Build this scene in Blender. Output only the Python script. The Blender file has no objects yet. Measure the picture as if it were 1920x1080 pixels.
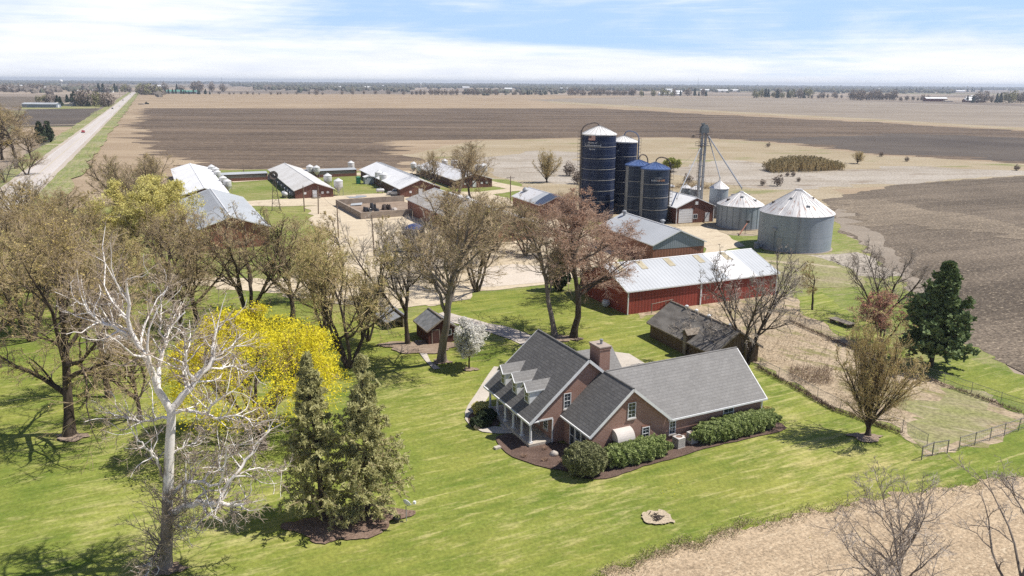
import bpy, math, random
import numpy as np
from mathutils import Vector, Matrix
from mathutils.geometry import delaunay_2d_cdt

sc = bpy.context.scene
COL = sc.collection
R = math.radians
EYE = 32.0          # height of the camera above the lawn
FPX = 1450.0        # focal length in pixels of a 1920 px wide frame
PITCH = math.atan((540 - 155) / FPX)
ROLL = R(0.4)

# ------------------------------------------------------------------ camera
cd = bpy.data.cameras.new('camera')
cd.sensor_width = 36.0
cd.lens = FPX * 36.0 / 1920.0
cd.clip_start = 0.5
cd.clip_end = 60000.0
cam = bpy.data.objects.new('camera', cd)
COL.objects.link(cam)
CAMROT = Matrix.Rotation(math.pi / 2 - PITCH, 3, 'X') @ Matrix.Rotation(ROLL, 3, 'Z')
cam.matrix_world = Matrix.Translation((0, 0, EYE)) @ CAMROT.to_4x4()
sc.camera = cam
CR = np.array(CAMROT)

# ------------------------------------------------------------------ light
SUN_EL, SUN_AZ = 57.0, 3.0      # azimuth counted from +X towards +Y
sd = bpy.data.lights.new('sun', 'SUN')
sd.energy = 4.9
sd.angle = R(0.5)
sd.color = (1.0, 0.955, 0.89)
sun = bpy.data.objects.new('sun', sd)
COL.objects.link(sun)
sv = Vector((math.cos(R(SUN_EL)) * math.cos(R(SUN_AZ)), math.cos(R(SUN_EL)) * math.sin(R(SUN_AZ)), math.sin(R(SUN_EL))))
sun.rotation_euler = sv.to_track_quat('Z', 'Y').to_euler()
sun.location = sv * 300

sc.view_settings.view_transform = 'Standard'
sc.view_settings.look = 'None'
sc.view_settings.exposure = 0.33
sc.view_settings.gamma = 1.0
sc.view_settings.use_curve_mapping = False
sc.render.engine = 'CYCLES'
sc.cycles.max_bounces = 5
sc.cycles.diffuse_bounces = 2
sc.cycles.glossy_bounces = 2
sc.cycles.transmission_bounces = 2
sc.cycles.volume_bounces = 0
sc.cycles.transparent_max_bounces = 4
sc.cycles.use_denoising = False
sc.render.filter_size = 1.05

# ------------------------------------------------------------------ world
world = bpy.data.worlds.new("World")
sc.world = world
world.use_nodes = True
wt = world.node_tree
wt.nodes.clear()


def N(tree, kind, **kw):
    n = tree.nodes.new(kind)
    for k, v in kw.items():
        setattr(n, k, v)
    return n


def MATH(tree, op, a, b=None, c=None, clamp=False):
    n = tree.nodes.new('ShaderNodeMath')
    n.operation = op
    n.use_clamp = clamp
    for i, v in enumerate((a, b, c)):
        if v is None:
            continue
        if isinstance(v, (int, float)):
            n.inputs[i].default_value = v
        else:
            tree.links.new(v, n.inputs[i])
    return n.outputs[0]


def MIX(tree, f, a, b, mode='MIX'):
    n = tree.nodes.new('ShaderNodeMix')
    n.data_type = 'RGBA'
    n.blend_type = mode
    for s, v in ((n.inputs[0], f), (n.inputs[6], a), (n.inputs[7], b)):
        if isinstance(v, (int, float)):
            s.default_value = v
        elif isinstance(v, tuple):
            s.default_value = (*v, 1) if len(v) == 3 else v
        else:
            tree.links.new(v, s)
    return n.outputs[2]


def RAMP(tree, f, stops, interp='LINEAR'):
    n = tree.nodes.new('ShaderNodeValToRGB')
    n.color_ramp.interpolation = interp
    e = n.color_ramp.elements
    while len(e) < len(stops):
        e.new(0.5)
    for i, (p, c) in enumerate(stops):
        e[i].position = p
        e[i].color = (c, c, c, 1) if isinstance(c, (int, float)) else (*c, 1)
    tree.links.new(f, n.inputs[0])
    return n.outputs[0]


def MAPR(tree, v, a, b, c=0.0, d=1.0, smooth=False):
    n = tree.nodes.new('ShaderNodeMapRange')
    n.interpolation_type = 'SMOOTHSTEP' if smooth else 'LINEAR'
    tree.links.new(v, n.inputs[0])
    for i, x in enumerate((a, b, c, d)):
        n.inputs[i + 1].default_value = x
    return n.outputs[0]


def NOISE(tree, vec, scale, detail=4.0, rough=0.55, dist=0.0):
    n = tree.nodes.new('ShaderNodeTexNoise')
    n.inputs['Scale'].default_value = scale
    n.inputs['Detail'].default_value = detail
    n.inputs['Roughness'].default_value = rough
    n.inputs['Distortion'].default_value = dist
    if vec is not None:
        tree.links.new(vec, n.inputs['Vector'])
    return n.outputs['Fac']


def MAPPING(tree, vec, scale=(1, 1, 1), rot=(0, 0, 0), loc=(0, 0, 0)):
    n = tree.nodes.new('ShaderNodeMapping')
    n.inputs['Scale'].default_value = scale
    n.inputs['Rotation'].default_value = rot
    n.inputs['Location'].default_value = loc
    tree.links.new(vec, n.inputs['Vector'])
    return n.outputs[0]


def build_world():
    t = wt
    tc = N(t, 'ShaderNodeTexCoord')
    sep = N(t, 'ShaderNodeSeparateXYZ')
    t.links.new(tc.outputs['Generated'], sep.inputs[0])
    X, Y, Z = sep.outputs
    sky = N(t, 'ShaderNodeTexSky', sky_type='NISHITA', sun_disc=False)
    sky.sun_elevation = R(SUN_EL)
    sky.sun_rotation = R(90 - SUN_AZ)
    sky.altitude = 200
    sky.air_density = 1.0
    sky.dust_density = 0.4
    sky.ozone_density = 1.5
    # the low sky is as clear and blue as the sky higher up
    zz = MATH(t, 'ADD', MATH(t, 'MULTIPLY', MATH(t, 'MAXIMUM', Z, 0.0), 2.2), 0.06)
    cb = N(t, 'ShaderNodeCombineXYZ')
    t.links.new(X, cb.inputs[0]); t.links.new(Y, cb.inputs[1]); t.links.new(zz, cb.inputs[2])
    nv = N(t, 'ShaderNodeVectorMath', operation='NORMALIZE')
    t.links.new(cb.outputs[0], nv.inputs[0])
    t.links.new(nv.outputs[0], sky.inputs[0])
    blue = MIX(t, 1.0, sky.outputs[0], (0.72, 0.80, 0.98), 'MULTIPLY')
    blue = MIX(t, MAPR(t, Z, 0.1, 0.35, 0.78, 0.0, True), blue, (5.6, 7.9, 11.6))
    # cloud sheet: direction projected on a flat layer
    az = MATH(t, 'ARCTAN2', X, Y)
    cv = N(t, 'ShaderNodeCombineXYZ')
    t.links.new(MATH(t, 'MULTIPLY', az, 3.2), cv.inputs[0])
    t.links.new(MATH(t, 'MULTIPLY', Z, 19.0), cv.inputs[1])
    base = NOISE(t, MAPPING(t, cv.outputs[0], (1, 1, 1), (0, 0, R(9)), (5.3, 1.7, 0)), 1.25, 8, 0.56, 0.6)
    wisp = NOISE(t, MAPPING(t, cv.outputs[0], (0.55, 2.6, 1), (0, 0, R(-10)), (2.1, 7.2, 0)), 3.4, 7, 0.62, 1.2)
    cov = MATH(t, 'ADD', MATH(t, 'MULTIPLY', base, 0.86), MATH(t, 'MULTIPLY', wisp, 0.22))
    # more cloud to the left and low down, a blue window up in the middle
    side = MATH(t, 'MULTIPLY', az, -0.24)
    low = MAPR(t, Z, 0.0, 0.075, 0.25, -0.06, True)
    win = MATH(t, 'POWER', MATH(t, 'ABSOLUTE', MATH(t, 'SUBTRACT', az, 0.02)), 1.0)
    win = MAPR(t, win, 0.0, 0.33, -0.075, 0.02, True)
    cov = MATH(t, 'ADD', MATH(t, 'ADD', cov, side), MATH(t, 'ADD', low, win))
    fac = MAPR(t, cov, 0.34, 0.72, 0, 1, True)
    high = MAPR(t, Z, 0.12, 0.35, 1.0, 0.08, True)
    fac = MATH(t, 'MULTIPLY', fac, high, clamp=True)
    shade = NOISE(t, MAPPING(t, cv.outputs[0], (1, 1.5, 1), (0, 0, 0), (9, 3, 0)), 2.3, 5, 0.6)
    ccol = MIX(t, MAPR(t, shade, 0.35, 0.7), (8.9, 9.3, 10.2), (10.8, 10.9, 11.0))
    col = MIX(t, fac, blue, ccol)
    bg = N(t, 'ShaderNodeBackground')
    bg.inputs['Strength'].default_value = 0.085
    t.links.new(col, bg.inputs['Color'])
    out = N(t, 'ShaderNodeOutputWorld')
    t.links.new(bg.outputs[0], out.inputs[0])


build_world()


# ------------------------------------------------------------------ from a place in the view to a place on the land
def at(px, py, z=0.0):
    d = CR @ np.array([(px - 960) / FPX, -(py - 540) / FPX, -1.0])
    t = (z - EYE) / d[2]
    return np.array([d[0] * t, d[1] * t, z])


def at_y(px, py, Y):
    d = CR @ np.array([(px - 960) / FPX, -(py - 540) / FPX, -1.0])
    t = Y / d[1]
    return np.array([d[0] * t, Y, EYE + d[2] * t])


# ------------------------------------------------------------------ materials
def material(name, rough=0.85, spec=0.25, metal=0.0):
    m = bpy.data.materials.new(name)
    m.use_nodes = True
    t = m.node_tree
    b = t.nodes['Principled BSDF']
    b.inputs['Roughness'].default_value = rough
    b.inputs['Specular IOR Level'].default_value = spec
    b.inputs['Metallic'].default_value = metal
    return m, t, b


def coords(t, world=False):
    if world:
        return N(t, 'ShaderNodeNewGeometry').outputs['Position']
    return N(t, 'ShaderNodeTexCoord').outputs['Object']


def bump(t, b, h, strength=0.3, dist=0.05):
    n = N(t, 'ShaderNodeBump')
    n.inputs['Strength'].default_value = strength
    n.inputs['Distance'].default_value = dist
    t.links.new(h, n.inputs['Height'])
    t.links.new(n.outputs[0], b.inputs['Normal'])


def simple(name, c1, c2=None, scale=3.0, rough=0.8, spec=0.25, metal=0.0, detail=5, lo=0.35, hi=0.65, stretch=(1, 1, 1), bmp=0.0):
    m, t, b = material(name, rough, spec, metal)
    if c2 is None:
        c2 = tuple(x * 0.8 for x in c1)
    v = MAPPING(t, coords(t), stretch)
    f = NOISE(t, v, scale, detail)
    t.links.new(MIX(t, MAPR(t, f, lo, hi), c1, c2), b.inputs['Base Color'])
    if bmp:
        bump(t, b, f, bmp, 0.05)
    return m


def sine(t, vec, axis, spacing, rot=0.0):
    """0..1 wave along an axis of the vector."""
    s = N(t, 'ShaderNodeSeparateXYZ')
    t.links.new(vec, s.inputs[0])
    return MATH(t, 'ADD', MATH(t, 'MULTIPLY', MATH(t, 'SINE', MATH(t, 'MULTIPLY', s.outputs[axis], 2 * math.pi / spacing)), 0.5), 0.5)


def ribbed(name, c1, c2, axis, spacing, rough=0.45, spec=0.4, metal=0.0, rib=0.75, scale=0.5, rust=None, bmp=0.4, stretch=(1, 1, 1)):
    """Sheet metal with pressed ribs that run across AXIS; c1 and c2 are blotches of weathering."""
    m, t, b = material(name, rough, spec, metal)
    v = coords(t)
    f = NOISE(t, MAPPING(t, v, stretch), scale, 6, 0.6)
    col = MIX(t, MAPR(t, f, 0.35, 0.65), c1, c2)
    s = sine(t, v, axis, spacing)
    r = MAPR(t, s, 0.0, 0.35, 0.0, 1.0)
    col = MIX(t, r, MIX(t, 1.0, col, (rib, rib, rib), 'MULTIPLY'), col)
    if rust:
        rf = NOISE(t, MAPPING(t, v, rust[2]), rust[1], 5, 0.65)
        col = MIX(t, MAPR(t, rf, rust[3], rust[3] + 0.08), col, rust[0])
    t.links.new(col, b.inputs['Base Color'])
    bump(t, b, s, bmp, 0.04)
    return m


# ------------------------------------------------------------------ mesh builder
class MB:
    def __init__(self):
        self.v, self.f, self.n = [], [], 0

    def add(self, verts, faces, mi=0):
        verts = np.asarray(verts, dtype=np.float64).reshape(-1, 3)
        if isinstance(faces, np.ndarray):
            self.f.append((faces + self.n, mi))
        else:
            by = {}
            for q in faces:
                by.setdefault(len(q), []).append(q)
            for q in by.values():
                self.f.append((np.array(q, dtype=np.int64) + self.n, mi))
        self.v.append(verts)
        self.n += len(verts)
        return self

    def box(self, x0, x1, y0, y1, z0, z1, mi=0, M=None):
        v = np.array([(x, y, z) for z in (z0, z1) for y in (y0, y1) for x in (x0, x1)], float)
        if M is not None:
            v = v @ np.array(M.to_3x3()).T + np.array(M.translation)
        return self.add(v, [(0, 2, 3, 1), (4, 5, 7, 6), (0, 1, 5, 4), (2, 6, 7, 3), (0, 4, 6, 2), (1, 3, 7, 5)], mi)

    def poly(self, pts, mi=0):
        return self.add(pts, [tuple(range(len(pts)))], mi)

    def slab(self, pts, thick, mi=0):
        """Polygon given counter-clockwise seen from its outside, with thickness behind it."""
        p = np.array(pts, float)
        n = np.zeros(3)
        for i in range(len(p)):
            n += np.cross(p[i], p[(i + 1) % len(p)])
        n /= np.linalg.norm(n)
        k = len(p)
        v = np.vstack([p, p - n * thick])
        f = [tuple(range(k)), tuple(range(2 * k - 1, k - 1, -1))] + [(i, i + k, (i + 1) % k + k, (i + 1) % k) for i in range(k)]
        return self.add(v, f, mi)

    def lathe(self, prof, n=24, c=(0, 0), mi=0, cap=True, M=None):
        a = np.arange(n) * 2 * math.pi / n
        rings = [np.stack([c[0] + r * np.cos(a), c[1] + r * np.sin(a), np.full(n, z)], 1) for r, z in prof]
        v = np.vstack(rings)
        if M is not None:
            v = v @ np.array(M.to_3x3()).T + np.array(M.translation)
        f = []
        for k in range(len(prof) - 1):
            for i in range(n):
                j = (i + 1) % n
                f.append((k * n + i, k * n + j, (k + 1) * n + j, (k + 1) * n + i))
        if cap:
            f.append(tuple(range(n - 1, -1, -1)))
            f.append(tuple((len(prof) - 1) * n + i for i in range(n)))
        return self.add(v, f, mi)

    def tubes(self, P, Rr, n=6, mi=0):
        """P (N,K,3) polylines, Rr (N,K) radii."""
        P = np.asarray(P, float); Rr = np.asarray(Rr, float)
        if P.ndim == 2:
            P = P[None]; Rr = Rr[None]
        Nn, K, _ = P.shape
        T = np.empty_like(P)
        T[:, 1:-1] = P[:, 2:] - P[:, :-2]
        T[:, 0] = P[:, 1] - P[:, 0]
        T[:, -1] = P[:, -1] - P[:, -2]
        T /= np.linalg.norm(T, axis=2, keepdims=True) + 1e-9
        ref = np.zeros((Nn, 1, 3))
        d = P[:, -1] - P[:, 0]
        ax = np.argmin(np.abs(d), axis=1)
        ref[np.arange(Nn), 0, ax] = 1
        U = np.cross(T, np.broadcast_to(ref, T.shape))
        U /= np.linalg.norm(U, axis=2, keepdims=True) + 1e-9
        W = np.cross(T, U)
        a = np.arange(n) * 2 * math.pi / n
        V = P[:, :, None, :] + Rr[:, :, None, None] * (U[:, :, None, :] * np.cos(a)[None, None, :, None] + W[:, :, None, :] * np.sin(a)[None, None, :, None])
        idx = np.arange(Nn * K * n).reshape(Nn, K, n)
        A = idx[:, :-1, :]
        B = np.roll(A, -1, axis=2)
        Cc = idx[:, 1:, :]
        D = np.roll(Cc, -1, axis=2)
        return self.add(V.reshape(-1, 3), np.stack([A, B, D, Cc], -1).reshape(-1, 4), mi)

    def tube(self, pts, r, n=6, mi=0):
        pts = np.array(pts, float)
        rr = np.full(len(pts), r) if isinstance(r, (int, float)) else np.array(r, float)
        return self.tubes(pts, rr, n, mi)

    def quads(self, C, U, V, mi=0):
        v = np.stack([C - U - V, C + U - V, C + U + V, C - U + V], 1).reshape(-1, 3)
        return self.add(v, np.arange(len(v)).reshape(-1, 4), mi)

    def mesh(self, name, mats, smooth=False):
        V = np.vstack(self.v)
        me = bpy.data.meshes.new(name)
        me.vertices.add(len(V))
        me.vertices.foreach_set('co', V.astype(np.float32).ravel())
        loops = np.concatenate([f.ravel() for f, _ in self.f]).astype(np.int32)
        tot = np.concatenate([np.full(len(f), f.shape[1]) for f, _ in self.f]).astype(np.int32)
        mi = np.concatenate([np.full(len(f), m) for f, m in self.f]).astype(np.int32)
        st = np.concatenate([[0], np.cumsum(tot)[:-1]]).astype(np.int32)
        me.loops.add(len(loops))
        me.loops.foreach_set('vertex_index', loops)
        me.polygons.add(len(tot))
        me.polygons.foreach_set('loop_start', st)
        me.polygons.foreach_set('loop_total', tot)
        for m in (mats if isinstance(mats, (list, tuple)) else [mats]):
            me.materials.append(m)
        me.polygons.foreach_set('material_index', mi)
        me.update(calc_edges=True)
        me.polygons.foreach_set('use_smooth', np.full(len(tot), bool(smooth)))
        return me


def tag(o, label=None, cat=None, group=None, kind=None):
    if label: o['label'] = label
    if cat: o['category'] = cat
    if group: o['group'] = group
    if kind: o['kind'] = kind
    return o


def obj(name, mb, mats, parent=None, smooth=False):
    me = mb.mesh(name, mats, smooth) if isinstance(mb, MB) else mb
    o = bpy.data.objects.new(name, me)
    COL.objects.link(o)
    if parent is not None:
        o.parent = parent
    return o


def thing(name, label, cat, loc=(0, 0, 0), rz=0.0, group=None):
    o = bpy.data.objects.new(name, None)
    o.empty_display_size = 0.3
    COL.objects.link(o)
    o.location = loc
    o.rotation_euler = (0, 0, rz)
    return tag(o, label, cat, group)


KIDS = {}


def dup(root, loc, rz=0.0, scale=None, label=None, group=None):
    """A copy of a thing, its parts and their sub-parts."""
    r = root.copy()
    COL.objects.link(r)
    r.location = loc
    r.rotation_euler = (0, 0, rz)
    if scale is not None:
        r.scale = scale
    if label: r['label'] = label
    if group: r['group'] = group

    def kids(src, dst):
        if src.name not in KIDS:
            KIDS[src.name] = list(src.children)
        for ch in KIDS[src.name]:
            c = ch.copy()
            COL.objects.link(c)
            c.parent = dst
            kids(ch, c)
    kids(root, r)
    return r
# ------------------------------------------------------------------ the land
def soil(name, c1, c2, c3, rowrot, rowsc, fleck=None, rough=0.95, row=0.45, fine=2.2, big=0.012, clod=0.6, band=0.0):
    """Worked earth: blotches, long streaks along the rows, clods and flecks of straw."""
    m, t, b = material(name, rough, 0.1)
    v = coords(t, True)
    rv = MAPPING(t, v, (1, 1, 1), (0, 0, -rowrot))
    blot = NOISE(t, v, big, 4, 0.6)
    st = NOISE(t, MAPPING(t, rv, (0.012 * rowsc, 0.33 * rowsc, 1)), 1.0, 5, 0.6)
    st2 = NOISE(t, MAPPING(t, rv, (0.05 * rowsc, 1.3 * rowsc, 1)), 1.0, 3, 0.6)
    fn = NOISE(t, v, fine, 4, 0.65)
    s = MATH(t, 'ADD', MATH(t, 'MULTIPLY', blot, 1 - row), MATH(t, 'MULTIPLY', MATH(t, 'ADD', MATH(t, 'MULTIPLY', st, 0.65), MATH(t, 'MULTIPLY', st2, 0.35)), row))
    if band:
        bd = NOISE(t, MAPPING(t, rv, (0.0011, 0.030, 1)), 1.0, 4, 0.65)
        bd2 = NOISE(t, MAPPING(t, rv, (0.004, 0.11, 1), (0, 0, 0), (7, 3, 0)), 1.0, 3, 0.6)
        s = MATH(t, 'ADD', s, MATH(t, 'MULTIPLY', MATH(t, 'SUBTRACT', MATH(t, 'ADD', bd, MATH(t, 'MULTIPLY', bd2, .6)), .8), band))
    col = MIX(t, MAPR(t, s, 0.40, 0.62), c1, c2)
    k = MAPR(t, fn, 0.3, 0.7, 1 - clod * 0.5, 1 + clod * 0.4)
    kk = N(t, 'ShaderNodeCombineColor')
    for i in range(3):
        t.links.new(k, kk.inputs[i])
    col = MIX(t, 1.0, col, kk.outputs[0], 'MULTIPLY')
    if c3 is not None:
        fl = NOISE(t, MAPPING(t, rv, (0.5, 1.4, 1)), fleck[0], 3, 0.7)
        col = MIX(t, MAPR(t, fl, fleck[1], fleck[1] + 0.12), col, c3)
    t.links.new(col, b.inputs['Base Color'])
    bump(t, b, fn, 0.55, 0.12)
    return m


def turf(name, g1, g2, dry, rot, dryness=0.56, stripe=0.5, big=0.035):
    m, t, b = material(name, 0.9, 0.12)
    v = coords(t, True)
    rv = MAPPING(t, v, (1, 1, 1), (0, 0, -rot))
    blot = NOISE(t, v, big, 5, 0.6, 0.4)
    mid = NOISE(t, v, 0.22, 5, 0.65)
    st = NOISE(t, MAPPING(t, rv, (0.06, 0.9, 1)), 1.0, 4, 0.65)
    fn = NOISE(t, v, 3.4, 4, 0.7)
    s = MATH(t, 'ADD', MATH(t, 'MULTIPLY', blot, 0.38), MATH(t, 'ADD', MATH(t, 'MULTIPLY', mid, 0.32), MATH(t, 'MULTIPLY', st, 0.30)))
    col = MIX(t, MAPR(t, s, 0.40, 0.60), g1, g2)
    d = MATH(t, 'ADD', MATH(t, 'MULTIPLY', NOISE(t, MAPPING(t, rv, (0.45, 1.9, 1), (0, 0, 0), (3, 8, 0)), 0.8, 6, 0.72), 0.62), MATH(t, 'MULTIPLY', NOISE(t, v, 0.05, 3, 0.5), 0.38))
    col = MIX(t, MATH(t, 'MULTIPLY', MAPR(t, d, dryness, dryness + 0.13), 0.75), col, dry)
    far_patch = NOISE(t, v, 0.016, 3, 0.5, 0.5)
    col = MIX(t, MAPR(t, far_patch, .42, .62, 0, .55, True), col, MIX(t, 1.0, col, (1.32, 1.12, 1.25), 'MULTIPLY'))
    # alternate passes of the mower
    sw = sine(t, rv, 1, 2.6)
    sg = NOISE(t, v, 0.045, 3, 0.6)
    swf = MATH(t, 'MULTIPLY', MAPR(t, sg, .42, .6), MAPR(t, sw, .35, .65, 0, .22, True))
    col = MIX(t, swf, col, (0.30, 0.34, 0.07))
    # thin pale lines of cut grass left by the mower
    ln = NOISE(t, MAPPING(t, rv, (0.16, 1.5, 1), (0, 0, 0), (11, 2, 0)), 1.0, 3, 0.55)
    gate = NOISE(t, v, 0.07, 3, 0.6)
    lf = MATH(t, 'MULTIPLY', MAPR(t, ln, 0.605, 0.66), MAPR(t, gate, 0.40, 0.55), clamp=True)
    col = MIX(t, MATH(t, 'MULTIPLY', lf, stripe), col, dry)
    k = MAPR(t, fn, 0.25, 0.75, 0.66, 1.32)
    kk = N(t, 'ShaderNodeCombineColor')
    for i in range(3):
        t.links.new(k, kk.inputs[i])
    col = MIX(t, 1.0, col, kk.outputs[0], 'MULTIPLY')
    t.links.new(col, b.inputs['Base Color'])
    bump(t, b, fn, 0.5, 0.10)
    return m


FARM = R(25.5)      # the farm buildings and the road are laid out on this axis

M_dark = soil('tilled_soil', (0.080, 0.059, 0.043), (0.185, 0.137, 0.097), (0.32, 0.245, 0.165), R(-1), 0.55, (0.5, 0.57), row=.7, clod=.7, fine=1.2, band=.5)
M_tilled = soil('rough_tilled_soil', (0.100, 0.080, 0.060), (0.195, 0.156, 0.116), (0.42, 0.345, 0.245), R(24), 1.0, (2.3, 0.575), clod=1.3, fine=2.2, row=.55, big=.03, band=.45)
M_swath = soil('stubble_swath_soil', (0.15, 0.12, 0.088), (0.265, 0.213, 0.155), (0.48, 0.39, 0.27), R(24), 1.0, (2.3, 0.57), clod=1.3, fine=2.2, row=.55, big=.03)
M_black = soil('black_soil', (0.075, 0.062, 0.053), (0.135, 0.112, 0.090), (0.22, 0.18, 0.14), R(-1), 1.0, (1.6, 0.62))
M_stub = soil('corn_stubble', (0.29, 0.215, 0.140), (0.375, 0.290, 0.195), (0.22, 0.165, 0.115), R(-1), 0.8, (1.2, 0.60), band=.6)
M_stub_grey = soil('grey_stubble', (0.235, 0.195, 0.152), (0.310, 0.262, 0.205), (0.20, 0.16, 0.13), R(-4), 0.6, (1.0, 0.60), band=.6)
M_near_stub = soil('chopped_corn_stubble', (0.36, 0.27, 0.175), (0.48, 0.37, 0.245), (0.58, 0.475, 0.33), R(25), 1.6, (4.5, 0.57), clod=1.0, fine=5.5, row=.75, big=.08)
M_prairie = soil('dead_prairie_grass', (0.315, 0.25, 0.155), (0.39, 0.325, 0.225), (0.20, 0.205, 0.08), R(8), 1.0, (0.045, 0.58), big=0.03, fine=1.4, band=.5, clod=.8)
M_prairie2 = soil('grey_prairie_grass', (0.32, 0.275, 0.215), (0.41, 0.365, 0.305), (0.24, 0.19, 0.14), R(8), 1.0, (0.08, 0.55), big=0.05, fine=1.4, band=.5, clod=.9)
M_weeds = soil('dry_weeds', (0.33, 0.255, 0.165), (0.46, 0.37, 0.26), (0.225, 0.205, 0.09), R(-45), 1.3, (0.35, 0.53), big=0.09, fine=2.5, clod=0.9)
M_weeds_g = soil('weedy_turf', (0.30, 0.255, 0.155), (0.225, 0.24, 0.08), (0.42, 0.35, 0.25), R(-30), 1.5, (0.25, 0.55), big=0.12, fine=2.5, clod=0.8)
M_lawn = turf('lawn_turf', (0.105, 0.155, 0.022), (0.235, 0.252, 0.054), (0.43, 0.39, 0.16), R(26), 0.505, 0.6, .06)
M_yard = turf('yard_turf', (0.115, 0.165, 0.028), (0.205, 0.225, 0.062), (0.36, 0.30, 0.17), R(20), 0.49, 0.2)
M_verge = turf('verge_turf', (0.13, 0.175, 0.045), (0.21, 0.225, 0.085), (0.37, 0.31, 0.20), R(115), 0.46, 0.2)
M_gravel = soil('farm_gravel', (0.49, 0.405, 0.285), (0.57, 0.485, 0.355), (0.36, 0.29, 0.21), R(24), 1.6, (0.3, 0.57), big=0.06, fine=1.8, clod=0.35, row=.65)
M_slab = soil('bleached_concrete_yard', (0.52, 0.45, 0.365), (0.58, 0.51, 0.425), (0.43, 0.36, 0.28), R(25), 1.0, (0.4, 0.62), big=0.1, clod=0.2)
M_drive = soil('drive_gravel', (0.44, 0.385, 0.325), (0.53, 0.475, 0.405), (0.36, 0.30, 0.24), R(-20), 1.2, (0.6, 0.60), big=0.2, clod=0.35)
M_mulch = soil('bark_mulch', (0.105, 0.070, 0.055), (0.155, 0.105, 0.083), (0.22, 0.16, 0.125), R(0), 2.0, (3.0, 0.60), big=0.5, fine=7, clod=0.9)
M_bare = soil('bare_earth', (0.25, 0.185, 0.135), (0.34, 0.265, 0.20), (0.18, 0.13, 0.095), R(0), 2.0, (1.2, 0.58), big=0.4, fine=5, clod=0.6)
M_conc = soil('pale_concrete', (0.46, 0.41, 0.345), (0.52, 0.47, 0.40), (0.40, 0.35, 0.29), R(25), 1.0, (0.8, 0.62), big=0.3, clod=0.15)


def densify(P, step, closed=True):
    out = []
    n = len(P)
    for i in range(n if closed else n - 1):
        a, b = P[i], P[(i + 1) % n]
        m = (a + b) / 2
        dist = max(40.0, np.hypot(m[0], m[1]))
        k = max(1, min(60, int(np.hypot(*(b - a)[:2]) / (step * dist))))
        for j in range(k):
            out.append(a + (b - a) * j / k)
    if not closed:
        out.append(P[-1])
    return np.array(out)


def smooth_closed(P, it=2):
    for _ in range(it):
        Q = np.roll(P, -1, axis=0)
        P = np.stack([0.75 * P + 0.25 * Q, 0.25 * P + 0.75 * Q], 1).reshape(-1, 3)
    return P


LEVEL = [0.0]


def lay(name, pts, mat, jit=0.5, label=None, step=0.012, seed=1, smooth=0, kind='structure', world=False, skew=None):
    """A sheet of ground cover inside an outline, its edge ragged by JIT metres, a little above the sheet laid before it."""
    LEVEL[0] += 0.004
    P = np.array([at(x, y) for x, y in pts]) if not world else np.array([(x, y, 0) for x, y in pts], float)
    if smooth:
        P = smooth_closed(P, smooth)
    if jit:
        P = densify(P, step)
        rng = np.random.default_rng(seed)
        n = len(P)
        for oc, w in ((3, 0.5), (1, 0.5)):
            r = rng.normal(size=(n, 2))
            for _ in range(oc):
                r = (r + np.roll(r, 1, 0)) * 0.72
            P[:, :2] += r * jit * w * (np.array(skew) if skew else 1)
    P[:, 2] = LEVEL[0]
    V2 = [Vector((float(x), float(y))) for x, y in P[:, :2]]
    vs, _e, fs, *_r = delaunay_2d_cdt(V2, [], [list(range(len(V2)))], 1, 1e-4)
    q = np.array([(v.x, v.y, LEVEL[0]) for v in vs])
    up = []
    for f in fs:
        a, b_, c = q[f[0]], q[f[1]], q[f[2]]
        up.append(tuple(f) if (b_[0] - a[0]) * (c[1] - a[1]) - (b_[1] - a[1]) * (c[0] - a[0]) > 0 else tuple(f)[::-1])
    o = obj(name, MB().add(q, up), mat)
    tag(o, label, None, None, kind)
    return o


def ribbon(name, pts, widths, mat, label=None, z=None, jit=0.0, seed=2, thick=0.0, raw=False):
    P = np.array([at(x, y) for x, y in pts]) if not raw else np.array([(p[0], p[1], 0) for p in pts], float)
    P = densify(P, 0.02, False)
    for _ in range(4):
        P[1:-1] = (P[:-2] + 2 * P[1:-1] + P[2:]) / 4
    s = np.linspace(0, 1, len(P))
    w = np.interp(s, np.linspace(0, 1, len(widths)), widths) / 2
    T = np.gradient(P, axis=0)
    T /= np.linalg.norm(T, axis=1, keepdims=True) + 1e-9
    Nn = np.stack([-T[:, 1], T[:, 0], np.zeros(len(T))], 1)
    rng = np.random.default_rng(seed)
    A = P + Nn * (w + rng.normal(size=len(P)) * jit)[:, None]
    B = P - Nn * (w + rng.normal(size=len(P)) * jit)[:, None]
    if z is None:
        LEVEL[0] += 0.004
        z = LEVEL[0]
    A[:, 2] = z; B[:, 2] = z
    n = len(P)
    mb = MB()
    V = np.vstack([A, B])
    f = [(i + 1, i, n + i, n + i + 1) for i in range(n - 1)]
    if thick:
        V = np.vstack([V, V - np.array([0, 0, thick])])
        f += [(i, i + 1, 2 * n + i + 1, 2 * n + i) for i in range(n - 1)] + [(n + i + 1, n + i, 3 * n + i, 3 * n + i + 1) for i in range(n - 1)]
        f += [(0, 2 * n, 3 * n, n), (n - 1, 2 * n - 1, 4 * n - 1, 3 * n - 1)]
    mb.add(V, f)
    o = obj(name, mb, mat)
    if label:
        tag(o, label, None, None, 'structure')
    return o


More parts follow.
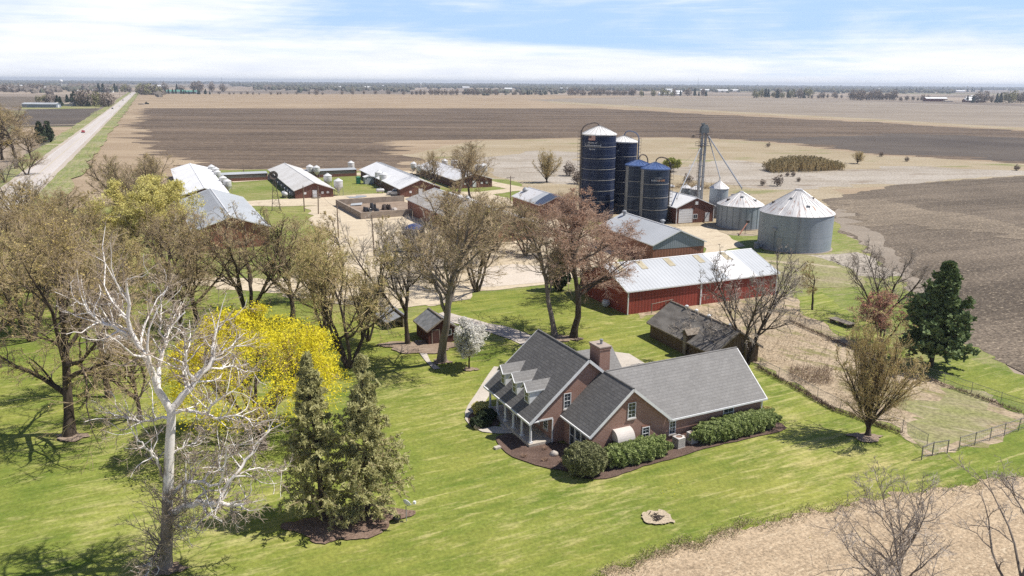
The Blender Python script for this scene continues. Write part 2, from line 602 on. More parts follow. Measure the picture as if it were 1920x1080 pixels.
def build_ground():
    # one sheet to the horizon: a patchwork of far fields
    m, t, b = material('far_fields', 0.95, 0.1)
    v = coords(t, True)
    rv = MAPPING(t, v, (0.0016, 0.0031, 1), (0, 0, R(-4)))
    vo = N(t, 'ShaderNodeTexVoronoi', distance='CHEBYCHEV')
    vo.inputs['Randomness'].default_value = 0.75
    vo.inputs['Scale'].default_value = 1.0
    t.links.new(rv, vo.inputs['Vector'])
    sp = N(t, 'ShaderNodeSeparateColor')
    t.links.new(vo.outputs['Color'], sp.inputs[0])
    col = RAMP(t, sp.outputs[0], [(0.0, (0.165, 0.135, 0.11)), (0.22, (0.30, 0.235, 0.17)), (0.45, (0.235, 0.19, 0.15)), (0.62, (0.33, 0.265, 0.20)), (0.80, (0.16, 0.16, 0.075)), (0.9, (0.21, 0.175, 0.14))], 'CONSTANT')
    n = NOISE(t, MAPPING(t, v, (0.002, 0.03, 1)), 1.0, 4, 0.6)
    col = MIX(t, MAPR(t, n, 0.3, 0.7, 0.0, 0.35), col, (0.30, 0.25, 0.19))
    t.links.new(col, b.inputs['Base Color'])
    mb = MB()
    xs = np.array([-13400, -6000, -2500, -900, -300, 0, 300, 900, 2500, 6000, 13400.0])
    ys = np.array([-2900, -900, -200, 60, 150, 300, 700, 1500, 3500, 8000, 15400.0])
    V = [(x, y, -0.02) for y in ys for x in xs]
    f = [(j * 11 + i, j * 11 + i + 1, j * 11 + i + 12, j * 11 + i + 11) for j in range(10) for i in range(10)]
    mb.add(V, f)
    tag(obj('ground', mb, m), 'flat farmland reaching to the horizon', None, None, 'structure')

    lay('stubble_field', [(60, 345), (258, 175.5), (1012, 177.5), (1190, 182), (2300, 250), (2300, 340), (1560, 420), (900, 420), (300, 420), (60, 420)],
        M_stub, 1.0, 'pale tan corn stubble beside the highway and beyond the tilled field', 0.02)
    lay('grey_stubble_field', [(985, 187), (1200, 181), (1460, 184), (1930, 200), (2500, 218), (2500, 272), (1930, 240), (1600, 221), (1300, 205), (1100, 195)],
        M_stub_grey, 2, 'grey tan stubble field behind the dark tilled field', 0.02, 3)
    lay('field_lane', [(1030, 189.5), (1100, 193.5), (1300, 205), (1600, 221), (1930, 240.5), (2500, 272), (2500, 277), (1930, 244.5), (1600, 224.5), (1300, 208.5), (1100, 197), (1030, 193)],
        M_prairie, 1.5, 'thin pale grass lane running between the two far fields', 0.01, 4)
    lay('tilled_field', [(275, 203), (700, 203), (1128, 203.5), (1300, 213), (1600, 227.5), (1930, 246), (2500, 278), (2500, 345), (1930, 306), (1800, 298), (1640, 289), (1480, 269), (1400, 262.5), (1270, 257), (1090, 258.5),
                         (850, 262), (705, 265), (725, 272), (765, 281), (745, 288), (800, 295), (780, 306), (800, 315), (600, 315), (420, 318), (335, 312), (345, 296), (284, 291), (284, 279), (258, 276), (262, 262), (240, 258), (264, 246), (248, 232), (270, 222), (262, 214)],
        M_dark, 1.6, 'broad dark brown tilled field behind the hog barns', 0.006, 5, skew=(3.5, 0.6))
    lay('wet_ground', [(1420, 262), (1700, 250), (1930, 258), (2300, 275), (2300, 320), (1930, 303), (1800, 295), (1640, 286), (1500, 268)],
        M_black, 1.5, 'blacker wet part of the tilled field at the right', 0.01, 6, skew=(5, 0.8))
    # prairie pasture behind the silos
    lay('pasture', [(760, 290), (900, 263.5), (1090, 260), (1270, 258.5), (1400, 264), (1480, 271), (1640, 291), (1800, 300), (2300, 330), (2300, 345), (1930, 330), (1570, 356), (1565, 400), (1400, 440), (1150, 430), (1090, 400), (1010, 372), (930, 338), (800, 312), (800, 300)],
        M_prairie, 1.5, 'dead straw coloured pasture behind the silos', 0.012, 7)
    lay('wet_meadow', [(905, 300), (1010, 282), (1085, 285), (1085, 345), (1000, 340), (925, 330)], M_prairie2, 2, 'grey dead grass left of the tall silos', 0.012, 8)
    lay('meadow_strip', [(1240, 318), (1380, 300), (1560, 318), (1700, 312), (2300, 335), (2300, 345), (1930, 328), (1570, 352), (1470, 358), (1340, 345)], M_prairie2, 2, 'grey dead grass strip behind the grain bins', 0.012, 9)
    # left of the road
    lay('roadside_field', [(50, 203), (186, 203), (150, 236), (30, 238)], M_black, 1, 'dark plot beside the highway in front of the far farmhouse', 0.02, 10)
    lay('narrow_field', [(30, 239), (146, 238), (112, 257), (20, 258)], M_stub, 1, 'narrow tan plot beside the highway', 0.02, 11)
    lay('far_tilled_field', [(-300, 178), (225, 183), (180, 201), (-300, 200)], M_tilled, 1, 'brown tilled field left of the highway', 0.02, 12)
    lay('farmstead_turf', [(40, 199), (198, 194), (186, 203), (40, 205)], M_verge, 1, 'green grass round the far farmhouse', 0.02, 15)
    # farmyard grass
    lay('yard_grass', [(-400, 420), (20, 350), (300, 338), (330, 326), (420, 319), (640, 320), (960, 338), (1010, 372), (1095, 405), (1150, 432), (1400, 442), (1565, 402), (1605, 440), (1720, 540), (1800, 640), (1930, 705), (2300, 860), (2300, 1000), (1930, 1100), (900, 1400), (-700, 1400), (-700, 600)],
        M_yard, 1.0, 'patchy farmyard grass among the barns', 0.012, 16)
    lay('stubble_corner', [(120, 345), (258, 300), (330, 312), (335, 330), (300, 372), (140, 395), (70, 372)], M_stub, 0.8, 'corner of tan stubble behind the bare trees', 0.02, 17)
    lay('lawn', [(-600, 620), (60, 560), (262, 532), (420, 552), (600, 575), (730, 610), (850, 565), (905, 551), (1000, 541), (1170, 560), (1180, 590), (1235, 600), (1330, 655), (1425, 690), (1500, 728), (1560, 765), (1680, 805), (1738, 862), (1800, 850), (1935, 796), (2300, 700), (2300, 1000), (1930, 1100), (900, 1400), (-700, 1400)],
        M_lawn, 0.35, 'bright green mown lawn round the brick house', 0.01, 18)
    lay('tilled_ground', [(1545, 374), (1700, 345), (1930, 329), (2600, 300), (2600, 900), (2050, 770), (1930, 702), (1800, 638), (1760, 588), (1700, 528), (1600, 445), (1560, 402)],
        M_tilled, 0.9, 'rough brown tilled field flecked with straw at the right', 0.008, 19)
    lay('headland', [(1560, 402), (1600, 445), (1700, 528), (1760, 588), (1790, 612), (1760, 560), (1690, 480), (1640, 430), (1580, 385)], M_stub_grey, 0.9, 'tan strip along the edge of the right field', 0.01, 20)
    # weedy enclosure
    lay('weed_patch', [(1190, 588), (1330, 560), (1460, 545), (1530, 590), (1600, 645), (1720, 705), (1935, 775), (1935, 795), (1800, 845), (1738, 858), (1680, 802), (1560, 760), (1500, 724), (1425, 688), (1390, 650), (1330, 600), (1260, 575), (1195, 600)],
        M_weeds, 0.5, 'dry tan weeds inside the wire fence', 0.01, 21)
    lay('enclosure_grass', [(1700, 745), (1760, 735), (1850, 757), (1935, 785), (1935, 797), (1870, 818), (1800, 843), (1745, 846), (1712, 812), (1735, 780)], M_weeds_g, 1.3, 'patchy green grass at the fenced corner', 0.01, 22)
    lay('shaded_grass', [(1480, 560), (1540, 545), (1600, 590), (1700, 660), (1715, 695), (1600, 645), (1530, 600)], M_lawn, 0.6, 'green grass strip behind the wire fence', 0.01, 23)
    lay('far_lawn', [(1715, 690), (1800, 665), (1935, 712), (2300, 830), (2300, 880), (1935, 765)], M_lawn, 0.4, 'green grass strip between the far fence and the field', 0.01, 24)
    lay('weedy_ground', [(1330, 500), (1460, 480), (1590, 470), (1640, 500), (1620, 540), (1540, 540), (1480, 560), (1450, 540)], M_weeds_g, 0.8, 'patchy weedy grass behind the red barn', 0.01, 25)
    lay('dead_grass', [(1520, 478), (1600, 474), (1640, 486), (1690, 520), (1640, 525), (1570, 500)], M_prairie2, 0.8, 'grey dead grass near the big grain bin', 0.01, 26)
    # corn stubble in the near corner
    lay('corn_stubble', [(1060, 1120), (1190, 1052), (1290, 1022), (1400, 987), (1600, 944), (1930, 892), (2400, 830), (2400, 1500), (700, 1500)], M_near_stub, 0.35, 'chopped pale corn stubble in the near corner', 0.006, 27)
    lay('stubble_swath', [(1562, 376), (1640, 372), (1720, 388), (1830, 405), (1935, 432), (2300, 500), (2300, 525), (1935, 452), (1800, 432), (1690, 420), (1640, 426), (1590, 410)], M_swath, .9, 'paler swath of stubble curving across the right field', .006, 28, skew=(2, 1))
    # gravel and concrete
    lay('gravel_yard', [(575, 388), (640, 380), (760, 371), (905, 361), (1010, 390), (1100, 436), (1165, 470), (1150, 500), (1060, 531), (960, 542), (905, 550), (850, 566), (730, 580), (600, 565), (430, 543), (300, 530), (262, 527), (262, 516), (380, 521), (540, 522), (610, 480), (590, 420)],
        M_gravel, 0.7, 'pale tan gravel of the farmyard', 0.01, 30)
    lay('gravel_lane', [(440, 379), (600, 369), (760, 360.5), (900, 360), (960, 353), (985, 357), (905, 367), (760, 373), (600, 386), (450, 388)], M_gravel, 0.4, 'gravel lane passing in front of the hog barns', 0.01, 31)
    lay('farm_track', [(900, 336), (940, 343), (1000, 356), (1010, 362), (985, 362), (930, 350), (890, 341)], M_gravel, 0.4, 'pale farm track leading to the pasture', 0.01, 32)
    lay('barn_lane', [(400, 324), (520, 330), (640, 325.5), (760, 321), (900, 329), (900, 333), (760, 326), (640, 330), (520, 336), (440, 342), (420, 338), (450, 333)], M_gravel, 0.5, 'gravel lane behind the hog barns', 0.01, 33)
    lay('silo_yard', [(1262, 425), (1330, 424), (1352, 436), (1395, 462), (1350, 473), (1322, 500), (1318, 460)], M_gravel, 0.5, 'gravel between the machine shed and the grain bins', 0.01, 34)
    lay('lane', [(150, 402), (240, 402), (240, 407), (150, 408)], M_gravel, 0.3, 'short pale lane among the bare trees', 0.01, 35)
    lay('concrete_yard', [(880, 508), (960, 496), (1075, 505), (1040, 528), (930, 538), (890, 540)], M_slab, 0.2, 'bleached concrete slab in the farmyard', 0.02, 36)
    ribbon('driveway', [(820, 590), (850, 600), (910, 612), (975, 632), (1040, 660), (1090, 690)], [3.0, 3.2, 3.4, 4.0], M_drive, 'pale gravel drive leading to the house', None, 0.12)
    lay('parking_pad', [(1045, 672), (1110, 661), (1150, 661), (1180, 665), (1209, 683), (1150, 712), (1060, 720)], M_conc, 0.0, 'pale concrete pad behind the house')
    ribbon('front_walk', [(938, 690), (917, 718), (908, 742), (888, 763), (876, 785), (884, 806), (906, 815), (935, 812), (962, 808)], [1.5, 1.5], M_conc, 'curved concrete front walk')
    ribbon('foot_path', [(786, 640), (788, 662), (800, 680), (818, 694)], [0.9, 0.7], M_drive, 'narrow worn foot path', None, 0.1)


build_ground()


def build_road():
    a, b2 = at(69, 331), at(251, 173.5)
    d = (b2 - a); d /= np.hypot(*d[:2])
    n = np.array([-d[1], d[0], 0])
    c0 = a - d * 260

    def strip(name, off0, off1, mat, label, z, seed=0, jit=0.0, L=2300):
        mb = MB()
        rng = np.random.default_rng(seed)
        k = 160
        s = np.linspace(0, 1, k) ** 2 * L
        r = rng.normal(size=(k, 2)) * jit
        A = c0 + d * s[:, None] + n * (off0 + r[:, :1])
        B = c0 + d * s[:, None] + n * (off1 + r[:, 1:])
        A[:, 2] = z; B[:, 2] = z
        V = np.vstack([A, B])
        mb.add(V, [(i, i + 1, k + i + 1, k + i) if off0 > off1 else (i + 1, i, k + i, k + i + 1) for i in range(k - 1)])
        o = obj(name, mb, mat)
        if label:
            tag(o, label, None, None, 'structure')
        return o
    strip('verge', 13.5, 4.5, M_verge, 'green grass verge on the near side of the highway', 0.36, 1, 0.5)
    strip('verge', -4.5, -13.5, M_verge, 'green grass verge on the field side of the highway', 0.362, 2, 0.9)
    strip('road_shoulder', 6.0, -6.0, soil('shoulder_gravel', (0.40, 0.34, 0.28), (0.47, 0.41, 0.34), None, R(115), 1.0, clod=0.3), 'pale gravel shoulders of the highway', 0.37, 3, 0.15)
    road = strip('road', 4.2, -4.2, soil('worn_road_concrete', (0.46, 0.415, 0.375), (0.52, 0.475, 0.435), None, R(115), 1.0, clod=0.12, row=0.8), 'straight pale concrete highway', 0.38)
    paint = simple('white_road_paint', (0.62, 0.62, 0.60), (0.5, 0.49, 0.47), 0.8, 0.7)
    ylw = simple('yellow_road_paint', (0.50, 0.40, 0.16), (0.44, 0.37, 0.2), 0.8, 0.7)
    strip('road_marking', 3.75, 3.6, paint, None, 0.386).parent = road
    strip('road_marking', -3.6, -3.75, paint, None, 0.386).parent = road
    strip('road_marking', 0.08, -0.08, ylw, None, 0.386).parent = road
    # two farm lanes that meet the road from the left
    ribbon('field_access', [(30, 236.5), (95, 235.5), (160, 234.2)], [3.5, 3.5], M_gravel, 'pale access lane meeting the highway beyond the cedars', 0.375)
    ribbon('field_access', [(78, 272), (100, 272), (124, 271.5)], [3.5, 4.5], M_gravel, 'short pale access lane meeting the highway by the cedars', 0.375)
    return a, d, n, c0


ROAD = build_road()
# ------------------------------------------------------------------ trees
def unit(v):
    return v / (np.linalg.norm(v, axis=-1, keepdims=True) + 1e-9)


def grow(rng, p, d, L, K, wig, trop, r0, r1):
    """Wandering branches: N starts p, directions d, lengths L, K segments."""
    pts = [p]
    d = unit(d)
    for k in range(K):
        d = unit(d + rng.normal(size=d.shape) * wig + np.array([0, 0, 1.0]) * trop)
        p = p + d * (L / K)[:, None]
        pts.append(p)
    P = np.stack(pts, 1)
    s = np.linspace(0, 1, K + 1)[None]
    Rr = r0[:, None] * (1 - s) ** 0.8 + r1 * np.ones_like(s)
    return P, Rr


def branch(rng, P, Rr, n, t0=0.2, t1=1.0, ang=45, angv=10, lr=0.5, lv=0.3, rr=0.6, K=4, wig=0.15, trop=0.05, tip=0.4, r1=0.008, flat=0.0):
    """n child branches on each parent polyline."""
    Nn, K0, _ = P.shape
    Lp = np.linalg.norm(np.diff(P, axis=1), axis=2).sum(1)
    t = (np.arange(n) + rng.random((Nn, n))) / n
    t = t0 + (t1 - t0) * t
    s = np.clip(t, 0, 0.9999) * (K0 - 1)
    i = s.astype(int)
    f = (s - i)
    ix = np.arange(Nn)[:, None]
    p = P[ix, i] * (1 - f[..., None]) + P[ix, i + 1] * f[..., None]
    tan = unit(P[ix, i + 1] - P[ix, i])
    r = Rr[ix, i] * (1 - f) + Rr[ix, i + 1] * f
    v = rng.normal(size=(Nn, n, 3))
    if flat:
        v[..., 2] *= (1 - flat)
    perp = unit(v - (v * tan).sum(-1, keepdims=True) * tan)
    a = np.radians(ang + angv * rng.normal(size=(Nn, n)))[..., None]
    d = tan * np.cos(a) + perp * np.sin(a)
    L = Lp[:, None] * lr * (1 + lv * rng.normal(size=(Nn, n))) * (1 - (1 - tip) * (t - t0) / max(1e-6, t1 - t0))
    L = np.maximum(L, 0.08 * Lp[:, None] * lr)
    return grow(rng, p.reshape(-1, 3), d.reshape(-1, 3), L.reshape(-1), K, wig, trop, (r * rr).reshape(-1), r1)


def thin(rng, P, Rr, keep):
    m = rng.random(len(P)) < keep
    return P[m], Rr[m]


def bud_quads(rng, mb, C, size, mi, n=1, spread=0.2, sv=0.35, up=0.0):
    C = np.repeat(C, n, axis=0)
    C = C + rng.normal(size=C.shape) * spread
    u = unit(rng.normal(size=C.shape))
    w = rng.normal(size=C.shape)
    w[:, 2] -= up
    v = unit(w - (w * u).sum(1, keepdims=True) * u)
    s = size * np.exp(sv * rng.normal(size=(len(C), 1)))
    mb.quads(C, u * s * 0.5, v * s * 0.36, mi)


def bark(name, c1, c2, scale=2.5):
    return simple(name, c1, c2, scale, 0.95, 0.08, stretch=(1, 1, 0.25), bmp=0.5)


def leafmat(name, c1, c2, trans=0.25, scale=0.8):
    """Leaves, buds and needles: colour drifts from one clump to the next, light passes through a little."""
    m, t, b = material(name, 0.75, 0.15)
    v = coords(t)
    f = NOISE(t, v, scale, 3, 0.6)
    f2 = NOISE(t, v, 9.0, 2, 0.6)
    col = MIX(t, MAPR(t, MATH(t, 'ADD', MATH(t, 'MULTIPLY', f, 0.6), MATH(t, 'MULTIPLY', f2, 0.4)), 0.38, 0.62), c1, c2)
    t.links.new(col, b.inputs['Base Color'])
    if trans:
        tr = N(t, 'ShaderNodeBsdfTranslucent')
        t.links.new(col, tr.inputs['Color'])
        mx = N(t, 'ShaderNodeMixShader')
        mx.inputs[0].default_value = trans
        t.links.new(b.outputs[0], mx.inputs[1])
        t.links.new(tr.outputs[0], mx.inputs[2])
        out = [n for n in t.nodes if n.type == 'OUTPUT_MATERIAL'][0]
        t.links.new(mx.outputs[0], out.inputs[0])
    return m


B_dark = bark('dark_bark', (0.050, 0.038, 0.029), (0.11, 0.086, 0.066))
B_grey = bark('grey_bark', (0.16, 0.132, 0.108), (0.24, 0.205, 0.17))
B_tan = bark('tan_bark', (0.20, 0.155, 0.11), (0.28, 0.22, 0.16))
TW_brown = simple('brown_twigs', (0.33, 0.25, 0.15), (0.43, 0.335, 0.21), 1.5, 0.95, 0.05)
TW_grey = simple('grey_twigs', (0.36, 0.31, 0.255), (0.47, 0.41, 0.345), 1.5, 0.95, 0.05)
TW_tan = simple('tan_twigs', (0.50, 0.38, 0.19), (0.61, 0.48, 0.26), 1.5, 0.95, 0.05)
TW_red = simple('reddish_twigs', (0.38, 0.26, 0.185), (0.47, 0.335, 0.25), 1.5, 0.95, 0.05)
L_ochre = leafmat('ochre_buds', (0.43, 0.33, 0.11), (0.54, 0.43, 0.17))
L_olive = leafmat('olive_buds', (0.40, 0.35, 0.13), (0.52, 0.46, 0.19))
L_gold = leafmat('golden_buds', (0.74, 0.66, 0.23), (0.62, 0.57, 0.21), .35)
L_yellow = leafmat('bright_yellow_blossom', (0.86, 0.745, 0.035), (0.72, 0.63, 0.055), .35)
L_rust = leafmat('rusty_buds', (0.42, 0.25, 0.165), (0.35, 0.215, 0.145))
L_redbud = leafmat('red_buds', (0.50, 0.24, 0.17), (0.42, 0.22, 0.15))
L_white = leafmat('white_blossom', (0.84, 0.81, 0.75), (0.72, 0.70, 0.62), .4)
L_spruce = leafmat('olive_spruce_needles', (0.40, 0.39, 0.165), (0.55, 0.52, 0.255), 0.38, 1.2)
L_pine = leafmat('dark_pine_needles', (0.09, 0.135, 0.058), (0.21, 0.265, 0.105), 0.1, 1.0)
L_cedar = leafmat('cedar_needles', (0.035, 0.052, 0.024), (0.06, 0.078, 0.036), 0.1, 1.0)
L_hedge = leafmat('hedge_leaves', (0.23, 0.29, 0.085), (0.38, 0.43, 0.18), 0.25, 1.4)
L_bush = leafmat('grey_green_bush_leaves', (0.18, 0.19, 0.08), (0.28, 0.28, 0.14), 0.2, 1.4)
L_lime = leafmat('lime_leaves', (0.30, 0.33, 0.06), (0.38, 0.38, 0.11), 0.25, 1.0)


def deciduous(seed, H, W, style='spread', buds=0, bsize=0.2, bn=2, bspread=0.22, fine=4, tr=None, env=None, twr=0.016, keep=1.0, outer=0.0):
    """Returns (trunk mesh builder, crown mesh builder). Crown: material 0 twigs, 1 buds."""
    rng = np.random.default_rng(seed)
    tr = tr or H * 0.021
    levels = []
    one = np.array([[0.0, 0, 0]])
    if style == 'spread':
        P, Rr = grow(rng, one, np.array([[rng.normal() * .06, rng.normal() * .06, 1]]), np.array([H * .68]), 8, .09, .06, np.array([tr]), tr * .12)
        Rr[:, 0] *= 1.35
        a1 = dict(n=13, t0=.22, t1=1, ang=48, angv=12, lr=.74, lv=.2, rr=.66, K=6, wig=.14, trop=.12, tip=.40)
        a2 = dict(n=9, t0=.12, t1=1, ang=46, angv=14, lr=.52, rr=.52, K=4, wig=.18, trop=.05)
        a3 = dict(n=7, t0=.1, t1=1, ang=46, angv=16, lr=.58, rr=.5, K=3, wig=.18, trop=.05)
    elif style == 'tall':
        P, Rr = grow(rng, one, np.array([[rng.normal() * .05, rng.normal() * .05, 1]]), np.array([H * .82]), 10, .07, .08, np.array([tr]), tr * .12)
        Rr[:, 0] *= 1.3
        a1 = dict(n=13, t0=.32, t1=1, ang=38, angv=10, lr=.46, lv=.22, rr=.6, K=6, wig=.13, trop=.16, tip=.55)
        a2 = dict(n=8, t0=.15, t1=1, ang=42, angv=14, lr=.52, rr=.52, K=4, wig=.18, trop=.06)
        a3 = dict(n=7, t0=.1, t1=1, ang=44, angv=16, lr=.56, rr=.5, K=3, wig=.18, trop=.05)
    elif style == 'multi':
        m = 4
        az = np.arange(m) * 2 * math.pi / m + rng.random(m)
        d = np.stack([np.cos(az) * .38, np.sin(az) * .38, np.ones(m)], 1)
        P, Rr = grow(rng, np.stack([np.cos(az) * tr * .6, np.sin(az) * tr * .6, 0 * az], 1), d, np.full(m, H * .78) * (1 - .15 * rng.random(m)), 8, .10, .07, np.full(m, tr * .62), tr * .1)
        a1 = dict(n=8, t0=.25, t1=1, ang=40, angv=11, lr=.5, lv=.2, rr=.62, K=6, wig=.13, trop=.13, tip=.45)
        a2 = dict(n=7, t0=.15, t1=1, ang=44, angv=14, lr=.52, rr=.52, K=4, wig=.18, trop=.06)
        a3 = dict(n=5, t0=.1, t1=1, ang=44, angv=16, lr=.58, rr=.5, K=3, wig=.18, trop=.05)
    elif style == 'vase':
        P, Rr = grow(rng, one, np.array([[0.0, 0, 1]]), np.array([H * .13]), 4, .03, .05, np.array([tr * .8]), tr * .5)
        Rr[:, 0] *= 1.3
        a1 = dict(n=26, t0=.35, t1=1, ang=24, angv=14, lr=6.2, lv=.10, rr=.42, K=7, wig=.05, trop=.05, tip=.95)
        a2 = dict(n=9, t0=.12, t1=1, ang=24, angv=8, lr=.40, rr=.5, K=4, wig=.08, trop=.03)
        a3 = dict(n=6, t0=.1, t1=1, ang=28, angv=10, lr=.42, rr=.5, K=3, wig=.12, trop=.03)
    elif style == 'dome':
        P, Rr = grow(rng, one, np.array([[0.0, 0, 1]]), np.array([H * .34]), 4, .05, .05, np.array([tr]), tr * .4)
        a1 = dict(n=13, t0=.3, t1=1, ang=48, angv=17, lr=2.25, lv=.12, rr=.55, K=7, wig=.10, trop=.085, tip=.9)
        a2 = dict(n=8, t0=.25, t1=1, ang=38, angv=12, lr=.40, rr=.52, K=4, wig=.14, trop=.06)
        a3 = dict(n=7, t0=.15, t1=1, ang=40, angv=14, lr=.46, rr=.5, K=3, wig=.16, trop=.05)
    elif style == 'gnarly':
        P, Rr = grow(rng, one, np.array([[rng.normal() * .08, rng.normal() * .08, 1]]), np.array([H * .62]), 8, .13, .06, np.array([tr]), tr * .2)
        a1 = dict(n=8, t0=.35, t1=1, ang=50, angv=14, lr=.66, lv=.25, rr=.62, K=7, wig=.24, trop=.12, tip=.6)
        a2 = dict(n=6, t0=.25, t1=1, ang=48, angv=14, lr=.44, rr=.5, K=5, wig=.25, trop=.07)
        a3 = dict(n=6, t0=.15, t1=1, ang=44, angv=14, lr=.44, rr=.45, K=3, wig=.22, trop=.05)
    b1, r1 = branch(rng, P, Rr, **a1)
    b2, r2 = branch(rng, b1, r1, **a2)
    b3, r3 = branch(rng, b2, r2, **a3)
    b4, r4 = branch(rng, b3, r3, n=fine, t0=.1, t1=1, ang=36, angv=14, lr=.66, rr=.6, K=2, wig=.14, trop=.05, r1=twr * .5)
    if keep < 1:
        b4, r4 = thin(rng, b4, r4, keep)
    b5, r5 = branch(rng, b4, r4, n=fine, t0=.15, t1=1, ang=34, angv=15, lr=.72, rr=.7, K=1, wig=.1, trop=.05, r1=twr * .4)
    r3 = np.maximum(r3, twr); r4 = np.maximum(r4, twr * .75); r5 = np.maximum(r5, twr * .6)
    r4[:, -1] *= .7; r5[:, -1] *= .35
    L = [[P, Rr, 9], [b1, r1, 7], [b2, r2, 5], [b3, r3, 3], [b4, r4, 3], [b5, r5, 3]]
    allp = np.vstack([x[0].reshape(-1, 3) for x in L[:4]])
    zs = H / np.percentile(allp[:, 2], 99.5)
    xs = (W / 2) / np.percentile(np.hypot(allp[:, 0], allp[:, 1]), 97)
    for x in L:
        x[0] = x[0] * np.array([xs, xs, zs])
        if env and x is not L[0]:
            zc, up, dn = env
            q = x[0].copy()
            q[..., 2] -= zc * H
            sc3 = np.where(q[..., 2:3] > 0, up * H, dn * H)
            rho = np.sqrt((q[..., 0] / (W / 2)) ** 2 + (q[..., 1] / (W / 2)) ** 2 + (q[..., 2] / sc3[..., 0]) ** 2)
            lim = 0.93 + 0.1 * np.sin(q[..., 0] * 1.1 + seed) * np.cos(q[..., 1] * 1.3)
            k = np.where(rho > lim, lim / rho, 1.0)[..., None]
            q = q * k
            q[..., 2] += zc * H
            x[0] = q
    tb, cb = MB(), MB()
    for P_, R_, n in L[:3]:
        tb.tubes(P_, R_, n)
    for P_, R_, n in L[3:]:
        cb.tubes(P_, R_, n, 0)
    if buds:
        tips = np.vstack([L[5][0][:, -1], L[4][0][:, -1], L[5][0].mean(1)])
        if outer and env:
            q = tips.copy(); q[:, 2] -= env[0] * H
            rho = np.sqrt((q[:, 0] / (W / 2)) ** 2 + (q[:, 1] / (W / 2)) ** 2 + (q[:, 2] / np.where(q[:, 2] > 0, env[1] * H, env[2] * H)) ** 2)
            pr = np.clip((rho - outer) / (1 - outer), 0.03, 1) * np.where(q[:, 2] > -0.25 * H, 1, .25)
            tips = tips[rng.random(len(tips)) < pr]
        if outer and env:
            m = int(buds * .75)
            u = unit(rng.normal(size=(m, 3)))
            u[:, 2] = np.abs(u[:, 2]) * np.where(rng.random(m) < .95, 1, -.4)
            lump = .88 + .10 * np.sin(u[:, 0] * 7 + seed) * np.cos(u[:, 1] * 6) + .07 * np.sin(u[:, 2] * 11 + u[:, 0] * 9)
            rr_ = lump * (1 - .30 * rng.random(m) ** 1.6)
            hole = np.sin(u[:, 0] * 13 + 1) * np.sin(u[:, 1] * 12 + 2) * np.sin(u[:, 2] * 10) > -.38
            sh = (u * rr_[:, None] * np.stack([np.full(m, W / 2), np.full(m, W / 2), np.where(u[:, 2] > 0, env[1] * H, env[2] * H)], 1) + np.array([0, 0, env[0] * H]))[hole]
            tips = np.vstack([tips[rng.permutation(len(tips))[:buds // 2]], sh])
        if len(tips) > buds:
            tips = tips[rng.permutation(len(tips))[:buds]]
        bud_quads(rng, cb, tips, bsize, 1, bn, bspread)
    return tb, cb


def tree_proto(name, label, cat, tb, cb, bm, tm, lm, group=None):
    t = thing(name, label, cat, (0, 0, 0), 0, group)
    obj('trunk', tb, bm, t, True)
    obj('crown', cb, [tm, lm] if lm else [tm], t)
    return t


